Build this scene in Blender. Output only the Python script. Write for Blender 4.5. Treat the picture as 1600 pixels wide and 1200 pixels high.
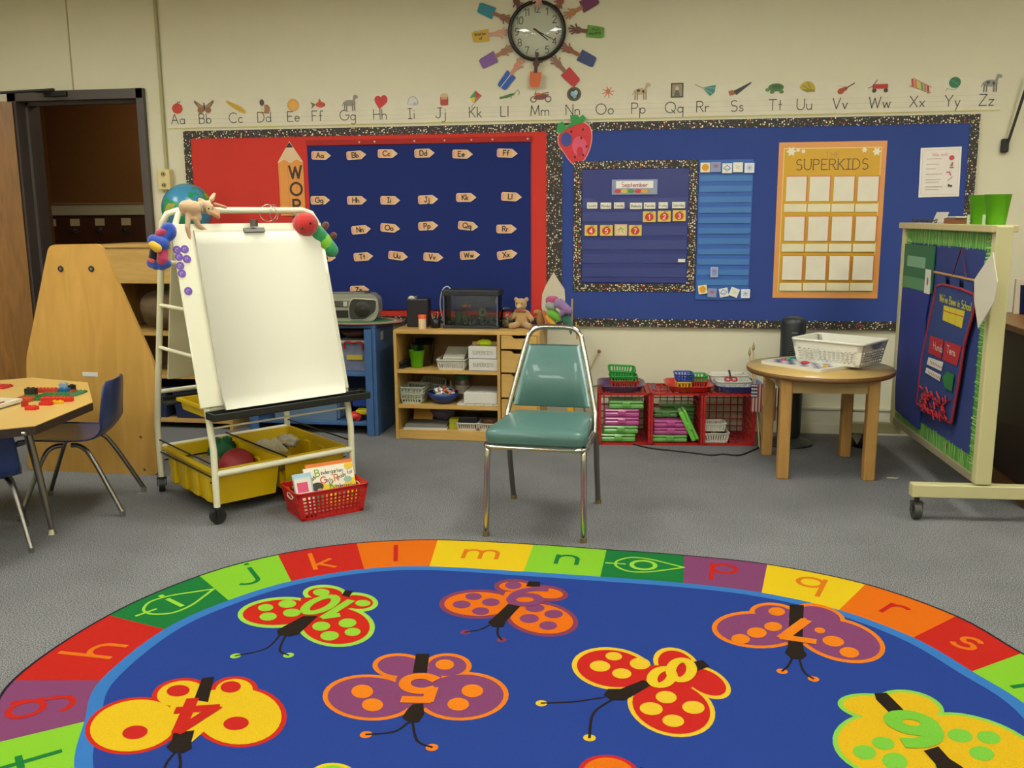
import bpy, bmesh, math, random
from mathutils import Vector, Matrix, Euler
random.seed(7)
for o in list(bpy.data.objects): bpy.data.objects.remove(o)
SC = bpy.context.scene
COL = SC.collection
PI = math.pi
# ---------------------------------------------------------------- camera
CX, CH, CD, CP, CYAW, CR, CF = 0.65536, 1.31611, 5.74429, 0.17985, 0.16127, -0.00594, 1450.0
fwd = Vector((-math.sin(CYAW)*math.cos(CP), math.cos(CYAW)*math.cos(CP), -math.sin(CP)))
rt0 = Vector((math.cos(CYAW), math.sin(CYAW), 0)); up0 = rt0.cross(fwd)
rt = math.cos(CR)*rt0 + math.sin(CR)*up0; up = -math.sin(CR)*rt0 + math.cos(CR)*up0
CPOS = Vector((CX, -CD, CH))
cam = bpy.data.cameras.new('camera'); camo = bpy.data.objects.new('camera', cam); COL.objects.link(camo)
M3 = Matrix((rt, up, -fwd)).transposed()
camo.matrix_world = Matrix.Translation(CPOS) @ M3.to_4x4()
cam.sensor_width = 36; cam.lens = CF/1600*36; cam.clip_start = 0.05; cam.clip_end = 100
SC.camera = camo
# ---------------------------------------------------------------- view and world
SC.view_settings.view_transform = 'Standard'; SC.view_settings.look = 'None'
SC.view_settings.gamma = 1; SC.view_settings.use_curve_mapping = False
SC.view_settings.exposure = 0.0
W = bpy.data.worlds.new('world'); SC.world = W; W.use_nodes = True
W.node_tree.nodes['Background'].inputs[0].default_value = (0.9, 0.88, 0.75, 1)
W.node_tree.nodes['Background'].inputs[1].default_value = 0.12
LAMP = 20.5     # strength of the ceiling light diffusers

def ray(u, v): return (fwd + rt*((u-800)/CF) - up*((v-600)/CF))
def FL(u, v, z=0.0):
    d = ray(u, v); t = (z-CPOS.z)/d.z; return CPOS + d*t
def WL(u, v, y=0.0):
    d = ray(u, v); t = (y-CPOS.y)/d.y; return CPOS + d*t
def PLN(u, v, p, n):
    d = ray(u, v); t = (p-CPOS).dot(n)/d.dot(n); return CPOS + d*t
# ---------------------------------------------------------------- colours and materials
def lin(h):
    if isinstance(h, (tuple, list)): return tuple(h[:3])
    h = h.lstrip('#'); o = []
    for i in (0, 2, 4):
        c = int(h[i:i+2], 16)/255; o.append(c/12.92 if c <= 0.04045 else ((c+0.055)/1.055)**2.4)
    return tuple(o)
MATS = {}
def newmat(name):
    m = bpy.data.materials.new(name); m.use_nodes = True
    return m, m.node_tree.nodes, m.node_tree.links, m.node_tree.nodes['Principled BSDF']
def pm(h, rough=0.5, metal=0.0, var=0.06, scale=25, bump=0.0, spec=0.5, trans=0.0, alpha=1.0, coat=0.0, ior=1.45, sheen=0):
    """procedural material: a base colour gently varied by noise"""
    key = (h, rough, metal, var, scale, bump, spec, trans, alpha, coat, ior, sheen)
    if key in MATS: return MATS[key]
    m, N, L, b = newmat('mat_' + str(len(MATS)))
    c = lin(h)
    tc = N.new('ShaderNodeTexCoord'); nz = N.new('ShaderNodeTexNoise'); nz.inputs['Scale'].default_value = scale
    nz.inputs['Detail'].default_value = 3
    L.new(tc.outputs['Object'], nz.inputs['Vector'])
    mx = N.new('ShaderNodeMix'); mx.data_type = 'RGBA'
    mx.inputs['A'].default_value = tuple(min(1, x*(1-var)) for x in c)+(1,)
    mx.inputs['B'].default_value = tuple(min(1, x*(1+var)) for x in c)+(1,)
    L.new(nz.outputs['Fac'], mx.inputs['Factor']); L.new(mx.outputs['Result'], b.inputs['Base Color'])
    b.inputs['Roughness'].default_value = rough; b.inputs['Metallic'].default_value = metal
    b.inputs['Specular IOR Level'].default_value = spec; b.inputs['Transmission Weight'].default_value = trans
    b.inputs['Alpha'].default_value = alpha; b.inputs['Coat Weight'].default_value = coat
    b.inputs['IOR'].default_value = ior; b.inputs['Sheen Weight'].default_value = sheen
    if bump:
        bp = N.new('ShaderNodeBump'); bp.inputs['Strength'].default_value = bump; bp.inputs['Distance'].default_value = 0.002
        n2 = N.new('ShaderNodeTexNoise'); n2.inputs['Scale'].default_value = scale*6
        L.new(tc.outputs['Object'], n2.inputs['Vector']); L.new(n2.outputs['Fac'], bp.inputs['Height']); L.new(bp.outputs['Normal'], b.inputs['Normal'])
    MATS[key] = m; return m
def wood(c1, c2, rough=0.45, sc=(3, 3, 0.6), k=9):
    key = ('wood', c1, c2, rough, sc, k)
    if key in MATS: return MATS[key]
    m, N, L, b = newmat('wood_' + str(len(MATS)))
    tc = N.new('ShaderNodeTexCoord'); mp = N.new('ShaderNodeMapping'); mp.inputs['Scale'].default_value = sc
    L.new(tc.outputs['Object'], mp.inputs['Vector'])
    nz = N.new('ShaderNodeTexNoise'); nz.inputs['Scale'].default_value = k; nz.inputs['Detail'].default_value = 6; nz.inputs['Distortion'].default_value = 1.2
    L.new(mp.outputs['Vector'], nz.inputs['Vector'])
    r = N.new('ShaderNodeValToRGB'); r.color_ramp.elements[0].position = 0.32; r.color_ramp.elements[1].position = 0.68
    r.color_ramp.elements[0].color = lin(c1)+(1,); r.color_ramp.elements[1].color = lin(c2)+(1,)
    L.new(nz.outputs['Fac'], r.inputs['Fac']); L.new(r.outputs['Color'], b.inputs['Base Color'])
    b.inputs['Roughness'].default_value = rough
    MATS[key] = m; return m
def mk_print(name, rough, coat=0.0, speck=0.0):
    m, N, L, b = newmat(name)
    a = N.new('ShaderNodeAttribute'); a.attribute_name = 'Col'
    tc = N.new('ShaderNodeTexCoord'); nz = N.new('ShaderNodeTexNoise'); nz.inputs['Scale'].default_value = 500 if speck else 12
    nz.inputs['Detail'].default_value = 2; L.new(tc.outputs['Object'], nz.inputs['Vector'])
    mr = N.new('ShaderNodeMapRange'); mr.inputs['From Min'].default_value = 0.3; mr.inputs['From Max'].default_value = 0.7
    mr.inputs['To Min'].default_value = 0.94-speck; mr.inputs['To Max'].default_value = 1.0+speck
    L.new(nz.outputs['Fac'], mr.inputs['Value'])
    sc = N.new('ShaderNodeVectorMath'); sc.operation = 'SCALE'; L.new(a.outputs['Color'], sc.inputs[0]); L.new(mr.outputs['Result'], sc.inputs['Scale'])
    L.new(sc.outputs['Vector'], b.inputs['Base Color'])
    b.inputs['Roughness'].default_value = rough; b.inputs['Coat Weight'].default_value = coat; b.inputs['Coat Roughness'].default_value = 0.12
    if speck:
        bp = N.new('ShaderNodeBump'); bp.inputs['Strength'].default_value = 0.6; bp.inputs['Distance'].default_value = 0.003
        L.new(nz.outputs['Fac'], bp.inputs['Height']); L.new(bp.outputs['Normal'], b.inputs['Normal'])
        b.inputs['Specular IOR Level'].default_value = 0.08
    return m
PRINT = mk_print('printed_paper', 0.6); GLOSS = mk_print('laminated_print', 0.35, 0.35); PILE = mk_print('rug_pile', 0.95, 0, 0.1)
def mk_dots():
    m, N, L, b = newmat('confetti_border')
    tc = N.new('ShaderNodeTexCoord'); v = N.new('ShaderNodeTexVoronoi'); v.inputs['Scale'].default_value = 82
    v.inputs['Randomness'].default_value = 0.75
    L.new(tc.outputs['Object'], v.inputs['Vector'])
    r = N.new('ShaderNodeValToRGB'); r.color_ramp.interpolation = 'CONSTANT'
    r.color_ramp.elements[0].color = (1, 1, 1, 1); e = r.color_ramp.elements[1]; e.position = 0.36; e.color = (0, 0, 0, 1)
    L.new(v.outputs['Distance'], r.inputs['Fac'])
    s = N.new('ShaderNodeSeparateColor'); L.new(v.outputs['Color'], s.inputs[0])
    c = N.new('ShaderNodeValToRGB'); c.color_ramp.interpolation = 'CONSTANT'
    els = [(0, 'd8c8a0'), (.3, 'e8dcc0'), (.5, 'b04838'), (.62, 'c8a860'), (.72, '4a7848'), (.82, '6a7080'), (.9, '28201c')]
    c.color_ramp.elements[0].color = lin(els[0][1])+(1,); c.color_ramp.elements[1].position = els[1][0]; c.color_ramp.elements[1].color = lin(els[1][1])+(1,)
    for p, h in els[2:]: q = c.color_ramp.elements.new(p); q.color = lin(h)+(1,)
    L.new(s.outputs[0], c.inputs['Fac'])
    mx = N.new('ShaderNodeMix'); mx.data_type = 'RGBA'; mx.inputs['A'].default_value = lin('2a221c')+(1,)
    L.new(r.outputs['Color'], mx.inputs['Factor']); L.new(c.outputs['Color'], mx.inputs['B']); L.new(mx.outputs['Result'], b.inputs['Base Color'])
    b.inputs['Roughness'].default_value = 0.6; return m
DOTS = mk_dots()
def mk_carpet():
    m, N, L, b = newmat('grey_carpet')
    tc = N.new('ShaderNodeTexCoord'); n1 = N.new('ShaderNodeTexNoise'); n1.inputs['Scale'].default_value = 250; n1.inputs['Detail'].default_value = 5; n1.inputs['Roughness'].default_value = .75
    n2 = N.new('ShaderNodeTexNoise'); n2.inputs['Scale'].default_value = 3; n2.inputs['Detail'].default_value = 5
    L.new(tc.outputs['Object'], n1.inputs['Vector']); L.new(tc.outputs['Object'], n2.inputs['Vector'])
    r = N.new('ShaderNodeValToRGB'); e = r.color_ramp.elements; e[0].position = .38; e[1].position = .62
    e[0].color = lin('35383c')+(1,); e[1].color = lin('a8a6a0')+(1,); q = e.new(.5); q.color = lin('6b6b6a')+(1,)
    L.new(n1.outputs['Fac'], r.inputs['Fac'])
    mr = N.new('ShaderNodeMapRange'); mr.inputs['From Min'].default_value = .3; mr.inputs['From Max'].default_value = .7; mr.inputs['To Min'].default_value = .88; mr.inputs['To Max'].default_value = 1.08
    L.new(n2.outputs['Fac'], mr.inputs['Value'])
    s = N.new('ShaderNodeVectorMath'); s.operation = 'SCALE'; L.new(r.outputs['Color'], s.inputs[0]); L.new(mr.outputs['Result'], s.inputs['Scale'])
    L.new(s.outputs['Vector'], b.inputs['Base Color']); b.inputs['Roughness'].default_value = 1; b.inputs['Specular IOR Level'].default_value = 0.1
    bp = N.new('ShaderNodeBump'); bp.inputs['Strength'].default_value = .7; bp.inputs['Distance'].default_value = .004
    L.new(n1.outputs['Fac'], bp.inputs['Height']); L.new(bp.outputs['Normal'], b.inputs['Normal']); return m
def emis(h, s):
    m, N, L, b = newmat('light_diffuser'); c = lin(h)
    b.inputs['Base Color'].default_value = c+(1,); b.inputs['Emission Color'].default_value = c+(1,); b.inputs['Emission Strength'].default_value = s; return m
CHROME = pm('c8c4b8', .16, 1.0, .03); STEEL = pm('8c8880', .35, 1.0, .05)
BLACK = pm('15150f', .5); WHITEP = pm('ddd8c4', .4)
# clear material
def clearmat(name, tint, r, glossmix):
    m, N, L, b = newmat(name); N.remove(b); out = N['Material Output']
    tr = N.new('ShaderNodeBsdfTransparent'); tr.inputs[0].default_value = lin(tint)+(1,); gs = N.new('ShaderNodeBsdfGlossy'); gs.inputs['Roughness'].default_value = r
    fr = N.new('ShaderNodeFresnel'); fr.inputs['IOR'].default_value = 1.4; ad = N.new('ShaderNodeMath'); ad.inputs[1].default_value = glossmix; L.new(fr.outputs[0], ad.inputs[0])
    mx = N.new('ShaderNodeMixShader'); L.new(ad.outputs[0], mx.inputs[0]); L.new(tr.outputs[0], mx.inputs[1]); L.new(gs.outputs[0], mx.inputs[2]); L.new(mx.outputs[0], out.inputs[0]); return m
GLASS = clearmat('clear_glass', 'f0f2ec', .03, .02); WATER = clearmat('tank_water', 'ccd4d8', .05, .02)
# ---------------------------------------------------------------- mesh building
def T(x=0, y=0, z=0): return Matrix.Translation((x, y, z))
def RX(a): return Matrix.Rotation(a, 4, 'X')
def RY(a): return Matrix.Rotation(a, 4, 'Y')
def RZ(a): return Matrix.Rotation(a, 4, 'Z')
def cat(pts, k=6, closed=False):
    P = [Vector(p) for p in pts]; n = len(P); o = []
    for i in range(n if closed else n-1):
        g = (lambda j: P[j % n]) if closed else (lambda j: P[max(0, min(n-1, j))])
        a, b, c, d = g(i-1), g(i), g(i+1), g(i+2)
        for s in range(k):
            t = s/k; o.append(.5*((2*b)+(c-a)*t+(2*a-5*b+4*c-d)*t*t+(3*b-a-3*c+d)*t**3))
    if not closed: o.append(P[-1])
    return o
class MB:
    def __init__(s): s.v = []; s.f = []; s.fm = []; s.fs = []; s.mats = []
    def mi(s, m):
        if m not in s.mats: s.mats.append(m)
        return s.mats.index(m)
    def add(s, vs, fs, m, smooth=False, M=None):
        o = len(s.v); k = s.mi(m)
        s.v += [tuple(M @ Vector(v)) if M else tuple(v) for v in vs]
        for f in fs: s.f.append([o+i for i in f]); s.fm.append(k); s.fs.append(smooth)
        return s
    def box(s, c, d, m, M=None, bev=0.0, seg=2):
        bm = bmesh.new(); bmesh.ops.create_cube(bm, size=1, matrix=Matrix.Diagonal((d[0], d[1], d[2], 1)))
        if bev: bmesh.ops.bevel(bm, geom=bm.edges[:], offset=min(bev, min(d)*.49), segments=seg, affect='EDGES', profile=.5)
        bm.verts.index_update()
        TT = Matrix.Translation(c); TT = M @ TT if M else TT
        s.add([v.co.copy() for v in bm.verts], [[v.index for v in f.verts] for f in bm.faces], m, False, TT); bm.free(); return s
    def tube(s, pts, r, m, n=8, closed=False, M=None, rs=None):
        P = [Vector(p) for p in pts]; k = len(P); vs = []; fs = []
        tg = []
        for i in range(k):
            a = P[(i-1) % k] if closed else P[max(i-1, 0)]; b = P[(i+1) % k] if closed else P[min(i+1, k-1)]
            t = (b-a); tg.append(t.normalized() if t.length > 1e-9 else Vector((0, 0, 1)))
        nr = tg[0].orthogonal().normalized()
        for i in range(k):
            nr = (nr - tg[i]*nr.dot(tg[i])).normalized(); bn = tg[i].cross(nr); rr = rs[i] if rs else r
            for j in range(n):
                a = 2*PI*j/n; vs.append(P[i]+(nr*math.cos(a)+bn*math.sin(a))*rr)
        for i in range(k if closed else k-1):
            for j in range(n):
                a = i*n+j; b = i*n+(j+1) % n; c = ((i+1) % k)*n+(j+1) % n; d = ((i+1) % k)*n+j; fs.append([a, b, c, d])
        s.add(vs, fs, m, True, M)
        if not closed: s.add(vs[:n][::-1], [list(range(n))], m, False, M); s.add(vs[-n:], [list(range(n))], m, False, M)
        return s
    def cyl(s, a, b, r, m, n=16, r2=None, M=None):
        r2 = r if r2 is None else r2
        return s.tube([a, b], r, m, n, M=M, rs=[r, r2])
    def lathe(s, prof, m, n=24, M=None, smooth=True, caps=True):
        vs = []; fs = []
        for r, z in prof:
            for j in range(n): vs.append((r*math.cos(2*PI*j/n), r*math.sin(2*PI*j/n), z))
        for i in range(len(prof)-1):
            for j in range(n): fs.append([i*n+j, i*n+(j+1) % n, (i+1)*n+(j+1) % n, (i+1)*n+j])
        s.add(vs, fs, m, smooth, M)
        if not caps: return s
        if prof[0][0] > 1e-5: s.add(vs[:n][::-1], [list(range(n))], m, False, M)
        if prof[-1][0] > 1e-5: s.add(vs[-n:], [list(range(n))], m, False, M)
        return s
    def prism(s, poly, t, m, M=None, smooth=False):
        n = len(poly); vs = [(p[0], p[1], 0) for p in poly]+[(p[0], p[1], t) for p in poly]
        s.add(vs, [list(range(n))[::-1], list(range(n, 2*n))], m, False, M)
        s.add(vs, [[i, (i+1) % n, n+(i+1) % n, n+i] for i in range(n)], m, smooth, M); return s
    def ell(s, c, r, m, M=None, n=20, k=12):
        r = (r, r, r) if isinstance(r, (int, float)) else r; vs = []; fs = []
        for i in range(k+1):
            a = PI*i/k
            for j in range(n): b = 2*PI*j/n; vs.append((c[0]+r[0]*math.sin(a)*math.cos(b), c[1]+r[1]*math.sin(a)*math.sin(b), c[2]+r[2]*math.cos(a)))
        for i in range(k):
            for j in range(n): fs.append([i*n+j, (i+1)*n+j, (i+1)*n+(j+1) % n, i*n+(j+1) % n])
        return s.add(vs, fs, m, True, M)
    def obj(s, name, parent=None, loc=None, rot=None, M=None, label=None, cat=None, group=None, kind=None, sub=0):
        me = bpy.data.meshes.new(name); me.from_pydata(s.v, [], s.f)
        for m in s.mats: me.materials.append(m)
        me.polygons.foreach_set('material_index', s.fm); me.polygons.foreach_set('use_smooth', s.fs)
        me.validate(); me.update()
        o = bpy.data.objects.new(name, me); COL.objects.link(o)
        fin(o, parent, loc, rot, M, label, cat, group, kind)
        return o
def fin(o, parent=None, loc=None, rot=None, M=None, label=None, cat=None, group=None, kind=None):
    if parent: o.parent = parent
    if M is not None: o.matrix_basis = M
    if loc: o.location = loc
    if rot: o.rotation_euler = rot
    if label: o['label'] = label
    if cat: o['category'] = cat
    if group: o['group'] = group
    if kind: o['kind'] = kind
    return o
def thing(name, label, cat, loc=(0, 0, 0), rz=0, group=None, M=None):
    o = bpy.data.objects.new(name, None); o.empty_display_size = .1; COL.objects.link(o)
    return fin(o, None, None if M is not None else loc, None if M is not None else (0, 0, rz), M, label, cat, group)
def dup(root, loc=None, rz=None, M=None, label=None, group=None):
    r = root.copy(); COL.objects.link(r)
    fin(r, None, loc, None if rz is None else (0, 0, rz), M, label, None, group)
    for ch in list(root.children):
        c = ch.copy(); COL.objects.link(c); c.parent = r
        for g in ch.children: d = g.copy(); COL.objects.link(d); d.parent = c
    return r
# ---------------------------------------------------------------- stroke letters (ball-and-stick print)
def A_(cx, cy, rx, ry, a0, a1, n=None):
    n = n or max(5, int(abs(a1-a0)/15)); return [(cx+rx*math.cos(math.radians(a0+(a1-a0)*i/n)), cy+ry*math.sin(math.radians(a0+(a1-a0)*i/n))) for i in range(n+1)]
O_ = lambda cx, cy, r, ry=None: A_(cx, cy, r, ry or r, 90, 450)
bowl = lambda cx=.26: O_(cx, .26, .25)
G = {
 'A': (.8, [[(0, 0), (.4, 1), (.8, 0)], [(.16, .38), (.64, .38)]]), 'B': (.62, [[(0, 0), (0, 1), (.3, 1)]+A_(.33, .76, .24, .24, 90, -90)+[(0, .52)], [(.3, .52)]+A_(.34, .26, .28, .26, 90, -90)+[(0, 0)]]),
 'C': (.85, [A_(.5, .5, .5, .5, 45, 315)]), 'D': (.72, [[(0, 0), (0, 1), (.25, 1)]+A_(.25, .5, .47, .5, 90, -90)+[(0, 0)]]),
 'E': (.58, [[(.58, 1), (0, 1), (0, 0), (.58, 0)], [(0, .52), (.45, .52)]]), 'F': (.55, [[(.55, 1), (0, 1), (0, 0)], [(0, .52), (.42, .52)]]),
 'G': (.95, [A_(.5, .5, .5, .5, 45, 360)+[(.6, .5)]]), 'H': (.7, [[(0, 0), (0, 1)], [(.7, 0), (.7, 1)], [(0, .52), (.7, .52)]]),
 'I': (.4, [[(.2, 0), (.2, 1)], [(0, 1), (.4, 1)], [(0, 0), (.4, 0)]]), 'J': (.5, [[(.45, 1), (.45, .25)]+A_(.22, .25, .23, .25, 0, -170), [(.2, 1), (.62, 1)]]),
 'K': (.62, [[(0, 0), (0, 1)], [(.6, 1), (0, .42)], [(.16, .55), (.62, 0)]]), 'L': (.52, [[(0, 1), (0, 0), (.52, 0)]]),
 'M': (.85, [[(0, 0), (.08, 1), (.42, .15), (.77, 1), (.85, 0)]]), 'N': (.7, [[(0, 0), (0, 1), (.7, 0), (.7, 1)]]),
 'O': (1, [O_(.5, .5, .5)]), 'P': (.6, [[(0, 0), (0, 1), (.3, 1)]+A_(.32, .75, .27, .25, 90, -90)+[(0, .5)]]),
 'Q': (1, [O_(.5, .5, .5), [(.62, .28), (.95, -.05)]]), 'R': (.64, [[(0, 0), (0, 1), (.3, 1)]+A_(.32, .75, .27, .25, 90, -90)+[(0, .5)], [(.3, .5), (.64, 0)]]),
 'S': (.6, [A_(.31, .75, .27, .25, 40, 250)+A_(.3, .25, .3, .27, 80, -140)]), 'T': (.7, [[(0, 1), (.7, 1)], [(.35, 1), (.35, 0)]]),
 'U': (.7, [[(0, 1), (0, .35)]+A_(.35, .35, .35, .35, 180, 360)+[(.7, 1)]]), 'V': (.7, [[(0, 1), (.35, 0), (.7, 1)]]),
 'W': (1.05, [[(0, 1), (.27, 0), (.52, .9), (.78, 0), (1.05, 1)]]), 'X': (.68, [[(0, 0), (.68, 1)], [(0, 1), (.68, 0)]]),
 'Y': (.7, [[(0, 1), (.35, .48), (.7, 1)], [(.35, .48), (.35, 0)]]), 'Z': (.65, [[(0, 1), (.65, 1), (0, 0), (.65, 0)]]),
 'a': (.52, [bowl(), [(.52, .52), (.52, 0)]]), 'b': (.52, [O_(.27, .26, .25), [(0, 1), (0, 0)]]), 'c': (.46, [A_(.26, .26, .26, .26, 45, 315)]),
 'd': (.52, [bowl(), [(.52, 1), (.52, 0)]]), 'e': (.52, [[(.02, .28), (.5, .28)]+A_(.26, .26, .25, .26, 5, 315)]), 'f': (.35, [A_(.3, .82, .16, .18, 40, 180)+[(.14, 0)], [(0, .52), (.32, .52)]]),
 'g': (.52, [bowl(), [(.52, .52), (.52, -.2)]+A_(.28, -.2, .24, .22, 0, -150)]), 'h': (.46, [[(0, 1), (0, 0)], [(0, .28)]+A_(.23, .29, .23, .23, 180, 0)+[(.46, 0)]]),
 'i': (.06, [[(.03, .52), (.03, 0)], [(.03, .74), (.03, .8)]]), 'j': (.3, [[(.28, .52), (.28, -.2)]+A_(.06, -.2, .22, .2, 0, -140), [(.28, .74), (.28, .8)]]),
 'k': (.42, [[(0, 1), (0, 0)], [(.38, .52), (0, .2)], [(.12, .3), (.42, 0)]]), 'l': (.06, [[(.03, 1), (.03, 0)]]),
 'm': (.76, [[(0, .52), (0, 0)], [(0, .3)]+A_(.19, .33, .19, .19, 180, 0)+[(.38, 0)], [(.38, .3)]+A_(.57, .33, .19, .19, 180, 0)+[(.76, 0)]]),
 'n': (.46, [[(0, .52), (0, 0)], [(0, .28)]+A_(.23, .29, .23, .23, 180, 0)+[(.46, 0)]]), 'o': (.52, [O_(.26, .26, .26)]),
 'p': (.52, [O_(.27, .26, .25), [(0, .52), (0, -.42)]]), 'q': (.52, [bowl(), [(.52, .52), (.52, -.42)]]), 'r': (.34, [[(0, .52), (0, 0)], [(0, .28)]+A_(.2, .3, .2, .22, 170, 50)]),
 's': (.36, [A_(.19, .39, .15, .13, 30, 260)+A_(.18, .14, .18, .14, 80, -150)]), 't': (.32, [[(.14, .9), (.14, 0)], [(0, .54), (.3, .54)]]),
 'u': (.46, [[(0, .52), (0, .24)]+A_(.23, .24, .23, .24, 180, 360), [(.46, .52), (.46, 0)]]), 'v': (.44, [[(0, .52), (.22, 0), (.44, .52)]]),
 'w': (.68, [[(0, .52), (.17, 0), (.34, .48), (.51, 0), (.68, .52)]]), 'x': (.42, [[(0, .52), (.42, 0)], [(0, 0), (.42, .52)]]),
 'y': (.44, [[(0, .52), (.22, 0)], [(.44, .52), (.08, -.42)]]), 'z': (.42, [[(0, .52), (.42, .52), (0, 0), (.42, 0)]]),
 '0': (.58, [O_(.29, .5, .29, .5)]), '1': (.3, [[(0, .78), (.22, 1), (.22, 0)]]), '2': (.56, [A_(.28, .72, .26, .28, 165, -20)+[(0, 0), (.56, 0)]]),
 '3': (.54, [A_(.26, .76, .24, .24, 140, -80)+A_(.26, .27, .28, .27, 80, -140)]), '4': (.6, [[(.45, 0), (.45, 1), (0, .32), (.6, .32)]]),
 '5': (.54, [[(.5, 1), (.1, 1), (.05, .55)]+A_(.25, .32, .29, .32, 110, -140)]), '6': (.56, [A_(.5, .45, .5, .55, 90, 180, 8)+A_(.28, .28, .27, .28, 180, 540)]),
 '7': (.54, [[(0, 1), (.54, 1), (.18, 0)]]), '8': (.56, [O_(.28, .75, .22, .25), O_(.28, .26, .28, .26)]), '9': (.56, [A_(.06, .55, .5, .55, -90, 0, 8)+A_(.28, .72, .27, .28, 0, 360)]),
 ' ': (.35, []), '.': (.08, [[(.03, 0), (.05, .03)]]), "'": (.08, [[(.04, 1), (.02, .8)]]), '-': (.4, [[(0, .4), (.4, .4)]]), '!': (.08, [[(.04, 1), (.04, .28)], [(.04, .03), (.04, .08)]]), '+': (.5, [[(0, .4), (.5, .4)], [(.25, .15), (.25, .65)]]),
}
def lay(txt, gap=.16):
    x = 0; o = []
    for ch in txt:
        w, st = G.get(ch, G[' ']); o += [[(px+x, py) for px, py in s] for s in st]; x += w+gap
    return o, max(0, x-gap)
class Art:
    """coloured flat shapes printed on a flat thing, in its own x-y plane, z towards the reader"""
    def __init__(s, dz=.00035, gain=1.0): s.v = []; s.f = []; s.c = []; s.k = 0; s.e = 0; s.dz = dz; s.gain = gain
    def raw(s, pts, faces, col, z=None):
        o = len(s.v); s.v += [(p[0], p[1], (s.k*s.dz if z is None else z)) for p in pts]; c = tuple(q*s.gain for q in lin(col))
        for f in faces: s.f.append([o+i for i in f]); s.c.append(c)
    def up(s, n=1): s.k += n; return s
    def poly(s, pts, col):
        a = sum(pts[i][0]*pts[(i+1) % len(pts)][1]-pts[(i+1) % len(pts)][0]*pts[i][1] for i in range(len(pts)))
        pts = pts if a > 0 else pts[::-1]
        s.raw(pts, [list(range(len(pts)))], col); return s
    def rect(s, cx, cy, w, h, col, rot=0, r=0):
        if r: pts = []; [pts.extend([(cx+sx*(w/2-r)+r*math.cos(math.radians(a)), cy+sy*(h/2-r)+r*math.sin(math.radians(a))) for a in range(a0, a0+91, 30)]) for sx, sy, a0 in ((1, 1, 0), (-1, 1, 90), (-1, -1, 180), (1, -1, 270))]
        else: pts = [(cx-w/2, cy-h/2), (cx+w/2, cy-h/2), (cx+w/2, cy+h/2), (cx-w/2, cy+h/2)]
        if rot: c, q = math.cos(rot), math.sin(rot); pts = [(cx+(x-cx)*c-(y-cy)*q, cy+(x-cx)*q+(y-cy)*c) for x, y in pts]
        return s.poly(pts, col)
    def el(s, cx, cy, rx, ry, col, rot=0, n=24):
        c, q = math.cos(rot), math.sin(rot)
        return s.poly([(cx+rx*math.cos(2*PI*i/n)*c-ry*math.sin(2*PI*i/n)*q, cy+rx*math.cos(2*PI*i/n)*q+ry*math.sin(2*PI*i/n)*c) for i in range(n)], col)
    def stroke(s, pts, w, col, sub=False):
        P = [Vector((p[0], p[1])) for p in pts]; n = len(P)
        if n < 2: return s
        if not sub:
            parts = [[P[0]]]; tot = 0
            for i in range(1, n):
                parts[-1].append(P[i])
                if i < n-1:
                    a_, b_ = P[i]-P[i-1], P[i+1]-P[i]
                    if a_.length > 1e-9 and b_.length > 1e-9:
                        t_ = abs(a_.angle(b_)); tot += t_
                        if t_ > .8 or tot > 2.9: parts.append([P[i]]); tot = 0
            if len(parts) > 1:
                for q_ in parts: s.stroke(q_, w, col, sub=True)
                return s
        cl = (P[0]-P[-1]).length < 1e-6 and n > 3
        Lp = []; Rp = []
        for i in range(n):
            if cl: a = P[i-1] if i > 0 else P[-2]; b = P[i+1] if i < n-1 else P[1]
            else: a = P[max(i-1, 0)]; b = P[min(i+1, n-1)]
            d1 = (P[i]-a); d2 = (b-P[i])
            d = (d1.normalized() if d1.length > 1e-9 else Vector((0, 0)))+(d2.normalized() if d2.length > 1e-9 else Vector((0, 0)))
            d = d.normalized() if d.length > 1e-6 else Vector((1, 0))
            nn = Vector((-d.y, d.x)); ref = d2 if d2.length > 1e-9 else d1
            k = abs(nn.dot(Vector((-ref.y, ref.x)).normalized())); k = 1/max(k, .5)
            p = P[i]
            if not cl and i == 0: p = p-d*w*.3
            if not cl and i == n-1: p = p+d*w*.3
            Lp.append(p+nn*w/2*k); Rp.append(p-nn*w/2*k)
        vs = [tuple(x) for x in Lp]+[tuple(x) for x in Rp]
        s.e += 1; s.raw(vs, [[i, n+i, n+i+1, i+1] for i in range(n-1)], col, s.k*s.dz+s.e*.000006); return s
    def text(s, txt, cx, cy, h, w, col, rot=0, sx=1, gap=.16, serif=0, F=None, left=False):
        st, tw = lay(txt, gap); c, q = math.cos(rot), math.sin(rot)
        for l in st:
            def mp(x, y):
                X = (x-(0 if left else tw/2))*h*sx; Y = (y-.5)*h; 
                return F(X, Y) if F else (cx+X*c-Y*q, cy+X*q+Y*c)
            s.stroke([mp(*p) for p in l], w, col)
            if serif:
                for e in (l[0], l[-1]):
                    if abs(e[1]) < .03 or abs(e[1]-1) < .03: s.stroke([mp(e[0]-serif, e[1]), mp(e[0]+serif, e[1])], w*.6, col)
        return s
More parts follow.
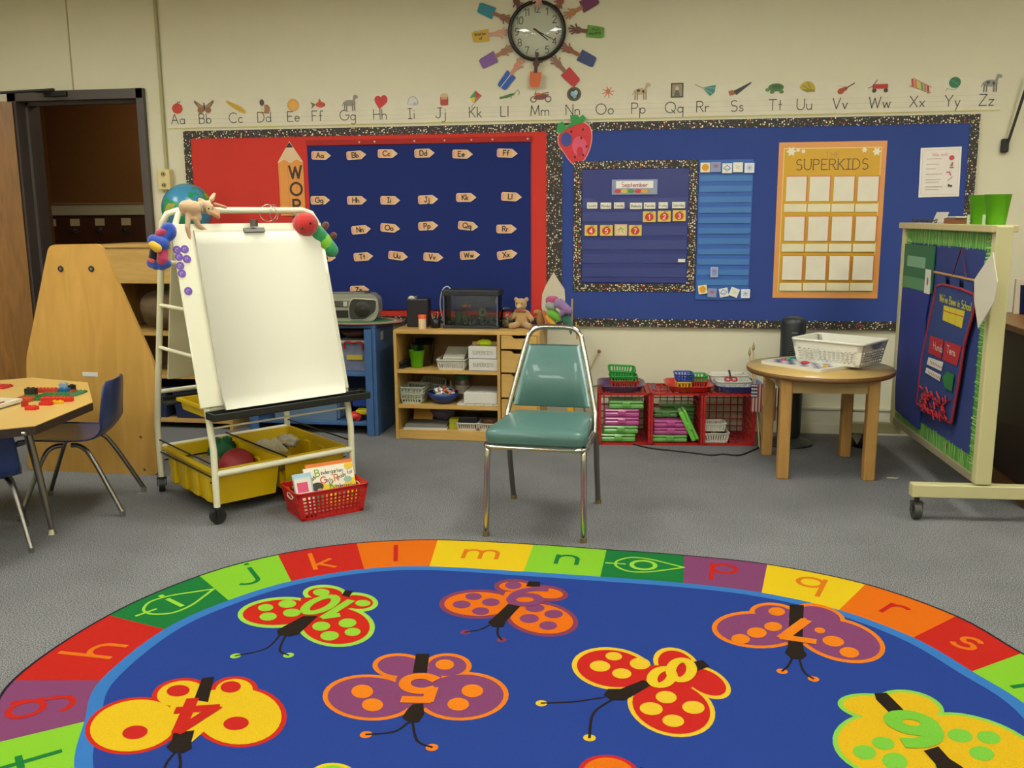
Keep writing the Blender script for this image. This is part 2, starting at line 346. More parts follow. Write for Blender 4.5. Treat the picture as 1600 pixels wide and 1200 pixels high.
    def obj(s, name, parent=None, mat=None, base=None, M=None, loc=None, rot=None, **kw):
        """base = (polygon, thickness, colour): a card of real thickness that the print lies on"""
        v = list(s.v); f = list(s.f); c = list(s.c)
        if base:
            poly, t, bc = base; n = len(poly)
            a = sum(poly[i][0]*poly[(i+1) % n][1]-poly[(i+1) % n][0]*poly[i][1] for i in range(n))
            if a < 0: poly = poly[::-1]
            o = len(v); v += [(p[0], p[1], -t) for p in poly]+[(p[0], p[1], -s.dz*.8) for p in poly]; bc = lin(bc)
            f += [[o+i for i in range(n)][::-1], [o+n+i for i in range(n)]]+[[o+i, o+(i+1) % n, o+n+(i+1) % n, o+n+i] for i in range(n)]
            c += [bc]*(n+2)
        me = bpy.data.meshes.new(name); me.from_pydata(v, [], f); me.materials.append(mat or PRINT)
        ca = me.color_attributes.new('Col', 'FLOAT_COLOR', 'CORNER'); li = 0; buf = []
        for i, p in enumerate(f): buf += [c[i][0], c[i][1], c[i][2], 1.0]*len(p)
        ca.data.foreach_set('color', buf); me.update()
        o = bpy.data.objects.new(name, me); COL.objects.link(o); fin(o, parent, loc, rot, M, **kw); return o
def rectp(w, h): return [(-w/2, -h/2), (w/2, -h/2), (w/2, h/2), (-w/2, h/2)]
WALLM = lambda x, z, y=0, r=0: T(x, y, z) @ RX(PI/2) @ RZ(r)
# ================================================================ ceiling lights of the room
DIFF = emis('f4f6f0', LAMP)
def clight(x, y, lab):
    t = thing('ceiling_light', lab, 'ceiling light', (x, y, 2.8))
    m = MB(); w, d = .62, 1.24
    for sx in (-1, 1): m.box((sx*(w/2-.02), 0, -.02), (.04, d, .04), WHITEP); m.box((0, sx*(d/2-.02), -.02), (w-.08, .04, .04), WHITEP)
    m.obj('frame', t); MB().box((0, 0, -.015), (w-.08, d-.08, .02), DIFF).obj('diffuser', t)
for i, x in enumerate((-3.3, -1.2, 0.9, 3.0)):
    for j, y in enumerate((-2.05, -4.9, -7.3)):
        clight(x, y, 'recessed fluorescent ceiling light, %s in the %s row from the board wall' % (('leftmost', 'second from the left', 'third from the left', 'rightmost')[i], ('first', 'second', 'third')[j]))
# ================================================================ setting
WALLC = pm('cfc8ab', .75, 0, .03, 6, .15); HALLW = pm('7a5228', .8, 0, .12, 30, .3)
CARPET = mk_carpet()
X0, X1, Y0 = -4.6, 4.2, -8.2
MB().box(((X0+X1)/2, (Y0+2.9)/2, -.05), (X1-X0, 2.9-Y0, .1), CARPET).obj('floor', kind='structure')
MB().box(((X0+X1)/2, Y0/2, 2.85), (X1-X0, -Y0, .1), pm('d8d4c4', .9)).obj('ceiling', kind='structure')
m = MB(); DL, DR, DT = -3.62, -2.66, 2.13; th = .2
m.box(((X0+DL)/2, th/2, 1.4), (DL-X0, th, 2.8), WALLC); m.box(((DR+X1)/2, th/2, 1.4), (X1-DR, th, 2.8), WALLC)
m.box(((DL+DR)/2, th/2, (2.8+DT)/2), (DR-DL, th, 2.8-DT), WALLC); m.obj('wall_back', kind='structure')
MB().box((X0-.05, (Y0)/2, 1.4), (.1, -Y0, 2.8), WALLC).obj('wall_left', kind='structure')
MB().box((X1+.05, (Y0)/2, 1.4), (.1, -Y0, 2.8), WALLC).obj('wall_right', kind='structure')
MB().box(((X0+X1)/2, Y0-.05, 1.4), (X1-X0, .1, 2.8), WALLC).obj('wall_front', kind='structure')
# hall beyond the door
HY = 1.6
t = thing('ceiling_light', 'unseen round lamp added to brighten the hall beyond the doorway', 'ceiling light', (-3.3, .9, 2.42)); MB().lathe([(.14, 0), (.13, -.04), (.001, -.05)], emis('ffe8c8', 20), 24).obj('diffuser', t); MB().lathe([(.15, 0), (.15, -.012), (.141, -.012)], WHITEP, 24).obj('rim', t)  # lamp added out of view to lift the dark hall
m = MB(); m.box(((X0+X1)/2, HY+.05, 1.4), (X1-X0, .1, 2.8), HALLW)
m.obj('wall_hall', kind='structure')
MB().box(((X0+X1)/2, (th+HY)/2+.02, 2.47), (X1-X0, HY-th-.04, .06), pm('b8b09a', .9)).obj('ceiling_hall', kind='structure')
MB().box((X0+.05, (th+HY)/2, 1.22), (.1, HY-th-.01, 2.43), HALLW).box((-1.2, (th+HY)/2, 1.22), (.1, HY-th-.01, 2.43), HALLW).obj('wall_hall', kind='structure')
a = WL(150, 320, HY); b = WL(150, 336, HY)
m = MB(); zr = (a.z+b.z)/2; m.box((-3.0, HY-.015, zr), (3.2, .03, a.z-b.z), pm('b8b194', .6)); m.box((-3.0, HY-.02, a.z+.01), (3.2, .04, .012), pm('9a7648', .6))
m.obj('trim_1', kind='structure')
MB().box((-3.0, HY-.008, (zr-.05)/2), (3.2, .016, zr-.05), pm('4a2a18', .5, 0, .3, 9)).obj('trim_2', kind='structure')
for i, (u, v) in enumerate(((80, 348), (117, 347.5), (156, 347), (197, 346.5))):
    p = WL(u, v, HY-.02); t = thing('coat_hook', ('coat hook with cream name tag, %s seen through the doorway' % ('leftmost', 'second from the left', 'third from the left', 'rightmost')[i]), 'coat hook', p, 0, 'coat hooks in the hall')
    MB().box((0, 0, 0), (.085, .006, .06), pm('c9bd94', .6)).obj('name_tag', t)
    MB().tube([(0, 0, -.06), (0, -.05, -.08), (0, -.07, -.05)], .008, STEEL).box((0, 0, -.07), (.04, .008, .05), STEEL).obj('hook', t)
# door frame, door leaf, closer
FRM = pm('4d443f', .45); 
m = MB(); m.box((DR-.02, th/2-.01, DT/2), (.05, th+.04, DT), FRM); m.box((DL+.03, th/2-.01, DT/2), (.06, th+.04, DT), FRM); m.box(((DL+DR)/2, th/2-.01, DT-.03), (DR-DL, th+.04, .06), FRM)
m.box((DR-.05, .08, DT/2), (.02, .04, DT-.06), FRM); m.box((DL+.07, .08, DT/2), (.02, .04, DT-.06), FRM); m.box(((DL+DR)/2, .08, DT-.07), (DR-DL-.1, .04, .02), FRM)
m.obj('trim_3', kind='structure')
DW = wood('77501c', '906024', .4, (4, 4, .5), 6)
hinge = Vector((DL+.04, -.03, 0)); ang = math.radians(180+25)
dr = thing('door_1', 'wooden door leaf standing open beside the dark frame', 'door', hinge, ang); dr['kind'] = 'structure'; del dr['label']; del dr['category']
MB().box((.45, 0, 1.035), (.9, .045, 2.06), DW, bev=.003).obj('door_leaf', dr)
ar = Art(); ar.text('4', 0, 0, .07, .009, '3a2c18')
ar.obj('door_number', dr, M=T(.3, .0235, 1.53) @ RZ(PI) @ RX(PI/2))
m = MB(); m.cyl((.8, .05, 1), (.8, -.05, 1), .012, STEEL); m.ell((.8, .07, 1), .03, STEEL); m.obj('door_handle', dr)
c = thing('door_closer', 'dark metal closer arm between door leaf and frame header', 'door closer', (0, 0, 0))
p1 = WL(90, 146, -.03); p0 = WL(84, 140, -.16); pe = WL(0, 145, -.30)
MB().tube([p1, WL(55, 143, -.09), p0], .008, BLACK).tube([p0, pe], .009, BLACK).obj('arm', c)
MB().box(tuple(WL(88, 147, -.03)), (.16, .04, .035), BLACK, bev=.006).obj('shoe', c)
# seams of the wall panels, conduit and thermostat
SEAM = pm('a39a70', .7)
xa = WL(250, 100).x; MB().box((xa, -.009, 2.17), (.02, .018, 1.26), SEAM, bev=.003).obj('trim_4', kind='structure')
MB().box((WL(108, 60).x, -.002, 2.46), (.008, .004, .66), SEAM).obj('trim_5', kind='structure')
p = WL(262, 281); t = thing('wall_outlet', 'cream surface outlet box at the foot of the wall seam strip', 'outlet', (p.x, 0, p.z))
MB().box((0, -.025, 0), (.085, .05, .13), pm('cdbd84', .5), bev=.006).obj('box', t)
for dz in (-.035, .035): MB().cyl((0, -.049, dz), (0, -.054, dz), .016, pm('a08f60', .5)).box((-.006, -.056, dz), (.003, .004, .012), BLACK).box((.006, -.056, dz), (.003, .004, .012), BLACK).obj('socket', t)
BB = pm('cac4aa', .6)
m = MB(); m.box((.8, -.008, .08), (6.8, .016, .16), BB); m.box((.8, -.012, .155), (6.8, .024, .012), BB); m.box((.8, -.011, .03), (6.8, .022, .06), BB); m.obj('baseboard_back', kind='structure')
p = WL(1568, 228); t = thing('wall_bracket', 'black rod and bracket mounted on the wall right of the boards', 'bracket', (p.x, 0, p.z))
MB().box((0, -.02, 0), (.035, .04, .075), BLACK, bev=.006).obj('mount', t); e = WL(1612, 110, -.08); MB().tube([(0.01, -.04, .02), (e.x-p.x, -.08, e.z-p.z)], .008, BLACK).obj('rod', t)
# ================================================================ bulletin boards
def wp(u, v, y=0): a = WL(u, v, y); return (a.x, a.z)
def scal(L_, pitch=.035, a=.006, n=4):
    k = max(1, round(L_/pitch)); return [(L_*i/(k*n), -a*abs(math.cos(PI*i/n))) for i in range(k*n+1)]
def border(parent, x0, x1, z0, z1, w=.052, y=-.022):
    """four scalloped strips just in front of the board paper"""
    m = MB(); 
    def strip(L_, M): 
        e = scal(L_); poly = [(0, 0)]+[(x, w+d) for x, d in e]+[(L_, 0)]; m.prism(poly[::-1], .0015, DOTS, M)
    Wd, H = x1-x0, z1-z0
    strip(Wd, T(x0, y, z0) @ RX(PI/2)); strip(Wd, T(x1, y-.0004, z1) @ RX(PI/2) @ RZ(PI))
    strip(H, T(x1, y-.0008, z0) @ RX(PI/2) @ RZ(PI/2)); strip(H, T(x0, y-.0012, z1) @ RX(PI/2) @ RZ(-PI/2))
    return m.obj('confetti_border', parent)
xl, zt = wp(289, 207.5); xr, _ = wp(1530, 180); zt = 1.858; zb = .638; xm = wp(867, 300)[0]
RED = pm('c43226', .85, 0, .05, 5, .3); BLU = pm('2c4182', .85, 0, .08, 4, .3)
bl = thing('bulletin_board', 'red paper bulletin board with confetti border behind the blue word wall', 'bulletin board', ((xl+xm)/2, -.002, zb))
MB().box((0, -.01, .61), (xm-xl-.004, .02, zt-zb), pm('a58a5c', .7)).obj('board', bl)
MB().box((0, -.0205, .61), (xm-xl-.01, .001, zt-zb-.01), RED).obj('backing_paper', bl)
border(bl, xl-(xl+xm)/2, xm-(xl+xm)/2, 0, zt-zb)
br = thing('bulletin_board', 'blue paper bulletin board with confetti border holding the calendar and yellow poster', 'bulletin board', ((xm+xr)/2, -.002, zb))
MB().box((0, -.01, .61), (xr-xm-.004, .02, zt-zb), pm('a58a5c', .7)).obj('board', br)
MB().box((0, -.0205, .61), (xr-xm-.01, .001, zt-zb-.01), BLU).obj('backing_paper', br)
border(br, xm-(xm+xr)/2, xr-(xm+xr)/2, 0, zt-zb)
# word wall cloth
def wavy(x0, x1, z0, z1, y, mat, nx=40, nz=24, amp=.004, seed=1, t=.003):
    rnd = random.Random(seed); ph = [rnd.uniform(0, 6) for _ in range(6)]
    vs = []; fs = []
    for s in (0, 1):
        for j in range(nz+1):
            for i in range(nx+1):
                x = x0+(x1-x0)*i/nx; z = z0+(z1-z0)*j/nz
                d = amp*(math.sin(x*7+ph[0]+z*2)*.5+math.sin(z*9+ph[1]+x*3)*.35+math.sin(x*19+z*5+ph[2])*.15+.6)
                vs.append((x, y-d-(t if s else 0)*1, z))
    n = (nx+1)*(nz+1)
    for j in range(nz):
        for i in range(nx):
            a = j*(nx+1)+i; q = [a, a+1, a+nx+2, a+nx+1]; fs.append(q[::-1]); fs.append([n+k for k in q])
    return vs, fs
NAVY = pm('1d2a62', .8, 0, .06, 8, .2, spec=.2)
a = WL(480, 227, -.03); b = WL(829, 219, -.03); wz0 = wp(826, 485)[1]
ww = thing('word_wall_chart', 'large navy blue fabric word wall chart pinned over the red board', 'wall chart', ((a.x+b.x)/2, -.0275, a.z))
hw = (b.x-a.x)/2
vs, fs = wavy(-hw, hw, wz0-a.z, 0, 0, NAVY, amp=.003); MB().add(vs, fs, NAVY, True).obj('fabric', ww)
MB().box((0, -.006, .012), (hw*2+.01, .012, .034), pm('9c241c', .8), bev=.004).obj('top_hem', ww)
for k, uu in enumerate((562, 586, 648, 695, 737, 770, 825)):
    pz = WL(uu, 221, -.035); MB().ell((pz.x-(a.x+b.x)/2, -.016, .012), .006, pm('d8d0c0', .3, 0, .03)).obj('push_pin', ww)
CARDS = [('Aa', 502, 243, -2), ('Bb', 557, 242.5, 3), ('Cc', 606, 240, -1), ('Dd', 663.5, 239.4, 1), ('Ee', 723, 240.8, -2), ('Ff', 792.8, 239.4, -3),
 ('Gg', 500.7, 312.9, 0), ('Hh', 558, 313, 0), ('Ii', 610, 313, -1), ('Jj', 669, 311.8, 2), ('Kk', 728.7, 308.5, 0), ('Ll', 799.4, 307.4, -3),
 ('Nn', 564.5, 358.8, 5), ('Oo', 610, 356.3, -5), ('Pp', 669.3, 353, 3), ('Qq', 731.7, 353, -6), ('Rr', 791.7, 357.7, 0),
 ('Ss', 510, 401.7, -3), ('Tt', 568, 401, 4), ('Uu', 622.3, 399.8, -7), ('Vv', 677.3, 401.7, -3), ('Ww', 734.5, 398.7, 3), ('Xx', 792.8, 397.8, 8), ('Zz', 562.3, 453, 2)]
for tx, u, v, r in CARDS:
    p = WL(u, v, -.034); w, h = .128, .052
    poly = A_(-w/2+.012, -h/2+.012, .012, .012, 180, 270, 3)+[(w/2-.035, -h/2), (w/2, 0), (w/2-.035, h/2)]+A_(-w/2+.012, h/2-.012, .012, .012, 90, 180, 3)
    A = Art(); A.poly([(x*.96-.001, y*.9) for x, y in poly], 'd9a878'); A.up().poly([(-w/2+.004, -h*.4), (-w/2+.014, -h*.42), (-w/2+.014, h*.42), (-w/2+.004, h*.4)], 'cf8f84')
    A.poly([(w/2-.034, -.021), (w/2-.003, 0), (w/2-.034, .021)], 'dcb58c'); A.up().text(tx, -.008, .001, .03, .0062, '241c18', gap=.2)
    A.obj('letter_card', base=(poly, .001, 'e6c9a0'), M=WALLM(p.x, p.z, -.0365, math.radians(r)), label='pencil-shaped letter card reading %s on the navy word wall' % tx, cat='letter card', group='letter cards on the word wall')
# pencil sign
p = WL(452, 225, -.03); q = WL(452, 335, -.03); w = .165; H = p.z-q.z+.02
A = Art(); A.poly([(-w/2, -H), (w/2, -H), (w/2, -.125), (w/4, -.105), (0, -.128), (-w/4, -.105), (-w/2, -.125)], 'dc8f3c')
for k in (-1, 0, 1): A.up().stroke([(k*w/3-.02, -.14), (k*w/3-.02, -H)], .002, 'b87028')
A.poly([(-w/2, -.12), (-w/4, -.102), (0, -.125), (w/4, -.102), (w/2, -.12), (.022, -.03), (-.022, -.03)], 'd8b890')
A.up().poly([(-.024, -.034), (.024, -.034), (0, 0)], '2c2420')
for i, ch in enumerate('WORD'): A.up().text(ch, .03, -.185-i*.105, .075, .014, '3a2418')
A.obj('pencil_sign', base=([(-w/2, -H), (w/2, -H), (w/2, -.12), (0, .004), (-w/2, -.12)], .003, 'e6d8b8'), M=WALLM(p.x, p.z+.012, -.03, .01), label='tall orange paper pencil sign spelling WORD beside the word wall', cat='sign')
# strawberry cutout
p = WL(898, 222, -.03); A = Art()
sb = [(-.095, .045), (-.07, .09), (0, .115), (.05, .118), (.09, .09), (.1, .03), (.085, -.04), (.05, -.1), (.005, -.125), (-.03, -.1), (-.07, -.04), (-.095, 0)]
A.poly([(x, y) for x, y in [tuple(v_)[:2] for v_ in cat([(a, b, 0) for a, b in sb], 4, True)]], 'cc2c30')
A.up().el(.03, -.02, .045, .06, 'd8506a', .2).up().el(.03, -.05, .02, .03, 'c02830')
for a, b in ((-.02, .07), (.05, .08), (.04, .03), (.0, -.08), (.05, -.07), (.07, -.02), (-.05, .06)): A.up().el(a, b, .006, .008, '4a1418')
A.up().el(-.05, .025, .034, .04, '33468a'); 
A.up().poly([(-.11, .075), (-.1, .12), (-.07, .13), (-.05, .1), (-.02, .12), (-.025, .165), (.02, .165), (.03, .15), (.05, .165), (.07, .145), (.055, .12), (.0, .105), (-.05, .085), (-.08, .06)], '2f8f3e')
A.obj('strawberry_cutout', base=([tuple(v_)[:2] for v_ in cat([(a*1.06, b*1.05, 0) for a, b in sb], 4, True)], .002, 'd89a90'), M=WALLM(p.x, p.z-.008, -.028, .02), label='red paper strawberry cutout with green leaves between the two boards', cat='cutout')
# ---- calendar
a = WL(897, 252, -.03); b = WL(1091, 249, -.03); cz = WL(900, 455, -.03).z
cw, chh = b.x-a.x, a.z-cz; cxm = (a.x+b.x)/2
cal = thing('calendar_chart', 'navy pocket calendar chart headed September inside a confetti frame', 'calendar', (cxm, -.022, cz))
m = border(cal, -cw/2, cw/2, 0, chh, .05, -.004)
CN = pm('232d70', .5, 0, .08, 8, 0, coat=.3)
vs, fs = wavy(-cw/2+.05, cw/2-.05, .055, chh-.05, -.006, CN, 26, 24, .004, 3, .001); MB().add(vs, fs, CN, True).obj('chart_cloth', cal)
CLEAR = pm('2c3878', .3, 0, .04, 8, 0, coat=.5)
for j in range(6):
    zz = chh-.05-.17-j*.083
    vs, fs = wavy(-cw/2+.055, cw/2-.055, zz-.055, zz, -.0105, CLEAR, 30, 4, .0035, 20+j, .0003); MB().add(vs, fs, CLEAR, True).obj('clear_pocket', cal)
def wcard(u, v, w, h, col, txt, tc, name, lab, cat_, grp, rot=0, y=-.043, pic=None, th_=.003):
    p = WL(u, v, y); A = Art()
    if pic: pic(A)
    if txt: A.up().text(txt, 0, 0, h*.45, th_, tc, sx=min(1, w*.85/(lay(txt)[1]*h*.45+1e-6)))
    return A.obj(name, base=(rectp(w, h), .001, col), M=WALLM(p.x, p.z, y, rot), label=lab, cat=cat_, group=grp)
SX = 1/4.8
def cz_(x, y): return 880+x/4.8, 230+y/4.8
def hdr(A):
    A.rect(0, .0, .27, .088, '8c94b4').up().rect(0, .014, .22, .042, 'ece6d4')
    for i, c in enumerate(('c84030', 'd8b838', '4a8a3c', 'c84030', 'd8a020', '9a9c8c')): A.up().el(-.1+i*.04, -.024, .02, .012, c)
    A.up().text('September', 0, .014, .026, .0028, 'a8506c')
u, v = cz_(535, 298); wcard(u, v, .27, .088, 'd8d8d8', None, None, 'month_card', 'September title card at the top of the calendar', 'card', None, pic=hdr)
for tx, x, y, w in (('Sunday', 217, 437, .062), ('Monday', 320, 439, .064), ('Tuesday', 420, 437, .062), ('Wednesday', 546, 440, .072), ('Thursday', 648, 438, .068), ('Friday', 750, 436, .054), ('Saturday', 866, 434, .076)):
    u, v = cz_(x, y); wcard(u, v, w, .037, 'e2dcc6', tx, '5c584c', 'weekday_card', 'small cream weekday card reading %s on the calendar' % tx, 'card', 'weekday cards on the calendar', th_=.0018)
def apple(A, n=None, r=.026):
    A.el(0, -.002, r, r*.92, 'bf3a26').up().stroke([(0, r*.8), (.004, r*1.15)], .003, '5a3a20').poly([(.002, r*.9), (.02, r*1.2), (.016, r*.9)], '5c7a34')
    if n: A.up().text(n, 0, -.003, .026, .005, 'e8d0b8')
for n, x, y in (('1', 646, 521), ('2', 758, 518), ('3', 870, 513), ('4', 208, 624), ('5', 324, 624), ('7', 540, 624)):
    u, v = cz_(x, y); wcard(u, v, .076, .064, 'd8b84c', None, None, 'number_card', 'yellow calendar card with a red apple, number ' + {'1': 'one', '2': 'two', '3': 'three', '4': 'four', '5': 'five', '7': 'seven'}[n], 'card', 'apple number cards on the calendar', pic=lambda A, n=n: apple(A, n))
def six(A): A.rect(0, 0, .062, .062, 'd89c8c').up().rect(0, 0, .054, .054, 'd8c88c').up().stroke([(-.014, -.018), (0, .018), (.014, -.018)], .003, '6a7a34').stroke([(-.02, .0), (.0, .012), (.02, 0)], .003, '6a7a34')
u, v = cz_(432, 621); wcard(u, v, .076, .068, 'd8b890', None, None, 'number_card', 'cream and pink rimmed calendar card between 5 and 7', 'card', None, pic=six)
u, v = cz_(888, 850); wcard(u, v, .042, .018, 'ddd8c4', None, None, 'blank_card', 'tiny blank white card low on the right of the calendar', 'card', None)
# ---- weather pocket chart
a = WL(1094, 250, -.03); b = WL(1179, 248, -.03); c2 = WL(1090, 468, -.03)
pw, ph_ = b.x-a.x, a.z-c2.z; pc = thing('pocket_chart', 'narrow bright blue pocket chart between the calendar and the yellow poster', 'pocket chart', ((a.x+b.x)/2-.004, -.022, c2.z))
PB = pm('2a5aa8', .5, 0, .08, 8, 0, coat=.3); vs, fs = wavy(-pw/2, pw/2, 0, ph_, -.003, PB, 16, 30, .003, 9, .001); MB().add(vs, fs, PB, True).obj('chart_cloth', pc)
CL2 = pm('3670ae', .3, 0, .04, 8, 0, coat=.5)
for j in range(11):
    zz = ph_-.09-j*.061; vs, fs = wavy(-pw/2+.006, pw/2-.006, zz-.034, zz, -.009, CL2, 20, 3, .003, 40+j, .0003); MB().add(vs, fs, CL2, True).obj('clear_pocket', pc)
def sun(A): A.el(0, 0, .02, .02, 'd8961e')
def cld(A): A.rect(0, 0, .05, .05, '8894b4').up().el(0, .005, .014, .01, 'a8687c')
def rain(A): A.stroke([(-.02, 0), (0, .018), (.02, 0), (0, -.016), (-.02, 0)], .004, '5a86b0').up().stroke([(-.012, -.004), (.012, -.004)], .003, '5a86b0')
def wind(A): A.stroke([(-.015, .01), (.012, .004), (-.01, -.004), (.012, -.012)], .002, '9aa48c')
def snow(A):
    for k in range(4): A.up().stroke([(.018*math.cos(k*PI/4), .018*math.sin(k*PI/4)), (-.018*math.cos(k*PI/4), -.018*math.sin(k*PI/4))], .003, '8c9cb8')
WN = ('sun', 'grey cloud', 'blue cloud', 'wind', 'snowflake'); WF = (sun, cld, rain, wind, snow)
for k, (x, y) in enumerate(((1066, 152), (1145, 148), (1230, 158), (1311, 150), (1397, 155))):
    u, v = cz_(x, y); wcard(u, v, .056, .056, ('e2d8a8', '98a2c0', 'dcdcd0', 'e2deca', 'dcdce0')[k], None, None, 'weather_card', 'weather card with a %s in the top row of the blue pocket chart' % WN[k], 'card', 'weather cards on the pocket chart', pic=WF[k])
for k, (x, y, r) in enumerate(((1046, 1067, .15), (1117, 1092, -.05), (1204, 1090, .2), (1283, 1088, -.35), (1367, 1098, .0))):
    u, v = cz_(x, y); wcard(u, v, .052, .052, ('e2d8a8', '98a2c0', 'dcdcd0', 'e2deca', 'dcdce0')[k], None, None, 'weather_card', 'weather card with a %s along the bottom of the blue pocket chart' % WN[k], 'card', 'weather cards on the pocket chart', rot=r, pic=WF[k])
u, v = cz_(1133, 937); wcard(u, v, .044, .06, 'a4acc4', None, None, 'weather_card', 'single pale weather card in the lower left pocket of the blue chart', 'card', 'weather cards on the pocket chart', pic=lambda A: A.rect(0, 0, .03, .044, '7f93c0').up().el(0, .006, .01, .006, 'b06878'))
# ---- yellow poster
M0 = (1190, 200, 4.2857)
def wz(x, y, Y=-.03): return WL(1190+x/M0[2], 200+y/M0[2], Y)
tl = wz(120, 95); tr = wz(848, 86); brr = wz(772, 1142); bl_ = wz(72, 1137)
O = Vector(((tl.x+tr.x+brr.x+bl_.x)/4, 0, (tl.z+tr.z+brr.z+bl_.z)/4))
pwid = (tr.x-tl.x+brr.x-bl_.x)/2; phei = (tl.z-bl_.z+tr.z-brr.z)/2
A = Art(); A.rect(0, 0, pwid*.905, phei*.925, 'ecd890').up().rect(0, 0, pwid*.895, phei*.917, 'cf9d0c')
def L2(x, y): p = wz(x, y); return p.x-O.x, p.z-O.z
A.up().text('THE', *L2(475, 178), .028, .003, 'a87c20', serif=.08, gap=.3)
x, y = L2(472, 243); A.up().text('SUPERKIDS', x, y, .058, .0048, '4a3c18', serif=.1, gap=.24, sx=.93)
for (sx_, sy_, r) in ((200, 157, .03), (245, 148, .014), (280, 156, .014), (690, 146, .018), (772, 157, .026)):
    cx_, cy_ = L2(sx_, sy_); A.up().poly([(cx_+(r if k % 2 == 0 else r*.55)*math.cos(PI*k/6), cy_+(r if k % 2 == 0 else r*.55)*math.sin(PI*k/6)) for k in range(12)], 'e6dcc0')
for rr_, (yc, yl) in enumerate(((408, 535), (675, 802), (937, 1063))):
    xs = ((232, 388, 550, 712), (218, 377, 535, 695), (203, 360, 517, 675))[rr_]; xs2 = ((225, 384, 543, 703), (208, 366, 524, 685), (192, 350, 508, 665))[rr_]
    for k in range(4):
        cx_, cy_ = L2(xs[k], yc); A.up().rect(cx_+.004, cy_+.002, .118, .146, 'c86a3c').up().rect(cx_, cy_, .112, .14, 'ddd4bc')
        cx_, cy_ = L2(xs2[k], yl); A.up().rect(cx_, cy_, .126, .046, 'ddd2ac')
A.obj('poster', base=(rectp(pwid, phei), .0015, 'd9924a'), mat=GLOSS, M=WALLM(O.x, O.z, -.026), label='glossy yellow poster with orange rim titled THE SUPERKIDS', cat='poster')
# ---- small list poster
p = WL(1469, 269, -.03); A = Art(); w, h = .218, .275
A.rect(0, 0, w*.9, h*.92, 'a08c84').up().rect(0, 0, w*.89, h*.91, 'e2d8cc').up().text('We eat', -.005, h*.36, .02, .0026, 'd88c90')
for k, (yy, ww_) in enumerate(((.075, .08), (.045, .065), (.02, .05), (-.01, .085), (-.04, .08), (-.055, .07), (-.08, .09), (-.095, .07))):
    A.up().stroke([(-.075, yy), (-.075+ww_, yy)], .004, 'b4a89c')
A.up().el(.058, .078, .014, .013, 'c83c44').up().poly([(.05, .035), (.062, .055), (.068, .05), (.064, .03)], 'a86c5c').up().stroke([(.05, .024), (.07, .024)], .006, '9a7c70').up().stroke([(.035, -.002), (.05, .0), (.056, -.018)], .007, 'c06070').up().stroke([(.042, -.048), (.066, -.028)], .003, '5c5450').up().el(.05, -.075, .006, .008, '3a3c34').el(.062, -.078, .006, .006, '3a3c34')
A.obj('list_poster', base=(rectp(w, h), .001, 'e6ded0'), M=WALLM(p.x, p.z, -.026, .02), label='small white list poster with red heading high on the right of the blue board', cat='poster')
# ================================================================ alphabet strip
za = WL(262, 153); zb_ = WL(262, 201); ze = WL(1566, 122)
sx0, sx1 = za.x, ze.x; szt, szb = 2.058, 1.874
st = thing('alphabet_strip', 'long white alphabet strip with lined letters and pictures above the boards', 'alphabet strip', (0, -.004, 0))
A = Art()
LET = [(278, 197), (320.5, 196), (368.7, 196), (413, 195), (459, 195), (496, 194), (543.5, 192.5), (594, 189), (643, 187), (689, 185), (743, 182.5), (788.6, 181.3), (843.6, 180), (895, 178), (944.8, 175.6), (997.4, 174.7), (1053, 172.7), (1097.8, 172), (1151, 171), (1210.9, 170.7), (1255.7, 170), (1311.4, 169.6), (1373, 168), (1431.3, 166), (1486, 165), (1539, 164)]
for dz_, c in ((0, 'c8a89a'), (.027, 'b4b09c'), (.056, 'c8b49a')):
    zz = 1.905+dz_; A.stroke([(sx0+.02, zz), (sx1-.02, zz)], .0016, c)
A.up().stroke([(sx0, szb+.004), (sx1, szb+.004)], .005, 'b8b05c')
lab = 'abcdefghijklmnopqrstuvwxyz'
for (u, v), ch in zip(LET, lab):
    p = WL(u, 180); st_, tw = lay(ch.upper()+ch, .22)
    A.up(); A.k = 3; A.text(ch.upper()+ch, p.x, 1.905+.030, .06, .0048, '38342c', gap=.2)
A.obj('printed_strip', st, base=([(sx0, szb), (sx1, szb), (sx1, szt), (sx0, szt)], .001, 'd2cab0'), M=RX(PI/2))
PIC = [(277, 169), (319, 167), (368, 167), (413, 166), (458, 164), (497, 163), (546, 161), (595, 159), (645, 157), (694, 155), (743, 154), (795, 149), (845, 151), (897, 147), (950, 144), (1001, 143), (1058, 141), (1104, 140), (1156, 140), (1212.5, 138), (1261.5, 137), (1321.5, 138), (1374, 135), (1438, 133), (1492, 131), (1547.7, 130)]
def quad(A, body, leg, hx=.03, neck=True, spots=None):
    A.el(0, 0, .03, .015, body)
    for lx in (-.024, -.014, .014, .024): A.up().stroke([(lx, -.006), (lx*1.05, -.036)], .006, leg)
    A.up().stroke([(.02, .004), (hx, .028)], .012, body).el(hx+.006, .03, .012, .008, body, -.4).up().stroke([(-.028, .004), (-.036, -.014)], .003, leg)
    if spots: A.up().el(-.01, .004, .008, .006, spots).el(.012, 0, .006, .006, spots)
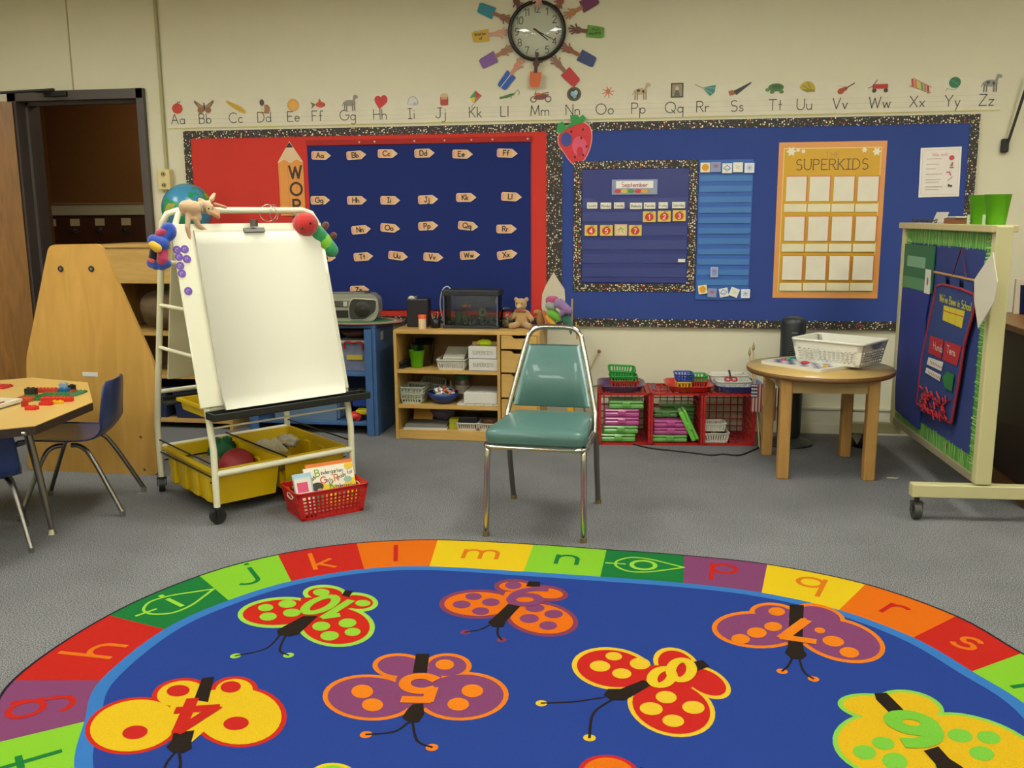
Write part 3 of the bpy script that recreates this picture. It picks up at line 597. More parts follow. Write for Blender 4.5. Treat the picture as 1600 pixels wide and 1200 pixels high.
PICS = [
 ('apple', lambda A: apple(A, None, .028)),
 ('butterfly', lambda A: A.poly([(0, 0), (-.05, .034), (-.052, .022), (-.03, -.006), (0, -.01), (.03, -.006), (.052, .022), (.05, .034)], '6b5a48').up().poly([(0, -.002), (-.042, .022), (-.026, -.004), (0, -.012), (.026, -.004), (.042, .022)], 'a87648').up().el(-.02, -.016, .016, .015, '8a5c3c').el(.02, -.016, .016, .015, '8a5c3c').up().el(0, 0, .004, .022, '2c2820')),
 ('corn', lambda A: A.poly([(-.052, .03), (-.04, .032), (.03, 0), (.052, -.024), (.048, -.034), (.02, -.026), (-.03, .006)], 'c89a30').up().stroke([(-.04, .024), (.04, -.022)], .002, '8a8838')),
 ('dog', lambda A: A.el(.01, -.014, .018, .022, '9a6c48').up().el(-.012, .018, .012, .016, '5c4434').el(-.01, -.01, .01, .024, 'c8b898').up().stroke([(-.018, -.03), (.02, -.034)], .006, '8a6448')),
 ('orange ball', lambda A: A.el(0, 0, .03, .03, 'd0963c').up().el(.002, -.002, .022, .022, 'd8a04c')),
 ('goldfish', lambda A: A.el(.012, -.002, .024, .014, 'c04c34').up().poly([(-.01, 0), (-.04, .012), (-.03, -.004), (-.036, -.022)], '7a5c50').poly([(0, .01), (.008, .03), (.018, .01)], 'b0583c').el(.03, -.002, .003, .003, '201814')),
 ('goat', lambda A: quad(A, '8c8478', '7a7264', .026)),
 ('heart', lambda A: A.el(-.014, .01, .017, .019, 'bf3030').el(.016, .012, .017, .019, 'bf3030').up().poly([(-.031, .006), (.033, .01), (.03, -.004), (-.008, -.036), (-.026, -.006)], 'bf3030')),
 ('igloo', lambda A: A.poly(A_(0, -.018, .027, .038, 0, 180, 12), '9098b4').up().poly(A_(0, -.016, .023, .032, 0, 180, 12), 'ccc8b4').up().rect(.01, -.016, .016, .012, '98a4bc')),
 ('jam jar', lambda A: A.rect(0, -.008, .038, .042, 'a83c2c', r=.006).up().el(0, .016, .02, .012, 'c8aa80').rect(0, .004, .03, .01, 'c89468')),
 ('kite', lambda A: A.poly([(0, .038), (-.028, .004), (0, .006)], '4c8a44').poly([(0, .038), (.03, .012), (0, .006)], 'b83c38').poly([(-.028, .004), (-.008, -.024), (0, .006)], 'd0b83c').poly([(.03, .012), (-.008, -.024), (0, .006)], '9a6a54').up().stroke([(-.008, -.024), (-.02, -.036), (-.014, -.044)], .002, 'b07060')),
 ('lizard', lambda A: A.el(0, -.002, .03, .007, '4c7038', .3).up().stroke([(.024, .008), (.044, .024), (.05, .012), (.046, 0)], .003, '6a8048').stroke([(-.02, 0), (-.03, -.012)], .003, '4c7038').stroke([(.01, 0), (.012, -.014)], .003, '4c7038').el(-.034, -.01, .011, .006, '4c7038', .2)),
 ('motorcycle', lambda A: [A.stroke([(cx_+.013*math.cos(t*PI/6), -.012+.013*math.sin(t*PI/6)) for t in range(13)], .004, '3c342c') for cx_ in (-.034, .034)] and A.up().poly([(-.036, -.01), (-.02, .014), (.01, .012), (.036, .01), (.036, 0), (.01, -.014), (-.012, -.014)], '7c4434').up().el(-.012, .012, .014, .006, 'c86038').stroke([(.006, .014), (.036, .018)], .006, '8a6a48').stroke([(-.03, .006), (-.022, .028)], .003, '4a3c30')),
 ('nest', lambda A: A.el(0, 0, .033, .033, '5c5034').up().el(0, 0, .024, .024, '3c3828').up().el(-.006, .002, .01, .012, '8cb0c0').el(.008, .006, .009, .012, 'a0c4cc').el(.002, -.01, .009, .01, '7ca0b4')),
 ('octopus', lambda A: [A.stroke([(0, 0), (.028*math.cos(t*PI/4+.2), .026*math.sin(t*PI/4+.2))], .004, 'c07048') for t in range(8)] and A.up().el(0, .004, .01, .012, 'c06c44')),
 ('pig', lambda A: quad(A, 'b8a078', '9a8460', .028, spots='4c3c30')),
 ('queen portrait', lambda A: A.rect(0, 0, .056, .066, '4a3c2c').up().rect(0, 0, .044, .054, '8c8468').up().el(0, .008, .008, .01, 'c8a888').poly([(-.014, -.026), (.014, -.026), (.006, .0), (-.006, .0)], '5c5c50')),
 ('rake', lambda A: A.stroke([(-.05, .024), (-.018, .008)], .004, 'b09058').poly([(-.018, .01), (.04, .02), (.036, -.012), (.016, -.03)], '3c7c70').up().stroke([(-.014, .008), (.034, .006)], .002, '9ac0b0').stroke([(-.014, .006), (.024, -.016)], .002, '9ac0b0')),
 ('saw', lambda A: A.poly([(-.03, -.006), (.05, .034), (.048, .026), (-.014, -.024)], '3c3834').up().poly([(-.05, -.006), (-.03, .0), (-.02, -.02), (-.044, -.026)], '9a5c2c')),
 ('turtle', lambda A: A.el(0, .004, .034, .018, '4c7038').up().el(-.036, -.006, .01, .008, '64804c').el(-.016, -.016, .01, .008, '5a7444').el(.024, -.016, .01, .008, '5a7444').el(.004, .008, .022, .01, '3c6030')),
 ('umbrella', lambda A: A.poly(A_(0, -.008, .034, .036, -20, 170, 12), 'b89c2c').up().stroke([(-.02, .012), (.01, -.01)], .003, '6c7434').stroke([(.0, .022), (.016, -.008)], .003, '6c7434').poly([(-.03, -.006), (.0, -.02), (.034, -.018), (.03, -.008)], '8c7c30')),
 ('violin', lambda A: A.el(-.02, -.012, .015, .013, 'a8502c', .6).el(-.004, -.002, .012, .01, 'a8502c', .6).up().stroke([(0, 0), (.036, .022)], .005, '5c2c1c').stroke([(-.036, .014), (.0, .004)], .002, 'a8a090')),
 ('wagon', lambda A: A.rect(.004, 0, .064, .02, 'b03028').up().el(-.02, -.018, .009, .009, '3c3c38').el(.028, -.018, .009, .009, '3c3c38').stroke([(-.028, 0), (-.046, -.006)], .003, '3c3430').stroke([(-.026, .004), (-.01, .028)], .003, '3c3430')),
 ('xylophone', lambda A: [A.stroke([(-.034+i*.013, .024-i*.006+.002), (-.03+i*.013, -.004-i*.006)], .009, c) for i, c in enumerate(('b83c38', 'c87c3c', 'c8b450', '6c9450', 'b87858', 'a83c34'))] and A.up().stroke([(-.044, -.002), (.044, -.034)], .004, 'b88858').stroke([(-.03, .03), (.046, -.01)], .004, 'b88858')),
 ('yarn ball', lambda A: A.el(0, .006, .024, .024, '2f7048').up().stroke([(.016, -.014), (.0, -.026), (-.03, -.02), (-.036, -.03)], .002, '5a806c').stroke([(-.014, .016), (.014, -.004)], .002, '68a07c')),
 ('zebra', lambda A: quad(A, '8c887c', '6c685c', .028, spots='4c4c48'))]
for (u, v), (nm, fn) in zip(PIC, PICS):
    p = WL(u, v, -.006); A = Art(.0003); fn(A); A.obj(nm.replace(' ', '_')+'_picture', st, M=T(p.x, -.0022, p.z) @ RX(PI/2) @ Matrix.Diagonal((1.3, 1.25, 1, 1)))
# ================================================================ clock and paper hands
c = WL(839.5, 49); R_ = .172
ck = thing('wall_clock', 'round black-rimmed wall clock reading about twenty past four', 'clock', (c.x, 0, c.z))
m = MB(); m.lathe([(R_-.02, 0), (R_, 0), (R_+.002, .02), (R_-.006, .036), (R_-.018, .038), (R_-.02, .02)], pm('1c1a16', .35), 48, RX(PI/2), True, False); m.obj('rim', ck)
A = Art(); A.el(0, 0, R_-.015, R_-.015, 'dedaca', n=48)
for i in range(1, 13):
    a = PI/2-i*PI/6; A.up(); A.k = 1; A.text(str(i), (R_-.052)*math.cos(a), (R_-.048)*math.sin(a), .040, .0042, '3c3a34', gap=.12)
for i in range(60):
    a = i*PI/30; r0 = R_-.026; A.stroke([(r0*math.cos(a), r0*math.sin(a)), ((r0-.005)*math.cos(a), (r0-.005)*math.sin(a))], .0012, '6a675c')
A.obj('dial', ck, M=T(0, -.012, 0) @ RX(PI/2))
MB().prism([(-.005, -.02), (.005, -.02), (.003, .085), (-.003, .085)], .001, BLACK, T(0, -.015, 0) @ RX(PI/2) @ RZ(-math.radians(130))).obj('hour_hand', ck)
MB().prism([(-.0035, -.025), (.0035, -.025), (.0018, .125), (-.0018, .125)], .001, BLACK, T(0, -.0175, 0) @ RX(PI/2) @ RZ(-math.radians(118))).obj('minute_hand', ck)
MB().cyl((0, -.012, 0), (0, -.02, 0), .007, pm('8a3028', .5)).obj('pivot', ck)
gl = GLASS; Rs = .42; an = math.asin((R_-.016)/Rs)
m = MB(); m.lathe(([(Rs*math.sin(an*(1-i/10)), Rs*math.cos(an*(1-i/10))-Rs*math.cos(an)) for i in range(10)]+[(.0001, Rs-Rs*math.cos(an))]), gl, 40, T(0, -.026, 0) @ RX(PI/2), True, False); m.obj('glass_lens', ck)
def phand(s, h, scol, hcol, lab, txt=None, fist=False, y=-.006, extra=None, L_=.1):
    S = WL(*s, y); Hh = WL(*h, y); d = Vector((Hh.x-S.x, Hh.z-S.z)); dist = d.length; d.normalize(); a = math.atan2(d.y, d.x)
    A = Art(.0004)
    A.poly([(-L_/2, -.026), (-L_/2+.01, -.032), (L_/2, -.036), (L_/2+.002, .034), (-L_/2+.01, .03), (-L_/2-.004, .022)], scol); A.k = 3
    A.stroke([(L_/2, 0), (dist-.01, 0)], .022, hcol); A.up()
    A.el(dist, 0, .022, .02, hcol); A.up()
    fg = [(-62, .036, .009), (-24, .05, .009), (-4, .055, .009), (16, .05, .009), (38, .042, .008)] if not fist else [(0, .058, .012), (-70, .038, .012)]
    for an_, l_, w_ in fg: t_ = math.radians(an_); A.stroke([(dist, 0), (dist+l_*math.cos(t_), l_*math.sin(t_))], w_, hcol); A.up()
    A.text(txt[0], 0, .012, .018, .0022, '4c4420', rot=-a if abs(a) < 1.6 else PI-a) if txt else None
    if txt: A.text(txt[1], 0, -.012, .018, .0022, '4c4420', rot=-a if abs(a) < 1.6 else PI-a)
    if extra: A.stroke([(-L_/2, .002), (L_/2-.01, .0)], .004, extra)
    A.obj('paper_hand', M=WALLM(S.x, S.z, y, a), label=lab, cat='paper hand', group='paper hands around the clock')
SK = ('8a5c44', 'c89478', '9c6c50', 'c08468', '4a2a1c', '8c6450', '8a5038', '6a4434', 'a87448', '8c5040', 'c08c7c', '6c4434')
phand((760, 16), (786, 27), '2a7c8c', SK[0], 'paper hand with teal sleeve, upper left of the clock')
phand((751, 56), (780, 52), 'c8a030', SK[1], 'paper hand with yellow sleeve reading quarter of, left of the clock', ('quarter', 'of'))
phand((763, 94), (787, 81), '7c5090', SK[2], 'paper hand with purple sleeve, lower left of the clock')
phand((791, 126), (808, 103), '2c54a0', SK[3], 'paper hand with blue white-striped sleeve under the clock on the left', extra='c8d0d8')
phand((836, 124), (838, 99), 'c86030', SK[4], 'paper fist with orange sleeve pointing up at the 6 of the clock', fist=True, y=-.044, L_=.085)
phand((892, 121), (872, 100), 'b83030', SK[5], 'paper hand with red sleeve under the clock on the right')
phand((917, 92), (890, 78), '33426c', SK[6], 'paper hand with navy sleeve, lower right of the clock')
phand((930, 50), (903, 47), '5c9430', SK[7], 'paper hand with green sleeve reading quarter after, right of the clock', ('quarter', 'after'))
phand((921, 5), (895, 19), '6c2c54', SK[8], 'paper hand with maroon sleeve, upper right of the clock')
phand((890, -26), (876, 2), '3c7c54', SK[9], 'small dark paper hand reaching down at the clock beside the maroon-sleeved one')
phand((845, -28), (842, -2), 'c06a88', SK[10], 'pink paper hand pointing down over the top rim of the clock', y=-.044)
phand((792, -24), (807, 2), '40609c', SK[11], 'small dark paper hand reaching down at the clock beside the teal-sleeved one')
# ================================================================ rug
RZ_ = .014
OUT = [(18, 1063), (168, 961), (311, 899), (434, 866), (557, 848), (684, 843), (834, 850), (948, 858), (1069, 867), (1199, 881), (1353, 912), (1495, 962), (1598, 1020)]
INN = [(157, 1063), (257, 983), (357, 938), (455, 908), (569, 889), (671, 885), (818, 893), (938, 901), (1068, 911), (1190, 926), (1311, 953), (1427, 996), (1519, 1049)]
RC = Vector((.3715, -3.397, 0))
def fp(u, v): p = FL(u, v, RZ_); return Vector((p.x, p.y, 0))
o13 = [fp(*p)-RC for p in OUT]; i13 = [fp(*p)-RC for p in INN]
oall = o13+[-p for p in o13]; iall = i13+[-p for p in i13]
KS = 8
oc = cat(oall, KS, True); ic = cat(iall, KS, True); NR = len(oc)
rug = Art(.0001, .68)
SEG = ['c8281c', '1f7a38', '8ccc30', 'c8281c', 'e87010', 'ecc81c', '8ccc30', '1f7a38', '884670', 'ecc81c', 'e87010', 'c8281c', '8ccc30', '884670', '1f7a38', 'e87010', 'ecc81c', '8ccc30', 'c8281c', '1f7a38', 'ecc81c', 'e87010', '8ccc30', '1f7a38', '884670', '884670']
SEG[23] = 'ecc81c'; SEG[24] = '8ccc30'
xy = lambda p: (p.x, p.y)
for k in range(26):
    idx = [(k*KS+j) % NR for j in range(KS+1)]
    o_ = [oc[i] for i in idx]; i_ = [ic[i] for i in idx]
    rug.raw([xy(p) for p in o_]+[xy(p) for p in i_], [[j, len(idx)+j, len(idx)+j+1, j+1][::-1] for j in range(KS)], SEG[k])
rug.k = 1
edge_in = [p*(1-.009/p.length) for p in oc]
rug.raw([xy(p) for p in oc]+[xy(p) for p in edge_in], [[j, NR+j, NR+(j+1) % NR, (j+1) % NR][::-1] for j in range(NR)], '2a2028')
field = [p*(1-.042/p.length) for p in ic]
rug.raw([xy(p) for p in ic], [list(range(NR))[::-1]], '3c7cc0'); rug.k = 2
rug.raw([xy(p) for p in field], [list(range(NR))[::-1]], '2a4492')
# letters in the border
LETS = 'hijklmnopqrstuvwxyzabcdefg'
LC = {'8ccc30': '1f7a38', 'c8281c': 'e87818', '1f7a38': '9cd840', 'e87010': 'c8281c', 'ecc81c': 'e07c18', '884670': 'c8281c'}
rug.k = 3
for k in range(26):
    i0 = k*KS; im = (k*KS+KS//2) % NR
    mid = (oc[im]+ic[im])/2; tan = (oc[(k*KS+KS) % NR]-oc[i0]).normalized(); outw = (oc[im]-ic[im]).normalized()
    ch = LETS[k]; st_, tw = lay(ch); tall = ch in 'bdfhklt'; desc = ch in 'gjpqy'
    h = .17; yo = .0; col = LC[SEG[k]]
    tn = Vector((outw.y, -outw.x, 0))
    if tn.dot(tan) < 0: tn = -tn
    cy_ = .5 if tall else (.05 if desc else .26)
    for l in st_: rug.stroke([xy(mid+tn*((x-tw/2)*h)+outw*((y-cy_)*h)) for x, y in l], .017, col)
    if SEG[k] == '1f7a38':
        lf = [(.62*math.cos(a)*.0, 0) for a in (0,)]
        rug.stroke([xy(mid+tn*a+outw*b) for a, b, _ in cat([(.15, 0, 0), (.09, .032, 0), (.02, .066, 0), (-.05, .072, 0), (-.095, .035, 0), (-.105, 0, 0), (-.095, -.035, 0), (-.05, -.072, 0), (.02, -.066, 0), (.09, -.032, 0), (.15, 0, 0)], 3)], .010, col)
        rug.stroke([xy(mid-tn*.14), xy(mid-tn*.07)], .011, col)
# butterflies
def pe(cx, cy, rx, ry, rot=0, n=32):
    r = math.radians(rot); return [xy(fp(cx+rx*math.cos(a)*math.cos(r)-ry*math.sin(a)*math.sin(r), cy+rx*math.cos(a)*math.sin(r)+ry*math.sin(a)*math.cos(r))-RC) for a in [2*PI*i/n for i in range(n)]]
def pp(pts): return [xy(fp(*p)-RC) for p in pts]
def bfly(wings, spots, body, digit, ants, oc_, fc, sc, bc='2a2018'):
    rug.k = 3
    for w in wings: rug.poly(pe(*w), oc_); rug.up()
    rug.k = 8
    for w in wings:
        cx, cy, rx, ry = w[:4]; d = w[5] if len(w) > 5 else 8
        rug.poly(pe(cx, cy, rx-d, ry-d*.55, w[4]), fc); rug.up()
    rug.poly(pp(body[1]), fc) if body[1] else None
    rug.k = 14
    for s_ in spots: rug.poly(pe(*s_), sc)
    rug.up()
    for b_ in body[0]: rug.poly(pp(b_) if isinstance(b_, list) else pe(*b_), bc); rug.up()
    rug.k = 20
    dg, p0, px_, py_, w_, dc, und = digit      # origin pixel, +x end pixel, +y end pixel, in unit glyph heights
    a = fp(*p0)-RC; ex = fp(*px_)-RC-a; ey = fp(*py_)-RC-a
    st_, tw = lay(dg, .18)
    for l in st_: rug.stroke([xy(a+ex*(x/tw)+ey*y) for x, y in l], w_, dc)
    rug.k = 3
    for pts in ants:
        P = cat([(*q_, 0) for q_ in pp(pts)], 5); rug.stroke([(q_.x, q_.y) for q_ in P], .007, bc)
        e = P[-1]; rug.up().el(e.x, e.y, .016, .016, oc_ if sc != '8ccc30' or True else sc)
# 10
bfly([(437, 957, 66, 24, -4), (525, 978, 61, 33, 3), (508, 928, 35, 14, 2), (558, 941, 33, 15, 4)],
     [(415, 950, 12, 5.6, -3), (449, 944, 14, 6.3, -3), (419, 964, 13.5, 6.3, -3), (456, 958, 14, 6.3, -3), (502, 979, 14, 7, -3), (543, 974, 14, 7, -3), (515, 994, 14.5, 7.3, -3), (551, 988, 12.5, 6.3, -3), (502, 926, 13, 5.6, 0), (567, 943, 12, 5, 0)],
     ([[(474, 963), (497, 963), (466, 992), (452, 995), (434, 992), (433, 985)], [(539, 923), (552, 924), (545, 934), (534, 931)]], [(470, 935), (540, 930), (550, 950), (500, 965), (470, 960)]),
     ('10', (557, 943), (507, 930), (518, 968), .032, '98d038', 0), [[(438, 992), (415, 1014), (368, 1025)], [(446, 994), (437, 1016), (451, 1024)]], 'a4d848', 'd02818', '98d038')
# 9 (its figure reads as a 6 from here)
bfly([(748, 944, 62, 23, 0), (846, 967, 58, 27, 8), (805, 917, 33, 12, 2), (853, 927, 35, 12.5, 6)],
     [(740, 932.5, 13, 5.5), (721.5, 945, 14, 6), (767, 941.5, 14, 6), (751, 955.5, 13.5, 6), (836, 950.5, 15, 6.5), (865, 960, 14.5, 6.5), (827, 967, 15, 7), (856.5, 978, 14, 6.8), (802, 915, 13, 6)],
     ([[(794, 944), (813, 948), (790, 972), (787, 980), (770, 980), (762, 973), (774, 963)], [(826, 909), (844, 909.5), (844, 917), (822, 917)]], [(790, 925), (840, 925), (835, 945), (800, 955), (780, 945)]),
     ('9', (857, 922), (815, 918), (836, 947), .034, '884670', 0), [[(764, 977), (750, 984), (727, 988)], [(778, 981), (778, 992), (784, 1000)]], '8c4058', 'ec7210', '884670')
# 7
bfly([(1183, 984, 71, 29, 3), (1313, 1000, 72, 33, 14), (1209, 958, 38, 16, 5), (1281, 962, 41, 17, 14)],
     [(1157, 999, 14.5, 7.5, 3), (1182.5, 989, 15.5, 8, 3), (1208, 979.5, 14, 7, 3), (1281, 985.5, 8.5, 4.3, 8), (1302, 1002.5, 17, 8, 8), (1327, 1020, 15.5, 8, 8), (1213.5, 956, 13, 6.5, 5)],
     ([[(1234, 945), (1256, 946), (1254, 1003), (1256, 1017), (1261, 1024), (1254, 1030), (1237, 1030), (1226, 1020), (1231, 1012)]], [(1215, 968), (1272, 968), (1280, 990), (1250, 1010), (1215, 1000)]),
     ('7', (1273, 973), (1229, 967), (1270, 1003), .036, 'f08418', 0), [[(1238, 1029), (1231, 1041), (1222, 1049)], [(1249, 1030), (1256, 1050), (1271, 1061)]], 'f08018', '884670', 'f08418')
# 4
bfly([(209, 1134, 77, 44, -9), (374, 1120, 74, 48, 0), (282, 1084, 45, 24, -8), (366, 1078, 37, 21, -3)],
     [(211, 1145, 20, 10.5, -8), (369, 1131, 20, 10.5, -5), (278.5, 1080, 18, 9, -5), (360.5, 1074, 16, 9, -5)],
     ([[(316, 1060), (335, 1058), (325, 1098), (303, 1094)], [(272, 1145), (304, 1142), (299, 1160), (300, 1170), (287, 1177), (268, 1176), (260, 1168), (268, 1158)]], [(270, 1085), (340, 1078), (345, 1120), (300, 1160), (262, 1130)]),
     ('4', (342, 1092), (286, 1096), (324, 1140), .034, 'c8281c', 0), [[(274, 1176), (262, 1190), (255, 1206)], [(280, 1178), (282, 1192), (280, 1210)]], 'd02c1c', 'e8c020', 'c82820')
# 5
bfly([(578, 1090, 74, 36, 2), (722, 1088, 73, 38, -2), (625, 1041, 43, 20, 2), (699, 1041, 38, 20, 0)],
     [(566, 1081, 17, 10.5), (582, 1102, 16.5, 10), (738, 1080, 17, 10), (716, 1101, 17, 10), (695, 1039, 14.5, 8)],
     ([[(650, 1022), (671, 1022), (667, 1052), (645, 1052)], [(645, 1101), (661, 1100), (663, 1116), (655, 1129), (640, 1130), (628, 1122), (636, 1110)]], [(625, 1045), (690, 1045), (690, 1090), (650, 1115), (610, 1090)]),
     ('5', (681, 1058), (634, 1057), (678, 1095), .034, 'f08018', 0), [[(637, 1130), (615, 1144), (572, 1148)], [(645, 1131), (652, 1158), (675, 1168)]], 'f08018', '884670', 'f08418')
# 8
bfly([(957, 1045, 64, 33, 7), (1049, 1106, 70, 44, 14), (1057, 1039, 38, 25, 22), (1103, 1066, 42, 22, 25)],
     [(959, 1026, 13, 6.5, 3), (937.5, 1041.5, 16, 8.5, 3), (1000, 1037.5, 16, 9, 3), (971.5, 1053, 15, 8, 3), (1041, 1090, 16.5, 9.5, 5), (1017.5, 1108, 18, 10, 5), (1083.5, 1106, 17.5, 10, 5), (1052, 1127, 17, 9.5, 5)],
     ([[(1005, 1063), (1020, 1070), (985, 1090), (975, 1095), (955, 1094), (943, 1087), (950, 1077), (970, 1077)], [(1076, 1036), (1098, 1032), (1109, 1042), (1090, 1049)]], [(1000, 1040), (1065, 1040), (1100, 1065), (1040, 1095), (1000, 1070)]),
     ('8', (1085, 1056), (1075, 1028), (1023, 1080), .03, 'ecc828', 0), [[(944, 1090), (895, 1097), (846, 1099)], [(956, 1094), (927, 1115), (921, 1153)]], 'ecc430', 'cc2820', 'ecc430')
# 6 (reads as a 9 from here)
bfly([(1392, 1165, 92, 52, 8), (1530, 1168, 108, 46, 18), (1374, 1107, 66, 22, 8), (1421, 1105, 55, 26, 10)],
     [(1351, 1176, 18.5, 11, 10), (1380, 1162, 18, 10, 10), (1398, 1190, 20, 13, 10), (1500, 1150, 20, 10.5, 10), (1545, 1153, 19, 10, 10), (1534, 1178, 20, 11, 10)],
     ([[(1366, 1084), (1385, 1083), (1413, 1111), (1389, 1114), (1369, 1094)], [(1443, 1174), (1466, 1167), (1483, 1186), (1502, 1198), (1520, 1212), (1470, 1215), (1461, 1194)]], [(1380, 1105), (1450, 1112), (1500, 1140), (1450, 1180), (1400, 1150)]),
     ('6', (1446, 1120), (1388, 1116), (1474, 1166), .045, '7cc43c', 0), [], '8cd04c', 'e4b81c', '80c840')
# the rest of the field, nearer than the frame: three more wings sets only just in view
bfly([(520, 1226, 46, 34, 0), (470, 1262, 60, 30, 0)], [(520, 1226, 18, 9)], ([[(570, 1225), (590, 1225), (590, 1290), (570, 1290)]], None), ('2', (600, 1300), (570, 1300), (600, 1260), .03, '8ccc30', 0), [], 'e8cc20', '8ccc30', 'e8cc20')
bfly([(952, 1212, 50, 32, 8), (900, 1262, 66, 34, 0)], [(940, 1225, 16, 9)], ([[(1000, 1199), (1020, 1204), (1010, 1260), (990, 1260)]], None), ('3', (1030, 1300), (1000, 1300), (1030, 1260), .03, 'c82820', 0), [], 'c8282c', 'e87410', '884670')
rug.obj('alphabet_rug', mat=PILE, base=([xy(p) for p in oc], RZ_-.001, '2a2430'), loc=(RC.x, RC.y, RZ_), label='large oval rug with alphabet border and numbered butterflies on a blue field', cat='rug')
# ================================================================ teal chair
def chair_frame():
    t = thing('stacking_chair', 'teal vinyl stacking chair with chrome frame standing at the edge of the rug', 'chair', (.155, -2.12, 0), math.radians(-3))
    TEAL = pm('4a6e66', .36, 0, .06, 14, .15, coat=.2)
    # seat
    def seatpoly(k): return [(x*k, y*k) for x, y in A_(-.165, .045, .045, .045, 180, 270, 5)+A_(.165, .045, .045, .045, 270, 360, 5)+A_(.135, .385, .05, .05, 0, 90, 5)+A_(-.135, .385, .05, .05, 90, 180, 5)]
    lv = [(.97, -.034, 0), (1, -.02, 0), (1.01, .0, 0), (1, .016, 0), (.95, .028, 0), (.8, .036, 0), (.4, .038, 0)]
    vs = []; fs = []; base = seatpoly(1); n = len(base)
    for k, z, _ in lv:
        for x, y in base: vs.append((x*k, .2+(y-.2)*k, .425+z+(.012 if y < .1 else 0)*(k-1)))
    for i in range(len(lv)-1):
        for j in range(n): fs.append([i*n+j, i*n+(j+1) % n, (i+1)*n+(j+1) % n, (i+1)*n+j])
    fs.append([len(vs)-n+j for j in range(n)]); fs.append(list(range(n))[::-1])
    MB().add(vs, fs, TEAL, True).obj('seat_cushion', t)
    # under seat band
    m = MB(); ring = [(x*1.01, .2+(y-.2)*1.01, .383) for x, y in base]; m.tube(ring, .009, CHROME, 8, True); m.obj('seat_rim', t)
    # back tube: up from the rear of the seat, narrowing to the top
    def yb(z): return .40+(z-.42)*.26
    pts = [(-.2, .36, .36), (-.2, yb(.44), .44)]
    side = cat([(-.198, yb(.45), .45), (-.16, yb(.62), .62), (-.128, yb(.75), .75), (-.115, yb(.79), .79), (-.085, yb(.815), .815), (-.04, yb(.822), .822)], 5)
    full = [Vector(p) for p in pts[:1]]+side; full = full+[Vector((-p.x, p.y, p.z)) for p in full[::-1]]
    MB().tube(full, .0115, CHROME, 10).obj('back_frame', t)
    # back pad
    vs = []; fs = []; rows = [(.475, .168), (.482, .174), (.6, .15), (.735, .122), (.745, .115)]
    nx = 12
    for s_ in (-1, 1):
        for z, w in rows:
            for i in range(nx+1):
                x = -w+2*w*i/nx; e = 1-abs(2*i/nx-1)**6; ez = .3 if z in (.475, .745) else 1
                vs.append((x, yb(z)-.002+s_*.017*e*ez-.012*(1-(2*i/nx-1)**2)*0, z))
    R_n = len(rows)*(nx+1)
    for s_ in (0, 1):
        for r in range(len(rows)-1):
            for i in range(nx):
                a = s_*R_n+r*(nx+1)+i; q = [a, a+1, a+nx+2, a+nx+1]; fs.append(q if s_ == 0 else q[::-1])
    for r in range(len(rows)-1):
        for i in (0, nx): a = r*(nx+1)+i; b = a+nx+1; fs.append([a, b, b+R_n, a+R_n] if i == 0 else [a, a+R_n, b+R_n, b])
    for r in (0, len(rows)-1):
        for i in range(nx): a = r*(nx+1)+i; fs.append([a, a+R_n, a+1+R_n, a+1])
    MB().add(vs, fs, TEAL, True).obj('backrest', t)
    # legs
    TIP = pm('6a5c38', .5)
    for s_ in (-1, 1):
        m = MB(); m.tube(cat([(s_*.205, .0, .012), (s_*.203, .012, .2), (s_*.2, .02, .355), (s_*.2, .045, .378), (s_*.2, .09, .385), (s_*.2, .3, .385)], 5), .0125, CHROME, 8)
        l = m.obj('leg', t); MB().cyl((s_*.205, 0, 0), (s_*.205, 0, .02), .0145, TIP, 10).obj('foot_cap', l)
        m = MB(); m.tube(cat([(s_*.2, .53, .012), (s_*.2, .46, .2), (s_*.2, .42, .34), (s_*.2, .38, .365), (s_*.2, .2, .368)], 5), .0125, STEEL, 8)
        l = m.obj('leg', t); MB().cyl((s_*.2, .53, 0), (s_*.2, .53, .02), .015, TIP, 10).obj('foot_cap', l)
chair_frame()
# ================================================================ easel
EA = math.radians(50); EM = T(-1.236, -2.124, 0) @ RZ(EA)
IV = pm('d8d4b4', .35, 0, .02)
ea = thing('easel', 'white tubular double-sided easel on casters holding the paper pad', 'easel', (-1.236, -2.124, 0), EA)
EW, ED, ET = .68, .65, 1.345
def yf(z): return .27*(z-.35)/(1.38-.35) if z > .35 else -.0
def yb_(z): return ED-.27*(z-.35)/(1.38-.35) if z > .35 else ED
def legline(yfun, off=0):
    s_ = [(0, yfun(.1), .075), (0, yfun(.33), .33), (0, yfun(.45), .45), (0, yfun(.8), .8), (0, yfun(1.2), 1.2), (0, yfun(1.29), 1.29), (.02, yfun(1.335), 1.33), (.065, yfun(ET), ET)]
    P = [Vector(p) for p in s_]; return P+[Vector((EW-p.x, p.y, p.z)) for p in P[::-1]]
MB().tube(legline(yf), .0145, IV, 10).obj('front_frame', ea)
MB().tube(legline(yb_), .0145, IV, 10).obj('rear_frame', ea)
def bar(pts, r, mt=IV, n=8): MB().tube(pts, r, mt, n).obj('cross_bar', ea)
for x in (0, EW):
    for z in (.72, .92, 1.12): bar([(x, yf(z), z), (x, yb_(z), z)], .009)
    bar([(x, -0.0, .2), (x, ED, .2)], .004, BLACK, 6); bar([(x, 0, .26), (x, ED, .26)], .004, BLACK, 6)
bar([(0, ED, .22), (EW, ED, .22)], .0145); bar([(0, 0, .22), (EW, 0, .22)], .0145); bar([(0, yf(.5), .5), (EW, yf(.5), .5)], .011); bar([(0, yf(.42), .42), (EW, yf(.42), .42)], .005, IV, 6); bar([(0, yb_(.5), .5), (EW, yb_(.5), .5)], .011)
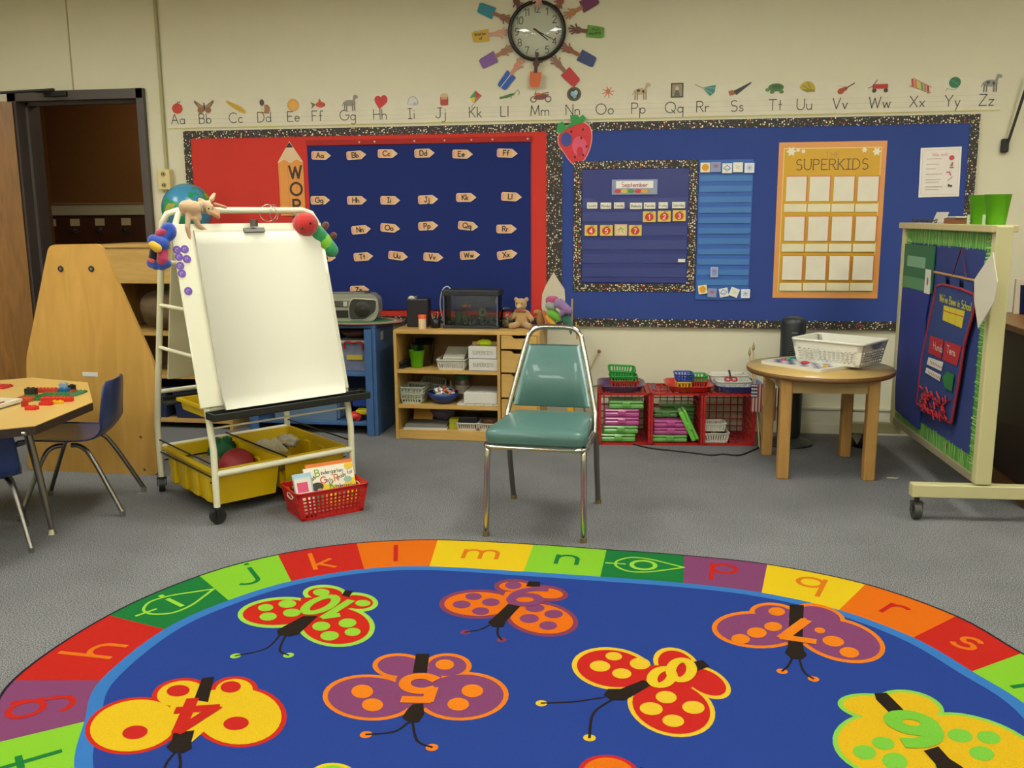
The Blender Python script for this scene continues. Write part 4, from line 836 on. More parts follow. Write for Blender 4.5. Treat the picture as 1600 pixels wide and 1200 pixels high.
bar([(EW/2, 0, .24), (EW/2, ED, .24)], .004, BLACK, 6)
for yy in (.06, ED-.06): bar([(0, yy, .17), (EW, yy, .17)], .004, BLACK, 6)
tilt = math.atan(.27/1.03)
def EPL(x, z, off): return T(x, yf(z)-off, z) @ RX(-tilt)      # local frame on the front board: z up the board, y into it
m = MB(); m.box((EW/2-.014, 0, 0), (EW+.045, .010, .80), pm('ddd8bc', .3, 0, .02, 5, 0, coat=.4), None, .003); b1 = m.obj('front_board', ea, M=EPL(0, .9, .021))
m = MB(); m.box((EW/2, 0, 0), (EW-.07, .012, .74), pm('c8c4a4', .4, 0, .02, 5, 0), None, .003); m.obj('rear_board', ea, M=T(0, yb_(.92)-.02, .92) @ RX(tilt))
# tray
TB = pm('1f211c', .4); m = MB(); m.box((EW/2+.03, -.055, .470), (EW+.09, .085, .012), TB, None, .003); m.box((EW/2+.03, -.097, .482), (EW+.09, .008, .03), TB, None, .003); m.box((EW/2+.03, -.015, .482), (EW+.09, .008, .03), TB, None, .003)
m.box((-.012, -.055, .48), (.008, .085, .03), TB); m.box((EW+.072, -.055, .48), (.008, .085, .03), TB); m.obj('marker_tray', ea, M=T(0, yf(.5)-.005, 0))
m = MB(); m.box((EW/2, yb_(.5)+.05, .43), (EW-.1, .08, .012), TB, None, .003); m.box((EW/2, yb_(.5)+.09, .442), (EW-.1, .008, .03), TB); m.obj('marker_tray', ea)
# clip
m = MB(); m.box((0, 0, 0), (.1, .012, .022), pm('6a6862', .35, .8), None, .003); m.cyl((-.0, -.006, .015), (0, -.014, .045), .018, pm('6a6862', .35, .8)); m.obj('clip', ea, M=EPL(.335, 1.257, .042))
for dx in (.44, .47):
    MB().tube([(.038*math.cos(a), 0, .038*math.sin(a)) for a in [2*PI*i/20 for i in range(20)]], .0018, CHROME, 6, True).obj('binder_ring', ea, M=T(dx, yf(ET), ET-.012) @ RZ(.6 if dx > .45 else -.4))
def caster(parent, x, y, rz=0, k=1.0, mat=None):
    m = MB(); m.cyl((0, -.014*k, .035*k), (0, .014*k, .035*k), .034*k, mat or pm('1c1c18', .5), 20); m.box((0, 0, .068*k), (.03*k, .045*k, .008*k), mat or BLACK)
    for s_ in (-1, 1): m.box((0, s_*.02*k, .05*k), (.024*k, .004*k, .04*k), mat or BLACK)
    m.cyl((0, 0, .065*k), (0, 0, .09*k), .01*k, BLACK); return m.obj('caster', parent, M=T(x, y, 0) @ RZ(rz))
for i, (x, y) in enumerate(((0, 0), (EW, 0), (0, ED), (EW, ED))): caster(ea, x, y, .6*i)
# pad of paper (rests on the easel)
nz_ = 14; vs = []; fs = []
PW = .60
for s_ in (0, 1):
    for j in range(nz_+1):
        t_ = j/nz_; z = -t_*.78; dy = -.012-.012*math.sin(t_*PI)*.6-(.02*(t_-.85)/.15 if t_ > .85 else 0)
        for x in (0, .3, PW-(.012*max(0, t_-.9)*10)): vs.append((x, dy+(.012 if s_ else 0), z))
k_ = (nz_+1)*3
for s_ in (0, 1):
    for j in range(nz_):
        for i in range(2): a = s_*k_+j*3+i; q = [a, a+1, a+4, a+3]; fs.append(q[::-1] if s_ == 0 else q)
for j in range(nz_):
    for i in (0, 2): a = j*3+i; fs.append([a, a+3, a+3+k_, a+k_] if i == 0 else [a, a+k_, a+3+k_, a+3])
for j in (0, nz_):
    for i in (0, 1): a = j*3+i; fs.append([a, a+1, a+1+k_, a+k_])
pt = thing('paper_pad', 'big blank white chart paper pad clipped to the easel front', 'paper pad', M=EM @ EPL(.06, 1.247, .0275))
MB().add(vs, fs, pm('d8d4be', .7, 0, .01, 4), True).obj('paper_sheet', pt)
MB().box((PW/2, -.004, .004), (PW, .012, .016), pm('cfc8b0', .6)).obj('pad_binding', pt)
# magnets
for i, (u, v) in enumerate(((277, 390), (289, 389), (280, 401), (292.5, 404.5), (282, 415), (284.5, 427), (294.5, 454.5))):
    n_ = (EM.to_3x3() @ Vector((0, -math.cos(tilt), math.sin(tilt)))); p = PLN(u, v, EM @ Vector((.02, yf(.9)-.03, .9)), n_)
    loc = EM.inverted() @ p
    tg = thing('magnet', ('purple round magnet with white swirl on the easel edge, ' + ('top left one', 'top right one', 'left of the second row', 'right of the second row', 'third row', 'fourth row', 'lowest and apart')[i]), 'magnet', M=T(p.x, p.y, p.z) @ RZ(EA) @ RX(-tilt), group='purple magnets on the easel')
    A = Art(); A.el(0, 0, .0155, .0155, '6a48a0').up().stroke([(.01*math.cos(a)*(.2+a/5), .01*math.sin(a)*(.2+a/5)) for a in [x*.7 for x in range(7)]], .003, 'a48cc8')
    A.obj('disc', tg, base=([(.017*math.cos(a), .017*math.sin(a)) for a in [2*PI*j/20 for j in range(20)]], .004, '583a8c'), M=RX(PI/2))
# ---------------------------------------------------------------- bins
YEL = pm('c8a60a', .38, 0, .04, 10, 0)
def bin_(name, lab, w, d, h, mat, M, grp=None, taper=.9, ribs=True, catg='bin', lip=.012, t=.004, fill=None):
    th_ = thing(name, lab, catg, M=M, group=grp); m = MB()
    def ring(k, z, o=0): return [(sx*(w/2*k+o), sy*(d/2*k+o), z) for sx, sy in ((-1, -1), (1, -1), (1, 1), (-1, 1))]
    L_ = [ring(taper, 0), ring(1, h), ring(1, h, lip), ring(1, h-.014, lip), ring(1, h-.014, lip-t), ring(1, h-.002, lip-t)]
    inner = [ring(taper, t, -t), ring(1, h, -t)]
    vs = sum(L_[:4], []); fs = []
    for i in range(3):
        for j in range(4): fs.append([i*4+j, i*4+(j+1) % 4, (i+1)*4+(j+1) % 4, (i+1)*4+j] if i != 1 else [i*4+j, i*4+(j+1) % 4, (i+1)*4+(j+1) % 4, (i+1)*4+j])
    fs.append([3, 2, 1, 0]); o = len(vs); vs += inner[0]+inner[1]
    for j in range(4): fs.append([o+j, o+4+j, o+4+(j+1) % 4, o+(j+1) % 4])
    fs.append([o, o+1, o+2, o+3])
    for j in range(4): fs.append([o+4+j, 4+j, 4+(j+1) % 4, o+4+(j+1) % 4])
    m.add(vs, fs, mat); m.obj('tub', th_)
    if ribs:
        for s_ in (-1, 1):
            for k in range(4): y = (-.36+.24*k)*d; MB().box((s_*(w/2*.955), y, h*.42), (.022, d*.1, h*.74), mat, RY(0), .006).obj('rib', th_)
    return th_
BINM = lambda x: EM @ T(x, ED/2, .06) @ RZ(0)
bin_('storage_bin', 'large yellow plastic bin in the lower left of the easel base holding a red ball', .315, .56, .17, YEL, BINM(.17), 'yellow bins in the easel base')
bin_('storage_bin', 'large yellow plastic bin in the lower right of the easel base holding clear bags', .315, .56, .17, YEL, BINM(.51), 'yellow bins in the easel base')
bin_('tray', 'small shallow yellow tray held between the easel legs under the board', .20, .30, .055, YEL, EM @ T(.14, .30, .435), None, .92, False, 'tray')
bin_('tray', 'small shallow yellow tray nested beside its twin, right part of the upper easel shelf', .20, .30, .055, YEL, EM @ T(.40, .30, .435), None, .92, False, 'tray')
t_ = thing('rubber_ball', 'dark red playground ball in the yellow easel bin', 'ball', M=EM @ T(.235, .30, .155)); MB().ell((0, 0, 0), .085, pm('8c2226', .55, 0, .08, 60, .3), n=28, k=18).obj('ball', t_)
def crumple(name, lab, catg, c, s_, mat, M, seed, n=18, k=10, amp=.25):
    rnd = random.Random(seed); f_ = [(rnd.uniform(2, 6), rnd.uniform(2, 6), rnd.uniform(0, 6)) for _ in range(5)]
    vs = []; fs = []
    for i in range(k+1):
        a = PI*i/k
        for j in range(n):
            b = 2*PI*j/n; r = 1+amp*sum(math.sin(p*a+q*b+ph) if False else math.sin(round(q)*b+ph)*math.sin(round(p)*a) for p, q, ph in f_)/2.2
            vs.append((c[0]+s_[0]*r*math.sin(a)*math.cos(b), c[1]+s_[1]*r*math.sin(a)*math.sin(b), c[2]+s_[2]*r*math.cos(a)))
    for i in range(k):
        for j in range(n): fs.append([i*n+j, (i+1)*n+j, (i+1)*n+(j+1) % n, i*n+(j+1) % n])
    th_ = MB().add(vs, fs, mat, True).obj(name, M=M, label=lab, cat=catg); return th_
PLB = pm('a8a088', .2, 0, .25, 40, .8, alpha=.75, coat=.5)
crumple('plastic_bag', 'clear plastic bag bulging in the back of the left yellow bin', 'bag', (0, 0, 0), (.08, .075, .05), pm('8c8260', .25, 0, .4, 60, .8), EM @ T(.14, .44, .14), 3)
crumple('plastic_bag', 'clear plastic bag of pale blocks in the back of the right yellow bin', 'bag', (0, 0, 0), (.085, .08, .045), pm('c8c09c', .3, 0, .3, 60, .8), EM @ T(.475, .45, .17), 5)
crumple('plastic_bag', 'crumpled translucent bag lying on the right yellow bin', 'bag', (0, 0, 0), (.05, .07, .03), pm('a8a084', .25, 0, .4, 60, .8), EM @ T(.585, .47, .19), 8)
crumple('cloth_bundle', 'dark green cloth bundle at the back of the left yellow bin', 'cloth', (0, 0, 0), (.07, .06, .07), pm('1d5a34', .8, 0, .5, 30, .6), EM @ T(.25, .50, .18), 12)
MB().box((0, 0, 0), (.12, .09, .004), pm('e0dcc8', .7)).obj('paper_sheet', M=EM @ T(.26, .13, .17) @ RX(.35) @ RY(.1), label='white paper sheet lying at the front of the left yellow bin', cat='paper')
# ---------------------------------------------------------------- red basket of books
def perf_wall(m, w, h, mat, M, nx, nz, top=.02, bot=.012, side=.015, t=.0035, frac=.45):
    """wall panel in x-z, holes as gaps between bars"""
    W2 = w-2*side; H2 = h-top-bot; cw_ = W2/nx; chh_ = H2/nz
    m.box((0, 0, h-top/2), (w, t, top), mat, M); m.box((0, 0, bot/2), (w, t, bot), mat, M)
    for s_ in (-1, 1): m.box((s_*(w/2-side/2), 0, h/2), (side, t, h), mat, M)
    for i in range(1, nx): m.box((-W2/2+i*cw_, 0, bot+H2/2), (cw_*(1-frac), t, H2), mat, M)
    for j in range(1, nz): m.box((0, 0, bot+j*chh_), (W2, t, chh_*(1-frac)), mat, M)
def basket(name, lab, w, d, h, mat, M, nx=12, ny=8, nz=5, grp=None, taper=.86, frac=.5, top=.02, rimw=.008, catg='basket', handles=None, solid=True):
    th_ = thing(name, lab, catg, M=M, group=grp); m = MB()
    wb, db = w*taper, d*taper; tx = math.atan((w-wb)/2/h); ty = math.atan((d-db)/2/h)
    hs = h/math.cos(ty)
    for s_ in (-1, 1):
        # front/back walls sheared to the taper
        def shear(ax, s_): 
            Mx = Matrix.Identity(4)
            if ax == 'y': Mx[1][2] = s_*(d-db)/2/h; Mx[0][0] = 1
            else: Mx[0][2] = s_*(w-wb)/2/h
            return Mx
        m2 = MB(); perf_wall(m2, wb, h, mat, None, nx, nz, top, side=w*.05, frac=frac)
        m.add([(v[0]*(1+(w/wb-1)*v[2]/h), v[1]+s_*(db/2+(d-db)/2*v[2]/h), v[2]) for v in m2.v], m2.f, mat)
        m2 = MB(); perf_wall(m2, db, h, mat, None, ny, nz, top, side=d*.06, frac=frac)
        m.add([(s_*(wb/2+(w-wb)/2*v[2]/h)+v[1], v[0]*(1+(d/db-1)*v[2]/h), v[2]) for v in m2.v], m2.f, mat)
    m.obj('wall_panel', th_)
    MB().box((0, 0, .003), (wb, db, .006), mat).obj('base', th_)
    m = MB(); pts = A_(w/2-.02, d/2-.02, .024, .024, 0, 90, 4)+A_(-w/2+.02, d/2-.02, .024, .024, 90, 180, 4)+A_(-w/2+.02, -d/2+.02, .024, .024, 180, 270, 4)+A_(w/2-.02, -d/2+.02, .024, .024, 270, 360, 4)
    m.tube([(x, y, h) for x, y in pts], rimw/2, mat, 6, True); m.obj('rim', th_)
    if handles:
        for s_ in (-1, 1):
            mm = MB(); mm.tube([(s_*(w/2*.975), .035*math.cos(a), h-.032+.013*math.sin(a)) for a in [2*PI*i/16 for i in range(16)]], .0035, handles, 6, True); mm.obj('handle', th_)
    return th_
RP = pm('b81c18', .4, 0, .04); BKM = T(-.835, -1.885, 0) @ RZ(math.radians(42))
bk = basket('storage_basket', 'red perforated plastic basket of picture books on the carpet by the easel', .33, .215, .13, RP, BKM, 14, 9, 6, handles=pm('d8ccb0', .5))
def book(lab, w, h, t, cover, M, deco=None, name='picture_book', grp=None, pages='ddd8c4'):
    th_ = thing(name, lab, 'book', M=M, group=grp)
    MB().box((0, 0, h/2), (w-.006, t-.003, h-.006), pm(pages, .8)).obj('page_block', th_)
    m = MB(); m.box((0, -t/2, h/2), (w, .0015, h), pm(cover, .4)); m.box((0, t/2, h/2), (w, .0015, h), pm(cover, .4)); m.box((-w/2, 0, h/2), (.0015, t, h), pm(cover, .4)); m.obj('cover', th_)
    if deco: A = Art(.0003); deco(A); A.obj('cover_art', th_, mat=GLOSS, M=T(0, -t/2-.0012, h/2) @ RX(PI/2) @ Matrix.Scale(w/.215 if w > .2 else 1, 4))
    return th_
def kinder(A):
    w, h = .215, .175
    A.poly([(-w/2, -h/2), (w/2, -h/2), (w/2, h/2), (-w/2, h/2)], 'e4dcc4'); A.up().poly([(-w/2, -h/2), (w/2, -h/2), (w/2, .03), (w*.2, .0), (0, .012), (-w*.2, .02), (-w/2, .035)], 'dcc018')
    A.up().text('Miss', -.085, .045, .02, .003, '3a3430', rot=.5).text('B', -.052, .066, .028, .005, '7ca030', rot=.1).text('indergarten', .012, .066, .018, .0024, '5c5a50', sx=.85).text('G', -.03, .034, .026, .005, 'c84030').text('ets', -.004, .032, .018, .0024, '5c5a50').text('R', .026, .036, .026, .005, 'd07030').text('eady for', .066, .047, .018, .0024, '5c5a50', rot=.25, sx=.85).text('K', .002, .008, .026, .005, '4c8838').text('indergarten', .062, .0, .017, .0024, '5c5030', rot=-.1, sx=.85)
    A.el(-.06, .01, .026, .018, '2c2420').up().el(-.052, -.008, .012, .01, 'b88c68').up().poly([(-.08, -.07), (-.072, -.02), (-.04, -.018), (-.028, -.075)], '3c7c44').up().el(-.085, -.025, .015, .01, 'd8d4b8').el(-.03, -.045, .012, .02, 'c87848').el(.04, -.035, .02, .018, '8c6c58').up().el(.04, -.05, .014, .01, 'c86838').el(.08, -.045, .012, .01, '5c9038').up().stroke([(-.1, -.08), (.1, -.08)], .012, 'b84028').el(.088, .078, .02, .014, 'dcb820').el(.075, .022, .018, .012, '8cb098')
def plainart(*cs):
    def f(A):
        w, h = .19, .15
        for i, (x, y, a, b, c) in enumerate(cs): A.up().rect(x, y, a, b, c)
    return f
tiltb = -.42
def bkm(x, y, ang=tiltb, z=.012, rz=0): return BKM @ T(x, y, z) @ RZ(rz) @ RX(ang)
book('white and yellow picture book about getting ready for kindergarten in the red basket', .235, .20, .012, 'dcd4b8', bkm(.033, -.035, -.38, .012), kinder, grp='books in the red basket')
book('orange-edged book standing just behind the yellow and white kindergarten book', .225, .212, .012, 'd06c20', bkm(.045, -.018, -.38, .012), None, grp='books in the red basket')
book('thin pale blue book behind the pink-square one at the left of the red basket', .085, .185, .008, '9cb8c8', bkm(-.098, -.045, -.38, .012), plainart((0, 0, .07, .15, 'b8c8c0'), (.01, .03, .05, .06, 'd8d080')), grp='books in the red basket')
book('thin book with a pink square on its cover, leftmost in the red basket', .075, .165, .008, 'd0ccb4', bkm(-.105, -.062, -.38, .012), plainart((0, .0, .065, .14, 'd8d4bc'), (-.003, .045, .05, .045, 'd04470'), (.0, -.02, .05, .04, 'e4e0b8')), grp='books in the red basket')
# ================================================================ helpers for furniture and small things
MAPLE = wood('b08a44', 'c49c58', .42, (1, 6, 6), 3); MAPLE_V = wood('ac8640', 'c09854', .42, (6, 6, 1), 3)
def remesh(o, vox=.006):
    md = o.modifiers.new('fuse', 'REMESH'); md.mode = 'VOXEL'; md.voxel_size = vox; md.use_smooth_shade = True; return o
def P3(u, v, c): return PLN(u, v, Vector(c), -fwd)       # point under a pixel on the plane through c that faces the lens
# ---------------------------------------------------------------- student table
TZ = .55
TP = [(-1.658, -2.675), (-1.713, -2.23), (-2.02, -1.80), (-2.375, -1.712), (-3.142, -2.325), (-3.087, -2.77), (-2.78, -3.2), (-2.425, -3.288)]
tc = Vector((-2.4, -2.5, 0)); tpl = [(x-tc.x, y-tc.y) for x, y in TP]
tb = thing('activity_table', 'eight-sided classroom table with light laminate top and dark edge', 'table', tc)
MB().prism(tpl, .003, pm('c2a058', .35, 0, .03, 5, 0, coat=.25), T(0, 0, TZ-.003)).obj('laminate_top', tb)
MB().prism(tpl, .032, pm('2e2018', .45), T(0, 0, TZ-.0355)).obj('table_edge', tb)
for (x, y) in ((.46, .13), (-.46, -.13), (-.42, .30), (.42, -.30)):
    a = Vector((x, y, 0)); o = a.normalized()*.07; 
    m = MB(); m.tube([a+Vector((0, 0, TZ-.035)), a+o*.6+Vector((0, 0, .25)), a+o+Vector((0, 0, .02))], .016, STEEL, 12, rs=[.018, .015, .011]); l = m.obj('leg', tb)
    MB().cyl(tuple(a+o+Vector((0, 0, .0))), tuple(a+o+Vector((0, 0, .022))), .018, CHROME, 12, r2=.012).obj('glide', l)
for v_ in ((.735, -.17),): MB().cyl((v_[0]-.008, v_[1]-.06, TZ-.018), (v_[0]+.004, v_[1]-.06, TZ-.018), .006, CHROME, 10).obj('edge_screw', tb)
# lego on the table
def brick(u, v, w, d, h, col, lab, rz=0.0, studs=None, name='toy_brick', catg='toy brick', z=TZ):
    p = FL(u, v, z); t_ = thing(name, lab, catg, (p.x, p.y, z), rz, 'building bricks on the eight-sided table'); mt = pm(col, .35)
    MB().box((0, 0, h/2), (w, d, h), mt, None, .001).obj('block', t_)
    nx, ny = studs or (max(1, int(w/.016)), max(1, int(d/.016))); m = MB()
    for i in range(nx):
        for j in range(ny): m.cyl(((i-(nx-1)/2)*w/nx, (j-(ny-1)/2)*d/ny, h), ((i-(nx-1)/2)*w/nx, (j-(ny-1)/2)*d/ny, h+.004), min(w/nx, d/ny)*.3, mt, 8)
    m.obj('studs', t_); 
    return t_
lz = .12
brick(54, 623, .13, .09, .008, '2a6a34', 'dark green baseplate at the left of the brick build on the table', lz)
brick(84, 620, .13, .10, .008, '2f7a3c', 'mid green baseplate in the middle of the brick build on the table', lz)
brick(110, 616, .10, .11, .008, '4a7c54', 'pale green baseplate at the right end of the brick build on the table', lz)
brick(70, 613, .12, .03, .018, 'b03a24', 'long red brick along the back edge of the green baseplates', lz)
brick(90, 627, .13, .03, .018, 'c42a1c', 'long bright red brick along the front edge of the green baseplates', lz)
brick(40, 627, .06, .05, .016, 'b84a24', 'orange-red brick at the left corner of the green baseplates', lz)
brick(49, 617, .045, .03, .03, '181812', 'black brick standing on the left green baseplate', lz)
brick(101, 615, .045, .03, .024, '1c5a8c', 'blue brick on the right green baseplate', lz)
brick(113, 611, .025, .025, .028, '1c1c14', 'black brick at the right end of the green baseplates', lz)
brick(114, 616, .025, .025, .016, 'b03020', 'small red brick beside the black one at the right end', lz)
brick(100, 609, .035, .02, .03, '7c9cac', 'pale clear-blue brick behind the blue one', lz)
brick(50, 640, .045, .03, .014, 'c82018', 'loose red brick lying nearest the front table edge', .1)
brick(39, 635, .022, .022, .024, 'a02418', 'small dark red brick just off the left baseplate corner', .3)
brick(72, 633, .05, .022, .014, 'c42018', 'loose red brick lying in front of the middle baseplate', .15)
brick(90, 631, .045, .02, .012, 'd8a818', 'yellow brick peeping out below the front red brick', .2)
brick(2, 606, .07, .07, .01, 'b42c28', 'flat red square plate at the far left edge of the table', 0)
p = FL(2, 635, TZ); bin_('sorting_tray', 'small clear-white sorting tray at the left end of the table', .10, .13, .02, pm('c8c0a4', .4), T(p.x-.02, p.y, TZ), None, .95, False, 'tray')
brick(3, 634, .03, .04, .012, '8c1c34', 'dark magenta brick inside the small white sorting tray', 0, z=TZ+.005)
# ---------------------------------------------------------------- blue student chairs
BP = pm('23376c', .35, 0, .05, 12, 0, coat=.15)
def student_chair():
    t_ = thing('student_chair', 'blue plastic student chair pushed under the table by the plywood panel', 'chair', (-1.985, -1.975, 0), 0)
    # shell: profile in local x (facing +x), seat then back, swept across y
    prof = [(.20, .318, .17), (.195, .335, .175), (.17, .345, .18), (.08, .342, .19), (-.04, .335, .19), (-.12, .342, .185), (-.165, .38, .18), (-.178, .43, .18), (-.186, .49, .175), (-.194, .55, .165), (-.198, .585, .15), (-.199, .60, .11)]
    P = cat([(a, w, b) for a, b, w in prof], 4); nx = 14; vs = []; fs = []
    for s_ in (0, 1):
        for i, p in enumerate(P):
            a, w, b = p; q = P[min(i+1, len(P)-1)]; r = P[max(i-1, 0)]; d = Vector((q.x-r.x, q.z-r.z)).normalized(); n_ = Vector((d.y, -d.x))
            for j in range(nx+1):
                k = 2*j/nx-1; dish = .018*(k*k)*(1 if b < .36 else 1); off = dish-(.006 if s_ else 0)
                back = min(1, max(0, (b-.34)/.1)); ex = a+(off*back)-(.0 if not s_ else 0); ez = b+off*(1-back)-(.0)
                vs.append((ex, k*w, ez))
    N_ = len(P)*(nx+1)
    for s_ in (0, 1):
        for i in range(len(P)-1):
            for j in range(nx): a = s_*N_+i*(nx+1)+j; q = [a, a+1, a+nx+2, a+nx+1]; fs.append(q if s_ else q[::-1])
    for i in range(len(P)-1):
        for j in (0, nx): a = i*(nx+1)+j; fs.append([a, a+nx+1, a+nx+1+N_, a+N_])
    for i in (0, len(P)-1):
        for j in range(nx): a = i*(nx+1)+j; fs.append([a, a+1, a+1+N_, a+N_])
    MB().add(vs, fs, BP, True).obj('seat_shell', t_)
    for s_ in (-1, 1):
        for (x0, x1) in ((.06, .20), (-.06, -.23)):
            m = MB(); m.tube(cat([(x0*.3, s_*.12, .318), (x0, s_*.13, .312), (x0+(x1-x0)*.3, s_*.15, .26), (x1, s_*.19, .02)], 5), .0105, STEEL, 8); l = m.obj('leg', t_)
            MB().cyl((x1, s_*.19, 0), (x1, s_*.19, .025), .013, CHROME, 10).obj('glide', l)
    return t_
sc = student_chair(); sc.rotation_euler = (0, 0, math.radians(197))
c2 = dup(sc, (-2.07, -2.52, 0), math.atan2(.77, -.63), label='blue plastic student chair at the left edge of the photo, mostly cut off', group='blue student chairs'); c2.scale = (.86, .9, .86); sc['group'] = 'blue student chairs'
# ---------------------------------------------------------------- plywood panel unit
PY = -1.45; PL = wood('b88c40', 'c89a4c', .4, (5, 5, .8), 2.5)
pts = [WL(u, v, PY) for u, v in ((44, 738), (41, 559), (76, 382.5), (157, 381), (239, 564), (247, 600), (247, 741))]
pts = [(p.x, max(p.z, .0)) for p in pts]; pts[0] = (pts[0][0], 0.0); pts[-1] = (pts[-1][0], 0.0); pcx = sum(p[0] for p in pts)/7
# round the corners
def rounded(poly, r, k=4):
    o = []; n = len(poly)
    for i in range(n):
        a, b, c = Vector(poly[i-1]), Vector(poly[i]), Vector(poly[(i+1) % n]); d1 = (a-b); d2 = (c-b); rr = min(r, d1.length*.4, d2.length*.4); p1 = b+d1.normalized()*rr; p2 = b+d2.normalized()*rr
        for j in range(k+1): t = j/k; o.append(tuple((1-t)**2*p1+2*t*(1-t)*b+t*t*p2))
    return o
pu = thing('display_unit', 'tall maple plywood display unit with tapered back panel and two black bolts', 'display unit', (pcx, PY, 0))
poly = [(x-pcx, z) for x, z in pts]
MB().prism(rounded(poly, .035), .019, PL, T(0, .019, 0) @ RX(PI/2)).obj('rear_panel', pu)
for x_ in (-.22, .06): MB().prism([(.02, 0), (.26, 0), (.10, .85), (.02, .9)], .018, PL, T(x_, 0, 0) @ RZ(PI/2) @ RX(PI/2)).obj('support_leg', pu)
for z in (.06, .42, .74): 
    MB().box((-.08, .05, z), (.26, .09, .018), MAPLE).obj('shelf', pu)
for u, v in ((95, 420), (143, 420)):
    p = WL(u, v, PY); MB().tube([(p.x-pcx+.011*math.cos(a), -.002, p.z+.011*math.sin(a)) for a in [2*PI*i/16 for i in range(16)]], .005, BLACK, 6, True).cyl((p.x-pcx, 0, p.z), (p.x-pcx, -.004, p.z), .008, STEEL).obj('bolt', pu)
p = WL(141, 585, PY); MB().box((p.x-pcx, -.0012, p.z), (.085, .002, .022), pm('d0ccc0', .5), None, .0009).obj('slot_plate', pu)
for u, v in ((220, 683), (226, 734)): p = WL(u, v, PY); MB().cyl((p.x-pcx, 0, p.z), (p.x-pcx, -.001, p.z), .008, pm('6e4f20', .6), 10).obj('knot_plug', pu)
# ---------------------------------------------------------------- hutch behind the easel
HX0, HX1, HYF, HT = -2.80, -1.98, -.45, 1.155
hu = thing('play_hutch', 'maple shelf hutch against the wall behind the easel', 'shelf unit', ((HX0+HX1)/2, HYF/2-.006, 0)); hw_ = HX1-HX0; hy = HYF/2
for s_ in (-1, 1): MB().box((s_*(hw_/2-.01), 0, HT/2), (.02, .40, HT), MAPLE_V).obj('side_panel', hu)
MB().box((0, 0, HT-.01), (hw_+.02, .42, .02), MAPLE).obj('top_panel', hu)
MB().box((0, -.19, HT-.13), (hw_-.04, .018, .22), MAPLE).obj('header_board', hu)
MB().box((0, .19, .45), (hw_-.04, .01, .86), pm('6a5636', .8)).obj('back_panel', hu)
for z in (.05, .33, .60): MB().box((0, 0, z), (hw_-.04, .38, .02), MAPLE).obj('shelf', hu)
def put(fn, lab, name, catg, c, rz=0, grp=None):
    t_ = thing(name, lab, catg, c, rz, grp); fn(t_); return t_
def paper_stack(lab, w, d, h, col, c, rz=0, name='paper_stack'):
    return MB().box((0, 0, h/2), (w, d, h), pm(col, .8, 0, .1, 60), None, .001).obj(name, loc=c, rot=(0, 0, rz), label=lab, cat='paper')
paper_stack('white papers lying on the hutch top behind the blue and pink plush', .22, .2, .02, 'd8d2bc', (-2.22, -.3, HT))
crumple('cloth_bag', 'rumpled brown cloth bag on the open hutch shelf', 'bag', (0, 0, 0), (.22, .12, .13), pm('5c4a30', .9, 0, .2, 20, .5), T(-2.42, -.27, .74), 21, 22, 12, .12)
def crate(name, lab, w, d, h, mat, M, n=6, grp=None, catg='crate', openf=True):
    """wire-look plastic crate lying on its side, open towards -y"""
    t_ = thing(name, lab, catg, M=M, group=grp); b = .012
    def grid(m, W_, H_, fn, k):
        for i in range(k+1):
            x = -W_/2+W_*i/k; th_ = b if i in (0, k) else .005; m.box(fn(x, 0, 'v')[0], fn(x, 0, 'v')[1](th_, H_), mat)
            y = -H_/2+H_*i/k; m.box(fn(0, y, 'h')[0], fn(0, y, 'h')[1](W_, th_), mat)
    def wall(nm, W_, H_, M_):
        m = MB()
        for i in range(n+1):
            e = i in (0, n); x = -W_/2+W_*i/n; x = max(-W_/2+b/2, min(W_/2-b/2, x)); y = -H_/2+H_*i/n; y = max(-H_/2+b/2, min(H_/2-b/2, y))
            m.box((x, 0, 0), (b if e else .006, b if e else .006, H_), mat); m.box((0, 0, y), (W_, b if e else .006, b if e else .006), mat)
        m.obj(nm, t_, M=M_)
    wall('back_wall', w, h, T(0, d/2-b/2, h/2))
    for s_ in (-1, 1):
        wall('side_wall', d-b, h, T(s_*(w/2-b/2), -b/2, h/2) @ RZ(PI/2))
        wall('top_grid' if s_ > 0 else 'bottom_grid', w-2*b, d-b, T(0, -b/2, h/2+s_*(h/2-b/2)) @ RX(PI/2))
    return t_
RC_ = pm('a81c1c', .4, 0, .05)
crate('milk_crate', 'dark red plastic grid crate on the lower hutch shelf behind the easel', .34, .34, .25, pm('8c1c20', .45), T(-2.22, -.235, .345))
for i, (x, lab) in enumerate(((-2.58, 'dark blue plastic bin with cream label, left on the hutch floor shelf'), (-2.24, 'dark blue plastic bin with cream label, right on the hutch floor shelf'))):
    t_ = bin_('storage_bin', lab, .30, .34, .20, pm('1e2a4c', .4), T(x, -.235, .062), 'dark blue bins in the hutch', .9, False)
    MB().box((0, -.1605, .11), (.14, .002, .10), pm('a8a48c', .7)).obj('label_card', t_, M=RX(-.085))
